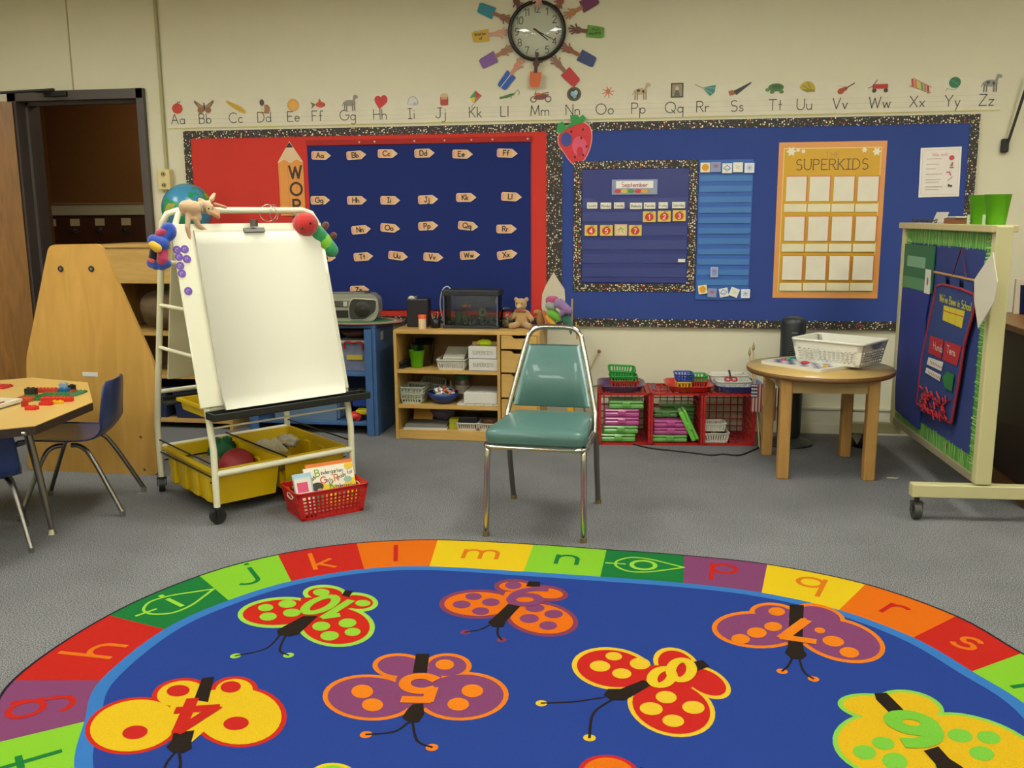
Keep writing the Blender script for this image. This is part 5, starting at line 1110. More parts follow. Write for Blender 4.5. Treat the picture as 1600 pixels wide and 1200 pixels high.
# globe
gm, N, L, bb = newmat('globe_map'); tc_ = N.new('ShaderNodeTexCoord'); nz1 = N.new('ShaderNodeTexNoise'); nz1.inputs['Scale'].default_value = 9; nz1.inputs['Detail'].default_value = 5
L.new(tc_.outputs['Object'], nz1.inputs['Vector']); cr = N.new('ShaderNodeValToRGB'); cr.color_ramp.interpolation = 'CONSTANT'; cr.color_ramp.elements[0].color = lin('3f86a8')+(1,)
e = cr.color_ramp.elements[1]; e.position = .53; e.color = lin('2f8a58')+(1,); e = cr.color_ramp.elements.new(.62); e.color = lin('9a9a3c')+(1,)
L.new(nz1.outputs['Fac'], cr.inputs['Fac']); L.new(cr.outputs['Color'], bb.inputs['Base Color']); bb.inputs['Roughness'].default_value = .25
g_ = WL(293, 326, -.33); gl_ = thing('globe', 'blue and green world globe on top of the hutch behind the easel', 'globe', (g_.x, -.33, HT))
MB().ell((0, 0, g_.z-HT), .152, gm, n=40, k=24).obj('ball', gl_)
MB().lathe([(.11, 0), (.11, .01), (.03, .03), (.025, g_.z-HT-.14), (.03, g_.z-HT-.12)], pm('6c665a', .4), 24).obj('stand', gl_)
# ---------------------------------------------------------------- blue shelf unit
BS = pm('3a5c88', .55, 0, .15, 14, .2); BX0, BX1, BYF, BYB, BT = -1.86, -1.03, -.45, -.07, .682
bs = thing('blue_shelf', 'chipped blue painted low shelf unit carrying the boombox', 'shelf unit', ((BX0+BX1)/2, (BYF+BYB)/2, 0)); bw_ = BX1-BX0; bd_ = BYB-BYF
MB().box((0, 0, BT-.0125), (bw_+.0, bd_, .025), BS, None, .003).obj('top_panel', bs)
for s_ in (-1, 1): MB().box((s_*(bw_/2-.0125), 0, (BT-.025)/2), (.025, bd_, BT-.025), BS, None, .003).obj('side_panel', bs)
for x in (-bw_/2+.045, bw_/2-.045): MB().box((x, -bd_/2-.006, (BT-.03)/2), (.045, .012, BT-.03), BS, None, .003).obj('post', bs)
for z in (.07, .375): MB().box((0, 0, z), (bw_-.05, bd_-.01, .022), BS, None, .003).obj('shelf', bs)
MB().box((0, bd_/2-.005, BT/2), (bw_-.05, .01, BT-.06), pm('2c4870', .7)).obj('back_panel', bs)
MB().box((bw_/2+.001, -.06, .60), (.002, .05, .05), pm('a8aca0', .6)).obj('sticker', bs)
# mat under the boombox
def matfn(A): A.el(0, 0, .285, .195, 'b87868', n=40).up().el(0, 0, .255, .172, 'c4bc94', n=40).up().el(0, 0, .235, .158, '3c7c44', n=40)
A = Art(.0006); matfn(A); A.obj('oval_mat', base=([(.30*math.cos(a), .205*math.sin(a)) for a in [2*PI*i/40 for i in range(40)]], .003, 'a86c5c'), loc=(-1.20, -.285, BT+.004), label='oval green woven mat with pink rim under the boombox', cat='mat')
# boombox
bbx = thing('boombox', 'silver and grey portable boombox on the green oval mat', 'boombox', (-1.285, -.29, BT+.0065), math.radians(8))
SIL = pm('9a9888', .35, .3, .04); DK = pm('35352c', .4); LS = pm('c0bcac', .3, .3, .03)
for s_ in (-1, 1): MB().tube([(s_*x, -.076, z) for x, z in rounded([(.058, .01), (.15, .008), (.219, .058), (.226, .130), (.073, .138), (.052, .08)], .02)], .003, LS, 6, True).obj('speaker_rim', bbx)
MB().box((0, -.077, .128), (.42, .004, .004), LS).obj('trim_line', bbx)
body = rounded([(-.235, 0), (.205, 0), (.235, .05), (.235, .13), (.20, .165), (-.20, .165), (-.235, .13)], .03)
MB().prism(body, .15, SIL, T(0, .075, 0) @ RX(PI/2)).obj('body', bbx)
MB().prism(rounded([(.06, .012), (.15, .012), (.215, .06), (.222, .128), (.075, .134), (.055, .08)], .02), .006, DK, T(0, -.075, 0) @ RX(PI/2)).obj('speaker_grille', bbx)
MB().prism(rounded([(-.06, .012), (-.15, .012), (-.215, .06), (-.222, .128), (-.075, .134), (-.055, .08)], .02), .006, DK, T(0, -.075, 0) @ RX(PI/2)).obj('speaker_grille', bbx)
for s_ in (-1, 1): MB().lathe([(.048, 0), (.044, .004), (.02, .001), (.008, .006), (.001, .007)], pm('24241e', .4), 28, T(s_*.137, -.081, .07) @ RX(PI/2)).obj('speaker_cone', bbx)
MB().box((0, -.078, .105), (.10, .006, .034), pm('4a4c3c', .3), None, .002).obj('radio_window', bbx); MB().box((0, -.078, .045), (.10, .006, .045), pm('2a2c24', .3), None, .002).obj('tape_door', bbx)
MB().box((.035, -.082, .105), (.024, .004, .03), pm('b0ac98', .4), None, .001).obj('button_panel', bbx)
MB().box((0, -.02, .168), (.30, .07, .012), pm('6c6a60', .35, .3), None, .004).obj('control_strip', bbx); MB().lathe([(.05, 0), (.05, .008), (.03, .012), (.0005, .012)], pm('3c3c36', .4), 24, T(.13, .0, .165)).obj('disc_lid', bbx)
MB().tube(cat([(-.21, .05, .14), (-.19, .075, .155), (0, .08, .155), (.19, .075, .155), (.21, .05, .14)], 5), .008, DK, 8).obj('handle', bbx)
# contents of the blue shelf
def tote(lab, w, d, h, body, lid, c, handle=None, rz=0, name='storage_box', alpha=1, grp=None):
    t_ = thing(name, lab, 'storage box', c, rz, grp); mt = pm(body, .25, 0, .25, 30, 0, alpha=alpha, coat=.3)
    m = MB(); 
    vs = [(sx*w/2*k, sy*d/2*k, z) for z, k in ((0, .88), (h, 1)) for sx, sy in ((-1, -1), (1, -1), (1, 1), (-1, 1))]
    m.add(vs, [[3, 2, 1, 0], [4, 5, 6, 7]]+[[i, (i+1) % 4, 4+(i+1) % 4, 4+i] for i in range(4)], mt); m.obj('tub', t_)
    MB().box((0, 0, h+.009), (w*1.06, d*1.06, .018), pm(lid, .4), None, .005).obj('lid', t_)
    if handle: MB().tube(cat([(-.055, -d/2-.008, h-.035), (-.055, -d/2-.014, h+.005), (-.03, -d/2-.014, h+.012), (0, -d/2-.014, h+.006), (.03, -d/2-.014, h+.012), (.055, -d/2-.014, h+.005), (.055, -d/2-.008, h-.035)], 4), .006, pm(handle, .4), 8).obj('handle', t_)
    return t_
tt = tote('clear storage tub with white lid and red handle on the upper blue shelf', .21, .24, .17, '6f7488', 'b8b8a8', (-1.185, -.27, .387), 'a82420')
MB().box((.0, -.118, .085), (.10, .002, .03), pm('b09c30', .5), RY(.0)).obj('yellow_label', tt)
crumple('cloth_bundle', 'folded muted red and grey cloth on the clear tub in the blue shelf', 'cloth', (0, 0, 0), (.10, .1, .03), pm('5c3c38', .9, 0, .5, 14, .5), T(-1.2, -.28, .615), 31, 18, 10, .1)
crumple('toy_pile', 'bag of green and red toys left of the clear tub in the blue shelf', 'toys', (0, 0, 0), (.09, .11, .1), pm('4a5c34', .7, 0, .6, 14, .5), T(-1.43, -.28, .50), 33, 18, 10, .15)
bn = bin_('storage_bin', 'pale blue-grey plastic bin on the bottom of the blue shelf', .42, .33, .14, pm('5c748c', .45), T(-1.50, -.27, .082), None, .94, True)
crumple('toy_pile', 'heap of brown wooden pieces filling the pale blue-grey bin', 'toys', (0, 0, 0), (.17, .12, .04), pm('4c4038', .8, 0, .5, 60, 1), T(-1.50, -.27, .19), 35, 24, 10, .1)
t_ = thing('toy_truck', 'blue and yellow plastic toy truck at the right on the bottom blue shelf', 'toy', (-1.145, -.30, .082), .1)
MB().box((0, 0, .115), (.16, .12, .08), pm('1c3c8c', .4), None, .012).obj('cab', t_); MB().box((0, 0, .165), (.13, .10, .02), pm('a89c20', .4), None, .004).obj('roof', t_)
MB().box((.02, -.05, .052), (.14, .12, .03), pm('c0ac14', .4), None, .008).obj('flatbed', t_)
for x in (-.04, .06): MB().cyl((x, -.115, .028), (x, -.09, .028), .026, pm('b02820', .4), 18).obj('wheel', t_); MB().cyl((x, .03, .028), (x, .055, .028), .026, pm('b02820', .4), 18).obj('wheel', t_)
MB().ell((0, 0, .028), (.05, .04, .028), pm('c42c20', .35)).obj('toy_dome', loc=(-1.20, -.395, .082), label='shiny red domed toy lid in front of the toy truck', cat='toy')
# ---------------------------------------------------------------- maple bookcase with drawers
KX0, KX1, KX2, KYF, KYB, KT = -.905, -.275, -.035, -.50, -.14, .657
kc = (KX0+KX2)/2; kb = thing('bookcase', 'low maple bookcase with three shelves and a drawer column on its right', 'bookcase', (kc, (KYF+KYB)/2, 0)); kd = KYB-KYF
X_ = lambda x: x-kc
MB().box((0, 0, KT-.011), (KX2-KX0, kd, .022), MAPLE, None, .002).obj('top_panel', kb)
for x in (KX0+.009, KX1, KX2-.009): MB().box((X_(x), 0, (KT-.022)/2), (.018, kd, KT-.022), MAPLE_V, None, .001).obj('side_panel', kb)
for z, hh in ((.41, .02), (.198, .02), (.045, .02)): MB().box((X_((KX0+KX1)/2), .0, z), (KX1-KX0-.018, kd-.01, hh), MAPLE).obj('shelf', kb)
MB().box((X_((KX0+KX1)/2), -kd/2+.012, .0195), (KX1-KX0-.018, .02, .034), MAPLE).obj('plinth', kb)
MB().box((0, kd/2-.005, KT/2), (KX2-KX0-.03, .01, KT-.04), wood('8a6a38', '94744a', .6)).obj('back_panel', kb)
dz = [(.595, .075), (.482, .125), (.340, .135), (.20, .12), (.075, .10)]
for z, h in dz:
    d_ = MB(); w = KX2-KX1-.034; d_.prism([(-w/2, -h/2), (w/2, -h/2), (w/2, h/2-.0), (.045, h/2), (.03, h/2-.016), (-.03, h/2-.016), (-.045, h/2), (-w/2, h/2)], .016, MAPLE, RX(PI/2)); d_.obj('drawer_front', kb, loc=(X_((KX1+KX2)/2), -kd/2+.004, z))
# ---- on top
blk = pm('201e20', .4)
t_ = thing('speaker_box', 'black box with a pale round dial at the left on the bookcase top', 'box', (-.80, -.29, KT), .1)
MB().box((0, 0, .085), (.13, .13, .17), blk, None, .006).obj('case', t_); MB().box((-.03, -.02, .16), (.055, .06, .05), pm('4a4844', .4), None, .005).obj('head', t_)
MB().lathe([(.024, 0), (.024, .006), (.012, .008), (.001, .006)], pm('a8a498', .4), 20, T(-.035, -.052, .165) @ RX(PI/2)).obj('dial', t_)
MB().tube([(.0+.09*math.cos(a), .03+.06*math.sin(a), .004) for a in [PI+PI*i/12 for i in range(13)]], .005, pm('8a8678', .5), 6).obj('cable', t_)
t_ = thing('pill_bottle', 'white plastic bottle with orange cap on the bookcase top', 'bottle', (-.745, -.43, KT))
MB().lathe([(.022, 0), (.023, .003), (.023, .06), (.02, .066)], pm('d0b48c', .3), 20).obj('bottle_body', t_); MB().lathe([(.025, 0), (.025, .017), (.023, .02), (.001, .02)], pm('e0501c', .4), 20, T(0, 0, .064)).obj('cap', t_)
p = FL(681, 512, KT); t_ = thing('pen_cup', 'small black cup of pens between the bottle and the fish tank', 'cup', (p.x, p.y, KT))
MB().lathe([(.001, .002), (.026, .002), (.026, 0), (.028, 0), (.028, .055), (.025, .055), (.025, .004), (.001, .004)], blk, 20).obj('cup', t_)
for k, c_ in enumerate(('1c1c1c', 'b8b09c', '303040', '8c8060', '202020')): a = k*1.3; MB().cyl((.01*math.cos(a), .01*math.sin(a), .005), (.026*math.cos(a), .022*math.sin(a), .085+.008*(k % 3)), .0035, pm(c_, .4), 8).obj('pen', t_)
t0 = WL(697, 515, -.33); t1 = WL(781, 515, -.33); tw = t1.x-t0.x; 
ft = thing('fish_tank', 'small rectangular fish tank with black hood on the bookcase', 'fish tank', ((t0.x+t1.x)/2, -.31, KT), 0); fh = .215; fd = .17
for s_ in (-1, 1): MB().box((0, s_*(fd/2-.002), fh/2), (tw, .004, fh-.03), GLASS).obj('glass_pane', ft); MB().box((s_*(tw/2-.002), 0, fh/2), (.004, fd-.008, fh-.03), GLASS).obj('glass_pane', ft)
FR_ = pm('26262a', .4)
MB().box((0, 0, .009), (tw+.008, fd+.008, .018), FR_, None, .002).obj('base_frame', ft); MB().box((0, 0, fh-.004), (tw+.012, fd+.012, .032), FR_, None, .004).obj('hood', ft)
for sx in (-1, 1):
    for sy in (-1, 1): MB().box((sx*(tw/2-.003), sy*(fd/2-.003), fh/2), (.008, .008, fh-.03), pm('54586a', .3)).obj('corner_post', ft)
m = MB(); rnd = random.Random(5)
for k in range(150): m.ell((rnd.uniform(-tw/2+.015, tw/2-.015), rnd.uniform(-fd/2+.015, fd/2-.015), .024+rnd.uniform(0, .014)), rnd.uniform(.006, .010), pm(rnd.choice(['2a3834', '3c4440', '56605c', '1e2a28', '6c7470']), .4), n=6, k=4)
m.obj('gravel', ft, kind='stuff')
for x, y, c_, hh in ((-.09, 0, '3c6a30', .075), (-.06, .03, '4a7038', .06), (.05, .01, '5c6c54', .10), (.11, -.02, '6c7a68', .06), (.0, .03, '46563c', .05)):
    m = MB()
    for k in range(7): a = k*.9; m.tube(cat([(x, y, .02), (x+.012*math.cos(a), y+.012*math.sin(a), .02+hh*.5), (x+.024*math.cos(a), y+.02*math.sin(a), .02+hh)], 3), .004, pm(c_, .6), 5, rs=None)
    m.obj('water_plant', ft)
MB().tube([(.06+.018*math.cos(a), -.02, .09+.02*math.sin(a)) for a in [2*PI*i/14 for i in range(14)]], .008, pm('8a9484', .6), 6, True).obj('arch_ornament', ft)
MB().box((tw/2-.035, fd/2-.012, .155), (.03, .012, .04), pm('a8a898', .5), None, .003).obj('thermometer', ft)
MB().tube(cat([(-tw/2+.02, .03, fh+.01), (-tw/2-.0, .03, fh+.025), (-tw/2-.03, .03, fh+.0), (-tw/2-.045, .03, .13), (-tw/2-.03, .04, .03)], 5), .004, pm('a8acb0', .3), 6).obj('air_tube', ft)
fs_ = thing('goldfish', 'orange goldfish swimming in the fish tank', 'fish', ((t0.x+t1.x)/2-.045, -.34, KT+.128))
MB().ell((0, 0, 0), (.022, .008, .010), pm('d0602c', .4), n=14, k=8).obj('fish_body', fs_); MB().prism([(.018, 0), (.038, .012), (.034, 0), (.038, -.01)], .002, pm('c8703c', .4), RX(PI/2)).obj('tail', fs_); MB().prism([(-.008, .008), (.008, .018), (.012, .006)], .002, pm('c8703c', .4), RX(PI/2)).obj('fin', fs_)
p = FL(792, 513, KT); t_ = thing('glass_jar', 'clear glass jar with glinting beads between the fish tank and teddy', 'jar', (p.x+.0, p.y+.03, KT))
MB().lathe([(.001, .004), (.036, .004), (.04, .012), (.04, .09), (.03, .105), (.03, .12), (.033, .12)], GLASS, 28, None, True, False).obj('jar_glass', t_); 
m = MB(); rnd = random.Random(9)
for k in range(60): a = rnd.uniform(0, 6.3); r = rnd.uniform(0, .03); m.ell((r*math.cos(a), r*math.sin(a), .012+rnd.uniform(0, .05)), .006, pm(rnd.choice(['a89868', 'c8c0a0', '8a7848', '9c9484']), .15, .3), n=7, k=5)
m.obj('beads', t_, kind='stuff')
# teddy
def plush(name, lab, catg, origin, parts, grp=None, vox=.005, eyes=()):
    """parts: (part name, colour, [ (p, q, r1, r2) capsule chains in world coordinates ])"""
    O = Vector(origin); t_ = thing(name, lab, catg, O, 0, grp)
    for nm, col, caps in parts:
        m = MB(); mt = pm(col, .95, 0, .12, 90, 1.0, sheen=.4)
        for c_ in caps:
            p, q, r1, r2 = c_; p = Vector(p)-O; q = Vector(q)-O; L_ = (q-p).length; k = max(1, int(L_/(.35*min(r1, r2)))) if L_ > 1e-4 else 0
            for i in range(k+1): s_ = i/k if k else 0; m.ell(tuple(p.lerp(q, s_)), r1+(r2-r1)*s_, mt, n=12, k=8)
        remesh(m.obj(nm, t_), vox)
    for p, r in eyes: MB().ell(tuple(Vector(p)-O), r, pm('14100c', .2), n=10, k=6).obj('eye', t_)
    return t_
b0 = Vector((-.168, -.30, KT))
plush('teddy_bear', 'tan plush teddy bear sitting on the bookcase beside the jar', 'plush toy', b0, [
 ('bear_body', 'b08a54', [(b0+Vector((0, 0, .045)), b0+Vector((0, 0, .085)), .042, .034), (b0+Vector((-.028, -.03, .02)), b0+Vector((-.05, -.08, .018)), .019, .018), (b0+Vector((.028, -.03, .02)), b0+Vector((.055, -.075, .018)), .019, .018), (b0+Vector((.03, -.01, .09)), b0+Vector((.062, -.03, .055)), .016, .016), (b0+Vector((-.03, -.01, .09)), b0+Vector((-.06, -.03, .06)), .016, .016)]),
 ('bear_head', 'b08c58', [(b0+Vector((-.004, -.012, .138)), b0+Vector((-.004, -.012, .14)), .036, .036), (b0+Vector((-.034, -.008, .168)), b0+Vector((-.034, -.008, .169)), .013, .013), (b0+Vector((.03, -.005, .168)), b0+Vector((.03, -.005, .169)), .013, .013)]),
 ('muzzle', 'c8aa78', [(b0+Vector((-.012, -.045, .130)), b0+Vector((-.012, -.05, .129)), .016, .013)]),
 ('bow', 'b05c4c', [(b0+Vector((-.03, -.03, .105)), b0+Vector((.02, -.03, .103)), .010, .010)])],
 eyes=[(b0+Vector((-.024, -.043, .147)), .004), (b0+Vector((.006, -.045, .148)), .004)])
b1 = Vector((-.06, -.32, KT))
plush('plush_puppy', 'small orange plush animal tucked between the teddy and the colourful parrot', 'plush toy', b1+Vector((.0, .06, 0)), [('body', 'b0763c', [(b1+Vector((0, .06, .03)), b1+Vector((-.01, .06, .085)), .026, .02), (b1+Vector((-.02, .05, .09)), b1+Vector((-.035, .045, .09)), .016, .011)])])
# colourful plush hung from a stick at the right end
q0 = Vector((.045, -.30, KT)); rr_ = lambda u, v, dy=0: WL(u, v, -.33+dy)
plush('plush_parrot', 'bright green, yellow, orange and purple plush parrot at the right end of the bookcase top', 'plush toy', (q0.x-.03, -.33, KT), [
 ('green_breast', '6cb02c', [(rr_(862, 489), rr_(873, 496), .030, .026)]), ('teal_tail', '2f6c58', [(rr_(884, 497), rr_(892, 508), .028, .014), (rr_(889, 500), rr_(892, 520, -.03), .014, .009)]),
 ('yellow_wing', 'c89c20', [(rr_(855, 495), rr_(864, 506), .016, .018)]), ('orange_wing', 'c05c2c', [(rr_(850, 488), rr_(856, 504), .012, .015)]),
 ('purple_wing', '8c6c98', [(rr_(874, 474, -.03), rr_(888, 485, -.03), .030, .024), (rr_(880, 486, -.03), rr_(876, 493, -.03), .022, .010)]),
 ('pink_head', 'a8486c', [(rr_(860, 470, .01), rr_(866, 470, .01), .030, .03)]), ('grey_face', '8c9488', [(rr_(858, 478, -.014), rr_(864, 479, -.014), .024, .022)])], vox=.004)
for (u0, v0, u1, v1, l) in ((894, 467, 893, 505, 'slim wooden stick standing upright beside the parrot'), (900, 503, 902, 530, 'short thin wooden stick leaning behind the teal chair back')):
    a, b = WL(u0, v0, -.30), WL(u1, v1, -.30); b = Vector((b.x, b.y, min(b.z, KT))); o_ = b
    MB().cyl(tuple(a-o_), (0, 0, 0), .006, pm('b89858', .6), 8).obj('wooden_stick', loc=tuple(o_), label=l, cat='stick')
# white paper flame shape on the wall between boards
pa = [WL(u, v, -.03) for u, v in ((865, 425), (872, 437), (882, 452), (883, 466), (882, 480), (876, 495), (850, 495), (846, 480), (847, 460), (853, 445))]
ox, oz = WL(865, 460, -.03).x, WL(865, 460, -.03).z
A = Art(); A.stroke([(0, -.1), (0, .1)], .002, 'c4b498'); A.obj('paper_cone', base=([(p.x-ox, p.z-oz) for p in pa], .012, 'c8bca0'), M=WALLM(ox, oz, -.028), label='cream pointed paper shape pinned at the seam of the two boards', cat='paper decoration')
# ---- in the shelves
S1, S2, S3 = .42, .208, .055
def sm(u, v, y): return WL(u, v, y).x
m1 = pm('bdb8a4', .45)
t_ = thing('bucket', 'lime green plastic cup inside a clear one on the top shelf', 'cup', (sm(650, 560, -.42), -.40, S1))
def cup(parent, nm, r0, r1, h, mt, M=None, t=.002): 
    return MB().lathe([(.001, .0), (r0, 0), (r1, h), (r1+.002, h), (r1-t, h), (r0-t, .004), (.001, .004)], mt, 28).obj(nm, parent, M=M)
LIME = pm('6cc81c', .35, 0, .05, 8, 0); cup(t_, 'cup', .034, .046, .105, LIME)
t_ = thing('clear_cup', 'big frosted clear tumbler set behind the lime green cup', 'cup', (sm(652, 560, -.42)+.005, -.32, S1)); cup(t_, 'cup', .05, .072, .135, clearmat('frosted', 'c0c4b4', .3, .15))
t_ = thing('black_bowl', 'black wire bowl of dark odds and ends behind the lime green cup', 'bowl', (sm(652, 560, -.42)-.0, -.225, S1)); cup(t_, 'bowl', .045, .06, .15, blk)
t_ = thing('stapler', 'black stapler at the left end of the top shelf', 'stapler', (-.862, -.40, S1), 1.3); MB().box((0, 0, .008), (.12, .035, .016), blk, None, .003).obj('base', t_); MB().box((.0, 0, .033), (.11, .025, .02), blk, RY(-.12), .005).obj('arm', t_); MB().cyl((-.05, -.015, .03), (-.05, .015, .03), .012, blk, 12).obj('hinge', t_)
WB = pm('c0bcac', .45)
ba = basket('wire_basket', 'white slotted basket holding papers on the top shelf of the bookcase', .17, .22, .06, WB, T(-.565, -.37, S1), 12, 10, 1, None, .9, .45)
MB().box((0, 0, 0), (.13, .15, .06), pm('b8b4a0', .7), None, .002).obj('paper_sheets', M=T(-.56, -.35, S1+.062) @ RX(.35), label='block of off-white papers leaning in the white basket on the top shelf', cat='paper')
def kbox(lab, z, txt, dx=0):
    t_ = thing('card_box', lab, 'box', (-.365+dx, -.36, z), 0, 'white reading boxes'); MB().box((0, 0, .036), (.17, .25, .07), pm('c2bfb0', .6), None, .002).obj('carton', t_)
    A = Art(); A.rect(0, 0, .168, .012, '8c88a8') if False else None; A.up().text(txt, 0, 0, .02, .0022, '8c8474', gap=.25, sx=.8, serif=.1); A.up().rect(0, -.033, .168, .003, '8884a8')
    A.obj('printed_title', t_, M=T(0, -.1258, .036) @ RX(PI/2)); return t_
kbox('white box lettered SUPERKIDS, lower of two on the top shelf', S1, 'SUPERKIDS', -.006); kbox('white box lettered SUPERKIDS, upper of two on the top shelf', S1+.072, 'SUPERKIDS', -.008)
MB().tube([(-.10, 0, 0), (.06, 0, .0)], .012, pm('b89468', .7), 10).obj('rolled_paper', loc=(-.345, -.42, S1+.155), label='rolled brown paper lying on the two white boxes', cat='paper roll')
crumple('ribbon_bow', 'fluorescent yellow ribbon bow around the brown paper roll', 'ribbon', (0, 0, 0), (.045, .02, .018), pm('c8dc1c', .5), T(-.37, -.43, S1+.162), 41, 12, 8, .35)
# second shelf
def smallbasket(lab, w, d, h, mat, M, grp=None, nx=6, ny=5, nz=1, taper=.86, name='small_basket', frac=.45): return basket(name, lab, w, d, h, mat, M, nx, ny, nz, grp, taper, frac, top=h*.18, rimw=.006)
GB = pm('a8ac98', .45)
smallbasket('pale grey slotted basket, lower of the nested pair at the left of the middle shelf', .135, .17, .06, GB, T(-.815, -.38, S2), 'baskets on the middle shelf', 7, 7, 2)
smallbasket('pale grey slotted basket nested on top of another at the left of the middle shelf', .145, .18, .06, GB, T(-.812, -.38, S2+.04), 'baskets on the middle shelf', 7, 7, 2)
smallbasket('pale grey slotted basket tipped up at the back of the middle shelf', .145, .10, .055, GB, T(-.74, -.21, S2+.05) @ RY(.12) @ RX(.2), 'baskets on the middle shelf', 8, 6, 1)
t_ = thing('marker_bowl', 'dark blue bowl heaped with capped markers on the middle shelf', 'bowl', (-.632, -.40, S2)); MB().lathe([(.001, 0), (.05, 0), (.085, .04), (.092, .068), (.088, .068), (.08, .04), (.048, .004), (.001, .004)], pm('24386c', .35), 32).obj('bowl', t_)
rnd = random.Random(11); mk = ['c8c8c0', 'd8d8d0', 'c85020', '9c2028', 'b8c4c8', '3c6ca0', 'd0ccc0', 'd86828']
for k in range(34):
    a = rnd.uniform(0, 2*PI); r = rnd.uniform(0, .062); x, y, z = r*math.cos(a), r*math.sin(a), .056+rnd.uniform(0, .04)*(1-r/.09); d_ = Vector((rnd.uniform(-.7, .7), -1, rnd.uniform(.0, .6))).normalized()*.035
    o_ = Vector((-.632+x, -.40+y, S2+z)); tm = thing('marker', '%s-capped marker pen heaped in the dark blue bowl' % ('white', 'white', 'orange', 'red', 'pale blue', 'blue', 'white', 'bright orange')[k % 8], 'marker', o_, 0, 'markers in the blue bowl'); cl = mk[k % 8]
    MB().cyl(tuple(-d_), tuple(d_*.4), .0075, pm('c0c0b8' if k % 2 else cl, .4), 8).obj('barrel', tm); MB().cyl(tuple(d_*.4), tuple(d_), .0082, pm(cl, .4), 8).obj('cap', tm)
t_ = thing('plastic_jar', 'clear jar with green lid and picture label at the back of the middle shelf', 'jar', (-.548, -.24, S2)); MB().lathe([(.001, 0), (.045, 0), (.047, .01), (.047, .12), (.04, .13)], pm('6c5c54', .3, 0, .5, 30, 0, coat=.4), 24).obj('jar_body', t_); MB().lathe([(.048, 0), (.048, .022), (.044, .025), (.001, .025)], pm('2c7040', .4), 24, T(0, 0, .125)).obj('lid', t_)
MB().lathe([(.0475, 0), (.0475, .05)], pm('b0a490', .5, 0, .4, 40), 24, T(0, 0, .035)).obj('label_band', t_)
for x in (-.655, -.62): t_ = thing('glue_bottle', 'small white glue bottle behind the marker bowl, %s' % ('left one' if x < -.64 else 'right one'), 'bottle', (x, -.25, S2), 0, 'glue bottles'); MB().lathe([(.015, 0), (.016, .07), (.008, .08)], pm('8c8c88', .4), 14).obj('bottle_body', t_); MB().lathe([(.008, 0), (.004, .03), (.001, .032)], pm('a8a49c', .4), 12, T(0, 0, .078)).obj('nozzle', t_)
for k in range(5): MB().box((0, 0, .008), (.052, .2, .014), pm('b8b4a4', .6), None, .001).obj('folder_box', loc=(-.505+.054*k, -.38, S2), label='cream flat box in the row under the paper stack, ' + ('leftmost', 'second from left', 'middle', 'second from right', 'rightmost')[k], cat='box', group='flat boxes on the middle shelf')
paper_stack('thick stack of white paper on the middle shelf', .20, .24, .062, 'c8c4b8', (-.39, -.36, S2+.017))
# third shelf
MB().box((0, 0, .006), (.26, .24, .012), pm('b8b4a4', .7)).obj('paper_stack', loc=(-.74, -.36, S3+.0), rot=(0, 0, .1), label='white paper stack at the left of the bottom shelf', cat='paper')
MB().box((0, 0, .008), (.25, .23, .016), pm('6c6a60', .7)).obj('magazine_stack', loc=(-.735, -.355, S3+.0125), rot=(0, 0, .05), label='grey magazines on the white paper stack on the bottom shelf', cat='magazines')
MB().box((0, 0, .0), (.12, .012, .07), pm('a87c30', .7), None, .002).obj('envelope', M=T(-.775, -.34, S3+.068) @ RX(-.3), label='ochre envelope standing on the grey magazines', cat='envelope')
crumple('cloth_bag', 'mauve cloth pouch leaning at the back of the bottom shelf', 'bag', (0, 0, 0), (.085, .03, .055), pm('5c5064', .85, 0, .15, 20, .4), T(-.66, -.33, S3+.09) @ RY(.15), 51, 18, 10, .08)
for z, l in ((0, 'lower'), (.031, 'upper')): MB().box((0, 0, .015), (.055, .06, .03), pm('a8a820', .5), None, .002).obj('yellow_box', loc=(-.565, -.40, S3+z), label='small yellow box on the bottom shelf, %s of two' % l, cat='box', group='small yellow boxes')
smallbasket('white slotted basket holding a black box on the bottom shelf', .13, .16, .045, pm('c4c0b0', .45), T(-.475, -.39, S3), 'white baskets on the bottom shelf', 9, 9, 1)
t_ = MB().box((0, 0, .04), (.10, .12, .06), blk, None, .003).obj('black_box', loc=(-.475, -.385, S3+.008), rot=(0, 0, .05), label='black box with pale print in the white basket on the bottom shelf', cat='box')
MB().box((0, 0, 0), (.09, .005, .03), pm('b0aca0', .6)).obj('white_card', loc=(-.47, -.31, S3+.105), label='white card standing behind the black box on the bottom shelf', cat='card')
smallbasket('white slotted basket holding a round brown tub on the bottom shelf', .13, .16, .045, pm('c4c0b0', .45), T(-.345, -.39, S3), 'white baskets on the bottom shelf', 9, 9, 1)
MB().lathe([(.001, 0), (.04, 0), (.052, .045), (.05, .052), (.001, .056)], pm('6c4a34', .5, 0, .4, 60), 24).obj('round_tub', loc=(-.345, -.39, S3+.01), label='round brown-topped tub in the right white basket on the bottom shelf', cat='tub')
MB().box((0, 0, .055), (.13, .06, .11), pm('34402c', .5)).obj('green_box', loc=(-.35, -.22, S3), label='dark green box at the back right of the bottom shelf', cat='box')
# things on the floor between bookcase and crates
crumple('tinsel_pile', 'glittering heap of party beads on the floor behind the teal chair', 'beads', (0, 0, 0), (.10, .08, .06), pm('6c6048', .2, .6, .6, 120, 1), T(.10, -.33, .062), 61, 24, 12, .25)
MB().box((0, 0, 0), (.04, .05, .10), pm('c89410', .5), None, .003).obj('yellow_box', loc=(.135, -.385, .16), label='yellow carton standing in the glittering heap behind the teal chair', cat='box')
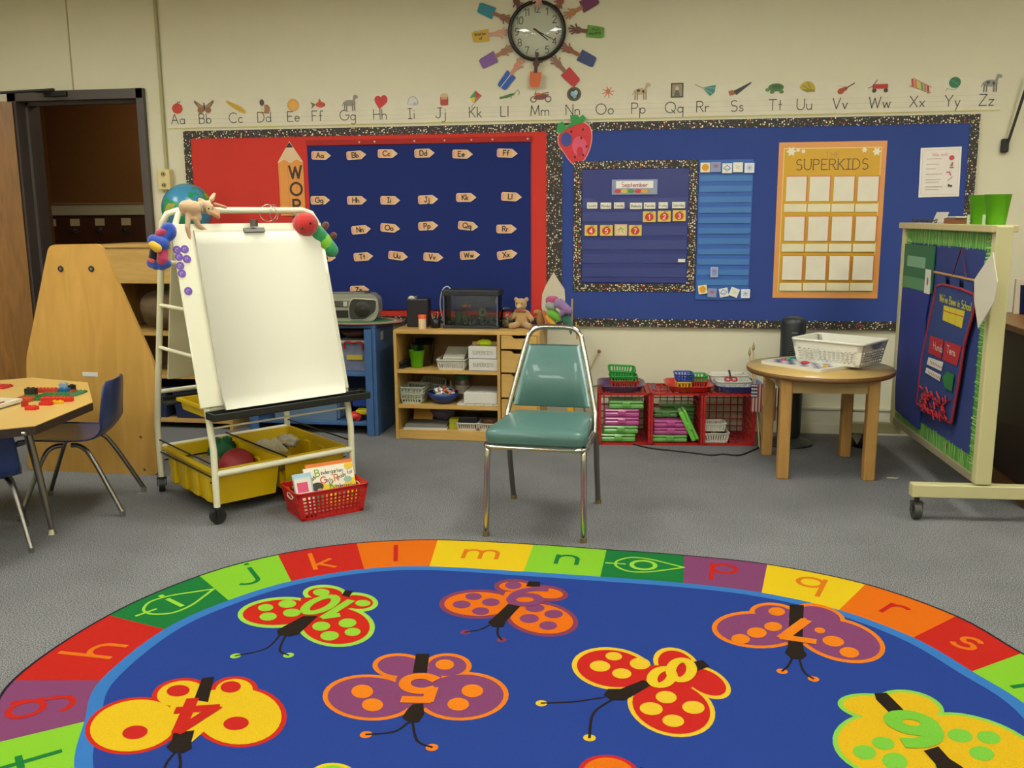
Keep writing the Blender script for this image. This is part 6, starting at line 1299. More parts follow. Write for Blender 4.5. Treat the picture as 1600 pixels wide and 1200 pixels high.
# ================================================================ red crates by the wall
CA = math.radians(5.9); CW = .299
def CM(i, x=0, y=0, z=0, r=0): return T(.307, -.486, 0) @ RZ(CA) @ T(CW*i+CW/2+x, .17+y, z) @ RZ(r)
for i, l in enumerate(('left', 'middle', 'right')): crate('milk_crate', 'red plastic grid crate on its side by the wall, %s of three' % l, CW-.003, .34, .305, RC_, CM(i), 7, 'red crates by the wall')
def pbox(lab, M, col, w=.20, d=.13, h=.055):
    t_ = thing('pencil_box', lab, 'pencil box', M=M, group='plastic pencil boxes in the crates'); mt = pm(col, .25, 0, .1, 20, 0, coat=.4)
    MB().box((0, 0, h*.3), (w, d, h*.6), mt, None, .008).obj('base', t_); MB().box((0, 0, h*.8), (w*1.01, d*1.02, h*.38), mt, None, .008).obj('lid', t_); MB().box((0, -d/2-.004, h*.55), (.045, .008, .025), mt, None, .003).obj('latch', t_)
    return t_
GRN, PNK = '629c48', 'a8447c'
P0 = -.085
for k, (c_, dx, l) in enumerate(((GRN, -.035, 'lime green pencil box at the bottom of the stack in the left crate'), (GRN, -.02, 'lime green pencil box second from the bottom in the left crate'), (PNK, -.015, 'magenta pencil box in the lower middle of the left crate stack'), (PNK, -.015, 'magenta pencil box in the upper middle of the left crate stack'), (GRN, .01, 'lime green pencil box on top of the stack in the left crate'))):
    pbox(l, CM(0, dx, P0, .013+k*.049, 0), c_, h=.048)
for k, (c_, dx, l) in enumerate(((GRN, -.035, 'lime green pencil box at the bottom front of the middle crate'), (PNK, -.03, 'magenta pencil box, lower of two in the middle crate'), (PNK, -.03, 'magenta pencil box, upper of two in the middle crate'))):
    pbox(l, CM(1, dx, P0, .013+k*.044, 0), c_, h=.043)
for k in range(4): pbox('green pencil box in the rear stack of the middle crate, %s' % ('lowest', 'second from the bottom', 'second from the top', 'topmost')[k], CM(1, .025, .07, .013+.049*k+(.07 if k == 9 else 0)), '4f7c3c', h=.048)
pbox('small green pencil box lying on the magenta pair in the middle crate', CM(1, -.055, .0-.04, .148), '4f7c3c', .14, .10, .04)
pbox('bright lime pencil box leaning slantwise at the right of the middle crate', CM(1, .093, P0-.02, .018) @ RY(math.radians(64)) @ T(-.095, 0, 0), '6cb844', .19, .12, .045)
WH = pm('ccc8b8', .45)
def sb(lab, w, d, h, mat, M, nx=7, grp='little slotted baskets', ny=6): return smallbasket(lab, w, d, h, mat, M, grp, nx, ny, 1)
sb('white slotted basket of scissors on the floor of the right crate', .15, .14, .055, WH, CM(2, -.07, P0, .013), 9)
sb('white slotted basket stacked on another in the right crate', .13, .12, .045, WH, CM(2, -.075, P0+.01, .075), 9)
for k, (dx, c_) in enumerate(((-.02, '1c1c20'), (.01, 'b8a020'), (-.04, '783040'), (.03, '20202c'))):
    MB().tube([(-.03, 0, 0), (.03, .02, .01)], .009, pm(c_, .4), 8).obj('scissors_grip', M=CM(2, -.07+dx, P0+.0, .062) @ RZ(k), label='%s scissor handle in the lower white basket of the right crate' % ('black', 'yellow', 'dark red', 'navy')[k], cat='scissors')
# trays on the crates
def otray(lab, col, w, d, M, h=.04):
    n = 40; lv = [(.80, 0), (.84, .003), (.95, h*.85), (1.03, h), (1.03, h-.004), (.94, h*.8), (.82, .007), (.0, .006)]
    vs = []; fs = []
    for k, z in lv:
        for i in range(n):
            a = 2*PI*i/n; c_, s_ = math.cos(a), math.sin(a); e = .5; vs.append((w/2*k*math.copysign(abs(c_)**e, c_), d/2*k*math.copysign(abs(s_)**e, s_), z))
    for j in range(len(lv)-1):
        for i in range(n): fs.append([j*n+i, j*n+(i+1) % n, (j+1)*n+(i+1) % n, (j+1)*n+i])
    fs.append(list(range(n))[::-1]); return MB().add(vs, fs, pm(col, .3, 0, .05, 10, 0, coat=.3), True).obj('serving_tray', M=M, label=lab, cat='tray', group='plastic trays on the crates')
otray('translucent purple plastic tray on the left crate', '5c3c64', .27, .30, CM(0, -.015, -.02, .306)); otray('bright red plastic tray on the middle crate', 'c82c20', .27, .30, CM(1, .08, -.02, .306)); otray('blue plastic tray on the right crate', '2c4c9c', .28, .30, CM(2, .06, -.02, .306))
RB = pm('b83028', .4); GB2 = pm('2f8c3a', .4); BB2 = pm('2c3c90', .4); YB2 = pm('d0b018', .4)
zt_ = .316
sb('red slotted basket holding green baskets on the purple tray', .165, .12, .05, RB, CM(0, -.0, -.05, zt_), 10)
sb('green slotted basket nested on the red one on the purple tray', .155, .115, .045, GB2, CM(0, -.005, -.05, zt_+.03), 9)
sb('green slotted basket tipped on the green one on the purple tray', .15, .11, .045, GB2, CM(0, -.015, -.03, zt_+.068) @ RX(.2) @ RY(.05), 8)
sb('yellow slotted basket under the blue one on the red tray', .085, .12, .045, YB2, CM(1, .045, -.06, zt_), 4)
sb('blue slotted basket stacked on the yellow one on the red tray', .10, .13, .045, BB2, CM(1, .045, -.06, zt_+.046), 5)
sb('red slotted basket under the green one on the red tray', .10, .12, .045, RB, CM(1, .135, -.02, zt_), 6)
sb('green slotted basket stacked on the red one on the red tray', .105, .13, .04, GB2, CM(1, .13, -.01, zt_+.032), 5)
sb('large white slotted basket with red scissors on the blue tray', .19, .14, .05, WH, CM(2, .03, -.06, zt_), 11)
sb('white slotted basket behind the large one on the blue tray', .22, .13, .055, WH, CM(2, .02, .05, zt_+.012), 12)
t_ = thing('scissors', 'red-handled scissors in the large white basket on the blue tray', 'scissors', M=CM(2, .02, -.06, zt_+.055) @ RX(.5))
for s_ in (-1, 1): MB().tube([(s_*.018+.016*math.cos(a), .018*math.sin(a), 0) for a in [2*PI*i/14 for i in range(14)]], .005, pm('a81c28', .4), 6, True).obj('handle_loop', t_)
MB().box((0, .05, 0), (.012, .07, .003), STEEL).obj('blade', t_)
# cable tie, cords, pointer
tp = WL(1021, 608, -.33); MB().box((0, 0, .02), (.018, .01, .04), pm('6c6470', .5), None, .003).obj('crate_clip', loc=(tp.x, tp.y, .306), label='small mauve clip joining the left and middle crates', cat='clip')
cp = [FL(u, v, .005) for u, v in ((990, 694), (1015, 700), (1050, 704), (1085, 708), (1112, 711), (1130, 709.5), (1155, 711), (1175, 704), (1200, 692), (1222, 688))]
MB().tube(cat(cp, 6), .0045, pm('1a1a18', .5), 8).obj('power_cord', label='black power cord trailing over the carpet before the red crates', cat='cord')
cp = [WL(u, v, y) for u, v, y in ((936, 602, -.02), (924, 606, -.02), (914, 622, -.03), (913, 640, -.05), (918, 655, -.08), (926, 668, -.14))]
MB().tube(cat(cp, 6), .005, pm('7a6c4c', .5), 8).obj('cable_loop', label='brown cable looping down the wall left of the red crates', cat='cord')
a, b = WL(936, 549, -.02), WL(905, 600, -.10); b.z = max(b.z, .005); t_ = thing('pointer_stick', 'thin wooden pointer with small red tip leaning on the wall behind the chair', 'pointer', b)
e0 = Vector((b.x-.10, -.16, .03))-b
MB().cyl(tuple(a-b), tuple(e0), .004, pm('b09c60', .6), 8).obj('stick', t_); MB().ell(tuple(a-b), .011, pm('8c4c44', .6), n=10, k=6).obj('tip', t_)
# flags
def flag(lab, top, bot, cloth, fl_):
    a, b = Vector(top), Vector(bot); t_ = thing('small_flag', lab, 'flag', b, 0, 'small striped flags by the table'); MB().cyl((0, 0, 0), tuple(a-b), .0045, pm('b89c6c', .5), 8).obj('flag_stick', t_)
    MB().lathe([(.001, -.0), (.007, .005), (.009, .02), (.001, .05)], pm('a8985c', .4, .3), 12, T(*(a-b))).obj('finial', t_)
    A = Art(.0004); w, h = fl_
    for k in range(7): A.rect(-w/2+w*(k+.5)/7, -h/2, w/7, h, '9c3038' if k % 2 == 0 else 'c4b8a8')
    A.up().rect(-w*.22, -h*.25, w*.56, h*.48, '2c3058'); 
    for i in range(3):
        for j in range(4): A.up(0 if i+j else 1).el(-w*.42+i*w*.19, -h*.06-j*h*.12, .006, .006, 'c8c4bc', n=6)
    M_ = T(*(Vector(cloth)-b)) @ RX(PI/2); 
    o = A.obj('flag_cloth', t_, base=([(-w/2, 0), (-w/2, -h), (w/2, -h), (w/2, 0)], .0008, '9c5050'), M=M_)
f1t = WL(1177, 548, -.28); f1b = WL(1184, 690, -.36)
fx = CM(2, .165, -.14, 0)
base_ = fx @ Vector((0, 0, .0)); flag('small striped flag furled beside the right crate, nearer the crates', (f1t.x, -.28, f1t.z), (1.222, -.44, .0), WL(1183, 600, -.46), (.06, .16))
f2 = WL(1171, 556, -.27); flag('small striped flag hanging behind the left legs of the round table', (f2.x, -.27, f2.z), (1.245, -.42, .0), WL(1206, 606, -.40), (.055, .19))
# ================================================================ tower fan
fn = thing('tower_fan', 'tall dark tower fan standing between the crates and the round table', 'fan', (1.395, -.30, 0)); FK = pm('26292a', .4)
MB().lathe([(.001, 0), (.135, 0), (.14, .006), (.13, .016), (.07, .03), (.055, .05), (.001, .05)], FK, 36).obj('base', fn)
MB().lathe([(.001, .045), (.062, .045), (.066, .06), (.069, .3), (.069, .70), (.064, .728), (.05, .736), (.001, .738)], FK, 32).obj('housing', fn)
m = MB()
for k in range(16): m.box((0, -.0685, .40+k*.012), (.075-.001*k, .006, .004), pm('4c4c48', .4))
m.obj('grille', fn); MB().box((0, -.069, .655), (.03, .004, .006), pm('70706c', .4)).obj('maker_badge', fn); MB().box((0, -.0, .738), (.05, .03, .006), pm('505048', .4)).obj('control_pad', fn)
# ================================================================ round table
RT = Vector((1.468, -.80, 0)); TH_ = .535
rtb = thing('round_table', 'small round maple-laminate table with four square wooden legs', 'table', RT, math.radians(3.5))
MB().lathe([(.001, TH_-.002), (.366, TH_-.002), (.3665, TH_), (.001, TH_)], pm('bc9c5c', .38, 0, .05, 4, 0, coat=.2), 72).obj('laminate_top', rtb)
MB().lathe([(.001, TH_-.026), (.362, TH_-.026), (.368, TH_-.02), (.368, TH_-.003), (.001, TH_-.003)], pm('6c4824', .45), 72).obj('edge_band', rtb)
LEGW = wood('a07438', 'b08648', .4, (6, 6, 1), 3)
for sx in (-1, 1):
    for sy in (-1, 1): MB().box((sx*.21, sy*.235+.0, (TH_-.026)/2), (.056, .056, TH_-.026), LEGW, None, .006).obj('leg', rtb)
for sy in (-1, 1): MB().box((0, sy*.235, TH_-.026-.035), (.364, .02, .07), pm('a88c5c', .5)).obj('apron', rtb)
for sx in (-1, 1): MB().box((sx*.21, 0, TH_-.026-.035), (.02, .414, .07), pm('a88c5c', .5)).obj('apron', rtb)
# checkered tray
A_p, B_p = Vector((1.170, -.735)), Vector((1.441, -1.018)); ux = (B_p-A_p).normalized(); uy = Vector((-ux.y, ux.x)); tw_, td_ = .385, .30; ctr = A_p+ux*tw_/2+uy*td_/2
ang_ = math.atan2(ux.y, ux.x)
A = Art(.0003)
for i in range(8):
    for j in range(6): A.rect(-tw_/2+.03+(i+.5)*(tw_-.06)/8, -td_/2+.025+(j+.5)*(td_-.05)/6, (tw_-.06)/8, (td_-.05)/6, '34407c' if (i+j) % 2 else 'd0ccc4')
A.obj('checkered_tray', base=(rounded(rectp(tw_, td_), .025), .016, 'd8d2bc'), mat=GLOSS, M=T(ctr.x, ctr.y, TH_+.0165) @ RZ(ang_), label='white tray with blue checkered pattern lying on the round table', cat='tray')
for u, v, c_, l, r in ((1258, 567, 'b82c2c', 'red', .022), (1243, 560, '2a7c80', 'teal', .024), (1224, 563, 'a03c5c', 'dark pink', .016), (1233, 561, '3c8c5c', 'green', .014), (1290, 573, 'c89c30', 'amber', .014)):
    p = FL(u, v, TH_+.017); MB().lathe([(r, 0), (r*1.05, .003), (r*.7, .009), (.001, .01)], pm(c_, .35), 16).obj('counter_piece', loc=p, label='%s plastic counter lying on the checkered tray' % l, cat='counter', group='counters on the checkered tray')
# white basket
WB2 = pm('d8d4c4', .4, 0, .02); wbm = T(1.575, -.72, TH_+.0168) @ RZ(math.radians(-36))
wbk = basket('laundry_basket', 'white perforated plastic basket with grey handles on the round table', .385, .285, .118, WB2, wbm, 13, 9, 5, None, .88, .34, .042, .014)
wbk.children
GH = pm('7c7c80', .45)
for s_ in (-1, 1): MB().prism([(-.06, 0)]+[(x, y) for x, y in A_(0, -.004, .058, .034, 180, 360, 10)]+[(.06, 0)], .008, GH, T(s_*.196, 0, .121) @ RZ(PI/2) @ RX(PI/2) @ T(0, 0, -.004)).obj('handle', wbk)
# floor bits
t_ = thing('shoe_box', 'black round tub with white tag under the round table by the rear leg', 'tub', (*FL(1346, 697, 0).xy, 0)); MB().lathe([(.001, 0), (.055, 0), (.06, .02), (.058, .075), (.05, .08), (.001, .08)], pm('181816', .5), 24).obj('tub_body', t_)
MB().box((0, 0, 0), (.045, .004, .065), pm('b4b098', .6), None, .0015).obj('tag', t_, M=T(-.035, -.055, .06) @ RY(-.6) @ RX(.2))
p = FL(1395, 747, 0); MB().prism([(-.03, -.008), (.01, -.012), (.032, .004), (.0, .012), (-.028, .008)], .002, pm('c0bca4', .8)).obj('paper_scrap', loc=p, label='tiny torn paper scrap on the carpet before the mobile board', cat='paper')
p = FL(217, 771, 0); MB().prism([(-.02, 0), (.0, -.006), (.03, .002), (0, .008)], .002, pm('8a8a80', .8)).obj('paper_scrap', loc=p, label='tiny pale scrap on the carpet by the foot of the blue chair', cat='paper')
# ================================================================ mobile board
MA = Vector((2.03, -1.61, 0)); MBp = Vector((1.965, -.40, 0)); dm = (MA-MBp); Lm = dm.length; dm.normalize(); ma = math.atan2(dm.y, dm.x)
MM = T(MBp.x, MBp.y, 0) @ RZ(ma)         # local x runs from the far post to the near one, local -y is the face we see... normal flipped below
z0_, z1_ = .165, 1.262
mb = thing('mobile_board', 'cream framed double-sided board on casters with green grass border', 'mobile board', M=MM)
nrm = (RZ(ma) @ Vector((0, -1, 0))).to_3d() if False else (RZ(ma).to_3x3() @ Vector((0, -1, 0)))
IVY = pm('bcb484', .4, 0, .03, 6)
MB().box((Lm/2, 0, (z0_+z1_)/2), (Lm-.05, .03, z1_-z0_-.04), pm('a89c6c', .6)).obj('core_panel', mb)
MB().box((Lm-.0, 0, (z0_+z1_)/2), (.05, .068, z1_-z0_), IVY, None, .006).obj('post', mb); MB().box((0, 0, (z0_+z1_)/2), (.05, .068, z1_-z0_), IVY, None, .006).obj('post', mb)
MB().box((Lm/2, 0, z1_-.012), (Lm+.04, .11, .03), pm('b8a878', .5), None, .004).obj('top_rail', mb); MB().box((Lm/2, 0, z0_+.015), (Lm-.04, .06, .035), pm('8c8268', .5), None, .003).obj('bottom_rail', mb)
for x in (Lm, 0):
    MB().box((x, .03, .132), (.052, .64, .058), IVY, RZ(0) , .005).obj('foot_bar', mb)
    for y in (-.26, .32): 
        c_ = caster(mb, x, y, 0, 1.08, pm('3c3a34', .5)); c_.matrix_basis = T(x, y, 0)
BF = RX(PI/2)
FSEEN = -1
def face(x, z, off=.017, r=0): return T(x, -off, z) @ RX(PI/2) @ RZ(r)
MB().box((Lm/2, -.017, (z0_+z1_)/2), (Lm-.06, .004, z1_-z0_-.05), pm('26356c', .85, 0, .06, 5, .2)).obj('blue_paper', mb)
gr_ = Art(.0004); rnd = random.Random(4); W_, H_ = Lm-.05, z1_-z0_-.05; gw = .075
for (cx_, cy_, w_, h_) in ((0, H_/2-gw/2, W_, gw), (0, -H_/2+gw/2, W_, gw), (-W_/2+gw/2, 0, gw, H_-2*gw), (W_/2-gw/2, 0, gw, H_-2*gw)): gr_.rect(cx_, cy_, w_, h_, '4c8c34')
gr_.up()
def blades(x0, y0, dx, dy, L_, n, px, py):
    for k in range(n):
        t = L_*k/n; bx, by = x0+dx*t, y0+dy*t; j = rnd.uniform(.8, 1.12); s_ = rnd.uniform(-.012, .012)
        gr_.stroke([(bx, by), (bx+px*gw*j+dx*s_, by+py*gw*j+dy*s_)], .0045, rnd.choice(['8cc060', 'a8d484', '5ca03c', '7cb450']))
blades(-W_/2, H_/2, 1, 0, W_, 110, 0, -1); blades(-W_/2, -H_/2, 1, 0, W_, 110, 0, 1); blades(-W_/2, -H_/2, 0, 1, H_, 100, 1, 0); blades(W_/2, -H_/2, 0, 1, H_, 100, -1, 0)
for x, y in ((W_/2-.06, -H_/2+.05), (W_/2-.14, -H_/2+.045), (W_/2-.05, H_/2-.04), (W_/2-.35, -H_/2+.05)): gr_.up().el(x, y, .009, .012, '8c3c1c')
gr_.obj('grass_border', mb, M=face(Lm/2, (z0_+z1_)/2, .0196))
FP0 = MM @ Vector((0, -.02, .7)); FN = MM.to_3x3() @ Vector((0, -1, 0))
def BL(u, v, off=0): q = PLN(u, v, FP0+FN*off, FN); return MM.inverted() @ q
def bthing(name, lab, catg, M, grp=None): return thing(name, lab, catg, M=M, group=grp)
def bpoly(pxs, off=0): P = [BL(u, v, off) for u, v in pxs]; cx_ = sum(p.x for p in P)/len(P); cz2 = sum(p.z for p in P)/len(P); return cx_, cz2, [(p.x-cx_, p.z-cz2) for p in P]
# green pocket and card, upper left
cx_, cz2, pl = bpoly(((1409, 384), (1461, 385), (1454, 454), (1409, 447)), .006)
A = Art(.0005); xs = [p[0] for p in pl]; zs = [p[1] for p in pl]; w_, h_ = max(xs)-min(xs), max(zs)-min(zs)
A.rect(0, h_*.12, w_*.55, h_*.24, '74a080').up().rect(0, -h_*.36, w_*.98, h_*.26, '4c8458')
A.obj('file_pocket', base=(rectp(w_, h_), .006, '14603c'), M=MM @ T(cx_, -.030, cz2) @ RX(PI/2), label='green plastic file pocket at the far top corner of the mobile board', cat='file pocket')
p = BL(1449.5, 440, .012); A = Art(); A.el(0, 0, .012, .022, '8c4038'); A.obj('picture_card', base=(rectp(.085, .12), .001, 'd0ccc0'), M=MM @ T(p.x, -.033, p.z) @ RX(PI/2), label='small white card with a reddish oval on the green file pocket', cat='card')
# blue cloth hanging below
cx_, cz2, pl = bpoly(((1409, 449), (1455, 455), (1447, 500), (1443, 600), (1437, 672), (1400, 640), (1400, 540)), .004)
MB().prism(rounded(pl, .02), .006, pm('1b2e7c', .65, 0, .1, 6, .3), RX(PI/2)).obj('blue_cloth', M=MM @ T(cx_, -.0235, cz2), label='long royal blue cloth hanging under the green file pocket', cat='cloth')
# hanging chart
off = .022
cx_, cz2, pl = bpoly(((1463, 447), (1473, 444.5), (1501, 451.5), (1521, 460), (1525, 470), (1506, 540), (1497, 600), (1486, 662), (1432, 631), (1440, 560), (1452, 500), (1459, 470)), off)
ch_ = bthing('hanging_chart', "blue fabric place value chart with red trim titled We've Been in School", 'wall chart', MM @ T(cx_, -.020-off, cz2) @ RX(PI/2))
L3 = lambda u, v: (lambda q: (q.x-cx_, q.z-cz2))(BL(u, v, off))
MB().prism(rounded(pl, .012), .004, pm('24386c', .75, 0, .08, 8, .2), T(0, 0, -.005)).obj('chart_cloth', ch_)
m = MB(); rp_ = rounded(pl, .012); m.tube([(x, y, -.002) for x, y in rp_], .007, pm('8c2430', .7), 6, True); m.obj('red_trim', ch_)
A = Art(.0006)
def ltext(txt, u0, v0, u1, v1, hpx, w_, col):
    a = Vector(L3(u0, v0)); b = Vector(L3(u1, v1)); st_, tw = lay(txt, .18); ex = (b-a)/tw; up_ = Vector((0, 1))*hpx
    for l in st_: A.stroke([(a.x+ex.x*x+up_.x*y, a.y+ex.y*x+up_.y*y) for x, y in l], w_, col)
ltext("We've Been in School", 1468, 470, 1517, 486, .034, .0055, 'b8b428')
A.up().poly([L3(*p_) for p_ in ((1475, 477), (1508, 486), (1503, 513), (1473, 500))], 'c8b428')
A.up().stroke([L3(1474, 485), L3(1506, 495)], .004, '9c3828').stroke([L3(1484, 480), L3(1483, 504)], .003, '9c8828').stroke([L3(1494, 483), L3(1492, 508)], .003, '9c8828')
A.up().poly([L3(*p_) for p_ in ((1454, 524), (1475, 531), (1471, 561), (1451, 551))], 'a01c28').poly([L3(*p_) for p_ in ((1477, 532), (1503, 541), (1496, 572), (1473, 562))], 'a41c28'); A.up()
ltext('Hunds', 1459, 545, 1473, 551, .035, .005, 'c8a8a0'); ltext('Tens', 1480, 551, 1493, 557, .035, .005, 'c8a8a0')
for (a_, b_, c2_, d_) in (((1452, 558), (1475, 566), (1472, 580), (1449, 569)), ((1449, 574), (1472, 586), (1470, 596), (1447, 582))):
    A.up().poly([L3(*a_), L3(*b_), L3(*c2_), L3(*d_)], 'ccc8bc'); A.up()
    for k in range(5): u = a_[0]+3+k*4; v = a_[1]+6+k*2; A.stroke([L3(u, v), L3(u+3, v+5)], .005, '8c3438')
A.up().poly([L3(*p_) for p_ in ((1474, 590), (1482, 580), (1493, 586), (1489, 612), (1478, 606))], '1f6c34')
A.obj('chart_print', ch_, M=T(0, 0, .0003))
m = MB(); rnd = random.Random(17)
for k in range(70):
    u = rnd.uniform(1440, 1483); v = rnd.uniform(604, 640)+ (u-1440)*.45; q = L3(min(u, 1484), min(v, 655)); a_ = rnd.uniform(-.9, .4)
    m.tube([(q[0]-.022*math.cos(a_), q[1]-.022*math.sin(a_), .004+rnd.uniform(0, .012)), (q[0]+.022*math.cos(a_), q[1]+.022*math.sin(a_), .004+rnd.uniform(0, .014))], .0042, pm(rnd.choice(['a41c24', 'b83038', '8c1820']), .35), 6)
m.obj('counting_straws', M=ch_.matrix_basis.copy(), label='tangle of red counting straws filling the lowest pocket of the hanging chart', cat='straws', kind='stuff')
MB().tube([(*L3(1460, 425), 0), (*L3(1536, 441), 0)], .006, pm('a87c50', .5), 8).obj('hanging_rod', ch_)
m = MB()
for u0, u1, v0 in ((1464, 1477, 428), (1484, 1498, 433), (1506, 1520, 438)): m.prism([L3(u0, v0), L3(u1, v0+3), L3(u1, v0+24), L3(u0, v0+20)][::-1], .003, pm('24386c', .75), T(0, 0, -.003))
m.obj('loop_tab', ch_)
MB().tube([(*L3(1489, 430), .002), (*L3(1503, 387), .002), (*L3(1511, 436), .002)], .003, pm('5c2440', .6), 6).obj('cord', ch_)
# folded white paper over the near top corner
cx_, cz2, pl = bpoly(((1553, 394), (1560, 440), (1555, 472), (1530, 513), (1524, 470), (1524, 437), (1530, 428)), .05)
MB().prism(pl[::-1], .003, pm('c4bca8', .7, 0, .03, 8, .2), RX(PI/2)).obj('paper_sheet', M=MM @ T(cx_, -.072, cz2) @ RZ(.0), label='folded white paper hanging by the near top corner of the mobile board', cat='paper')
# things on its top
zt2 = z1_+.003
def on_top(u, yoff=0): # local x on the top rail under pixel column u
    q = PLN(u, 350, MM @ Vector((0, yoff, z1_)), FN); return (MM.inverted() @ q).x
for u, l in ((1531, 'left'), (1556, 'right')):
    t_ = thing('green_cup', 'bright lime green plastic cup on top of the mobile board, %s of two' % l, 'cup', M=MM @ T(on_top(u), .0, zt2), group='lime green cups'); cup(t_, 'cup', .036, .052, .125, LIME)
    MB().box((-.008, -.046, .022), (.024, .004, .04), pm('b4d4a0', .5)).obj('label_sticker', t_)
MB().box((0, 0, .013), (.13, .06, .026), pm('7c4c28', .6), None, .003).obj('wood_block', M=MM @ T(on_top(1492), 0, zt2), label='brown wooden eraser block on top of the mobile board', cat='block')
MB().box((0, 0, .004), (.12, .05, .006), pm('c0bca8', .6), None, .001).obj('eraser_card', M=MM @ T(on_top(1494), .0, zt2+.0265), label='pale card lying on the brown wooden block on the mobile board', cat='card')
MB().box((0, 0, 0), (.17, .003, .055), pm('ccc8b8', .7), None, .001).obj('envelope', M=MM @ T(on_top(1459), .03, zt2+.028) @ RX(-.35), label='white paper standing at the far end on top of the mobile board', cat='paper')
m = MB(); x0 = on_top(1436); x1 = on_top(1472)
for k in range(9):
    c_ = x0+(x1-x0)*k/8; m.tube([(c_+.014*math.cos(a), -.03+.009*math.sin(a)*(1 if k % 2 else .2), .012+.009*math.sin(a)*(.2 if k % 2 else 1)) for a in [2*PI*i/12 for i in range(12)]], .0025, pm('2c2420', .4), 5, True)
m.obj('chain', M=MM @ T(0, 0, zt2-.0), label='dark chain of rings lying before the white paper on the mobile board', cat='chain')
# ================================================================ desk at the right
DKX = 2.29; dk = thing('desk', 'dark brown desk with wooden top edge beyond the mobile board', 'desk', (2.78, -.98, 0))
tz_ = .80; DB = pm('33241c', .5, 0, .1, 6)
q = PLN(1577, 490, Vector((DKX, 0, 0)), Vector((1, 0, 0)))
MB().box((0, 0, (tz_-.03)/2+.035), (.96, .83, tz_-.03-.07), DB, None, .004).obj('carcass', dk); MB().box((0, 0, .035), (.98, .86, .07), wood('6c4c28', '7c5830', .5)).obj('plinth', dk)
MB().box((0, 0, tz_-.015), (1.04, .92, .03), wood('7c5024', '8c6030', .4), None, .006).obj('desk_top', dk)
u_ = PLN(1593, 492, Vector((0, 0, tz_)), Vector((0, 0, 1)))
t_ = thing('blue_tumbler', 'royal blue plastic cup on the desk, cut by the right frame edge', 'cup', (u_.x+.05, u_.y+.06, tz_)); cup(t_, 'cup', .05, .056, .15, pm('1c3080', .4))
MB().box((0, 0, .09), (.10, .02, .18), pm('b8ac94', .7), None, .003).obj('paper_stack', loc=(u_.x+.03, min(u_.y+.28, -.62), tz_), label='pale papers standing behind the blue cup on the desk', cat='paper')
# ================================================================ plush toys on the easel
BAR = EM @ Vector((.34, yf(ET), ET)); EN = EM.to_3x3() @ Vector((0, -1, 0))
def EP(u, v, off=.03): return PLN(u, v, BAR+EN*off, EN)
TAN = 'c09c74'
plush('plush_kangaroo', 'tan long-eared plush animal draped over the left of the easel top bar', 'plush toy', EP(298, 325, .02), [
 ('body', TAN, [(EP(290, 324, .02), EP(303, 326, .03), .030, .034), (EP(303, 330, .03), EP(309, 340, .04), .026, .018), (EP(308, 322, .03), EP(318, 320, .03), .018, .016),
   (EP(294, 335, .035), EP(293, 356, .05), .013, .011), (EP(293, 356, .05), EP(297, 380, .05), .011, .009), (EP(305, 342, .045), EP(310, 352, .05), .014, .011), (EP(310, 352, .05), EP(322, 360, .05), .011, .008),
   (EP(288, 318, .02), EP(297, 315, .02), .012, .010), (EP(312, 312, .02), EP(322, 318, .02), .009, .012)]),
 ('head', 'c4a67c', [(EP(322, 321, .03), EP(327, 324, .04), .022, .019), (EP(326, 330, .05), EP(328, 333, .05), .012, .010), (EP(328, 314, .03), EP(331, 311, .03), .007, .01), (EP(331, 311, .03), EP(335, 303, .02), .012, .007)]),
 ('arms', 'b8875c', [(EP(335, 319, .03), EP(353, 324, .035), .009, .007), (EP(330, 332, .05), EP(341, 339, .055), .012, .010), (EP(333, 327, .04), EP(342, 333, .05), .010, .008)]),
 ('scarf', '8c8c6c', [(EP(312, 321, .045), EP(316, 330, .05), .010, .008)])], eyes=[(EP(326, 326, .062), .004)])
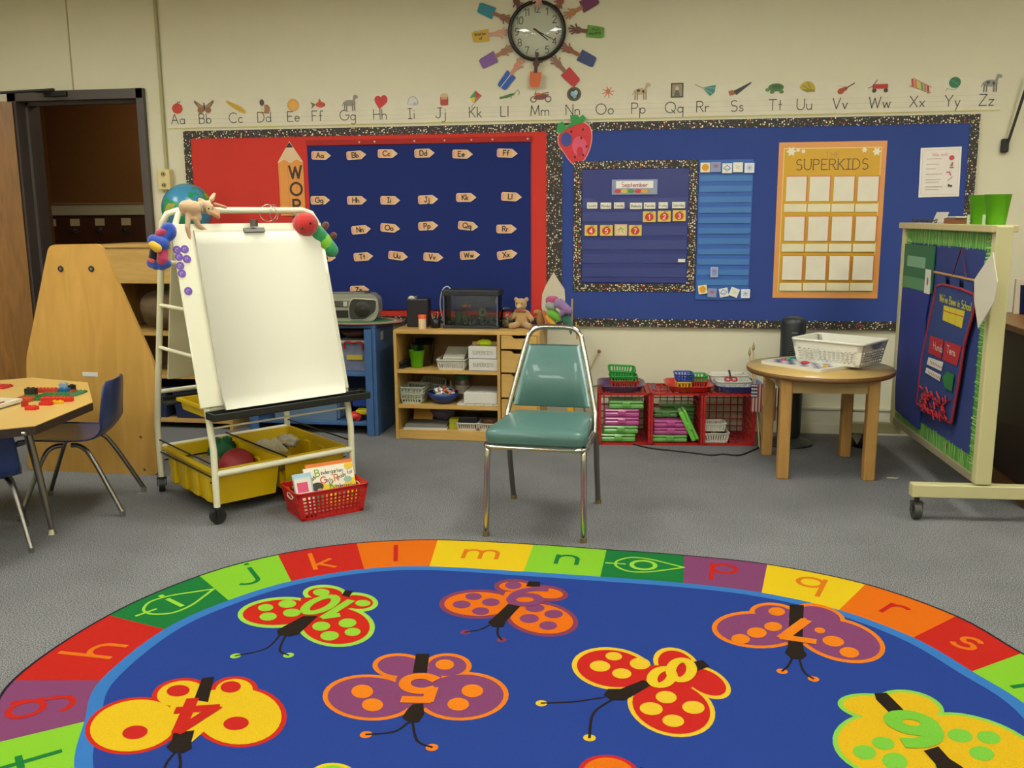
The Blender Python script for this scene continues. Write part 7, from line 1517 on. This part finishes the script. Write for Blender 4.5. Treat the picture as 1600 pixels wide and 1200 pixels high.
plush('plush_caterpillar', 'plain plush grub with red head and banded green body on the easel corner', 'plush toy', EP(490, 360, .04), [
 ('red_head', 'b81e14', [(EP(475, 351, .055), EP(479, 351, .055), .056, .056)]), ('dark_green_band', '1f8a4c', [(EP(494, 366, .045), EP(499, 371, .045), .046, .044)]),
 ('lime_band', '7cc024', [(EP(503, 376, .045), EP(506, 380, .045), .045, .044)]), ('tail_band', '2c9c58', [(EP(511, 386, .045), EP(518, 391, .045), .043, .034)]),
 ('brown_feet', '5c2c20', [(EP(480, 380, .06), EP(484, 377, .05), .020, .020), (EP(491, 393, .06), EP(494, 390, .05), .022, .020), (EP(509, 352, .03), EP(507, 355, .03), .018, .016), (EP(521, 368, .03), EP(518, 370, .03), .018, .016)])],
 eyes=[(EP(472, 357, .108), .006), (EP(485, 349, .108), .006)])
BO = EM @ Vector((0, .12, 1.22)); BP3 = lambda u, v, o=.02: PLN(u, v, EM @ Vector((-.03, .20, 1.2))-rt*0, -fwd)+(-fwd)*o
def ringcaps(u, v, ru, rv, r, o=.02, n=12): 
    P = [BP3(u+ru*math.cos(2*PI*i/n), v+rv*math.sin(2*PI*i/n), o) for i in range(n+1)]; return [(P[i], P[i+1], r, r) for i in range(n)]
plush('plush_bird', 'blue and pink plush bird with yellow beak hugging the left easel post', 'plush toy', BP3(256, 385), [
 ('blue_fur', '2244a0', ringcaps(267, 364, 5, 7, .022, .03)+[(BP3(246, 378, .04), BP3(260, 384, .04), .026, .030), (BP3(240, 412, .02), BP3(248, 416, .03), .022, .020), (BP3(257, 416, .03), BP3(264, 413, .03), .022, .022)]),
 ('pink_body', 'a8284c', [(BP3(255, 368, .03), BP3(261, 366, .03), .024, .026), (BP3(259, 396, .035), BP3(260, 408, .04), .024, .026)]),
 ('yellow_beak', 'd8a820', [(BP3(249, 387, .075), BP3(256, 392, .07), .017, .019)]), ('black_wing', '17171a', [(BP3(244, 390, .02), BP3(242, 404, .02), .018, .02)]), ('coral_cuff', 'c84c48', [(BP3(238, 408, .035), BP3(246, 411, .04), .010, .010)])])
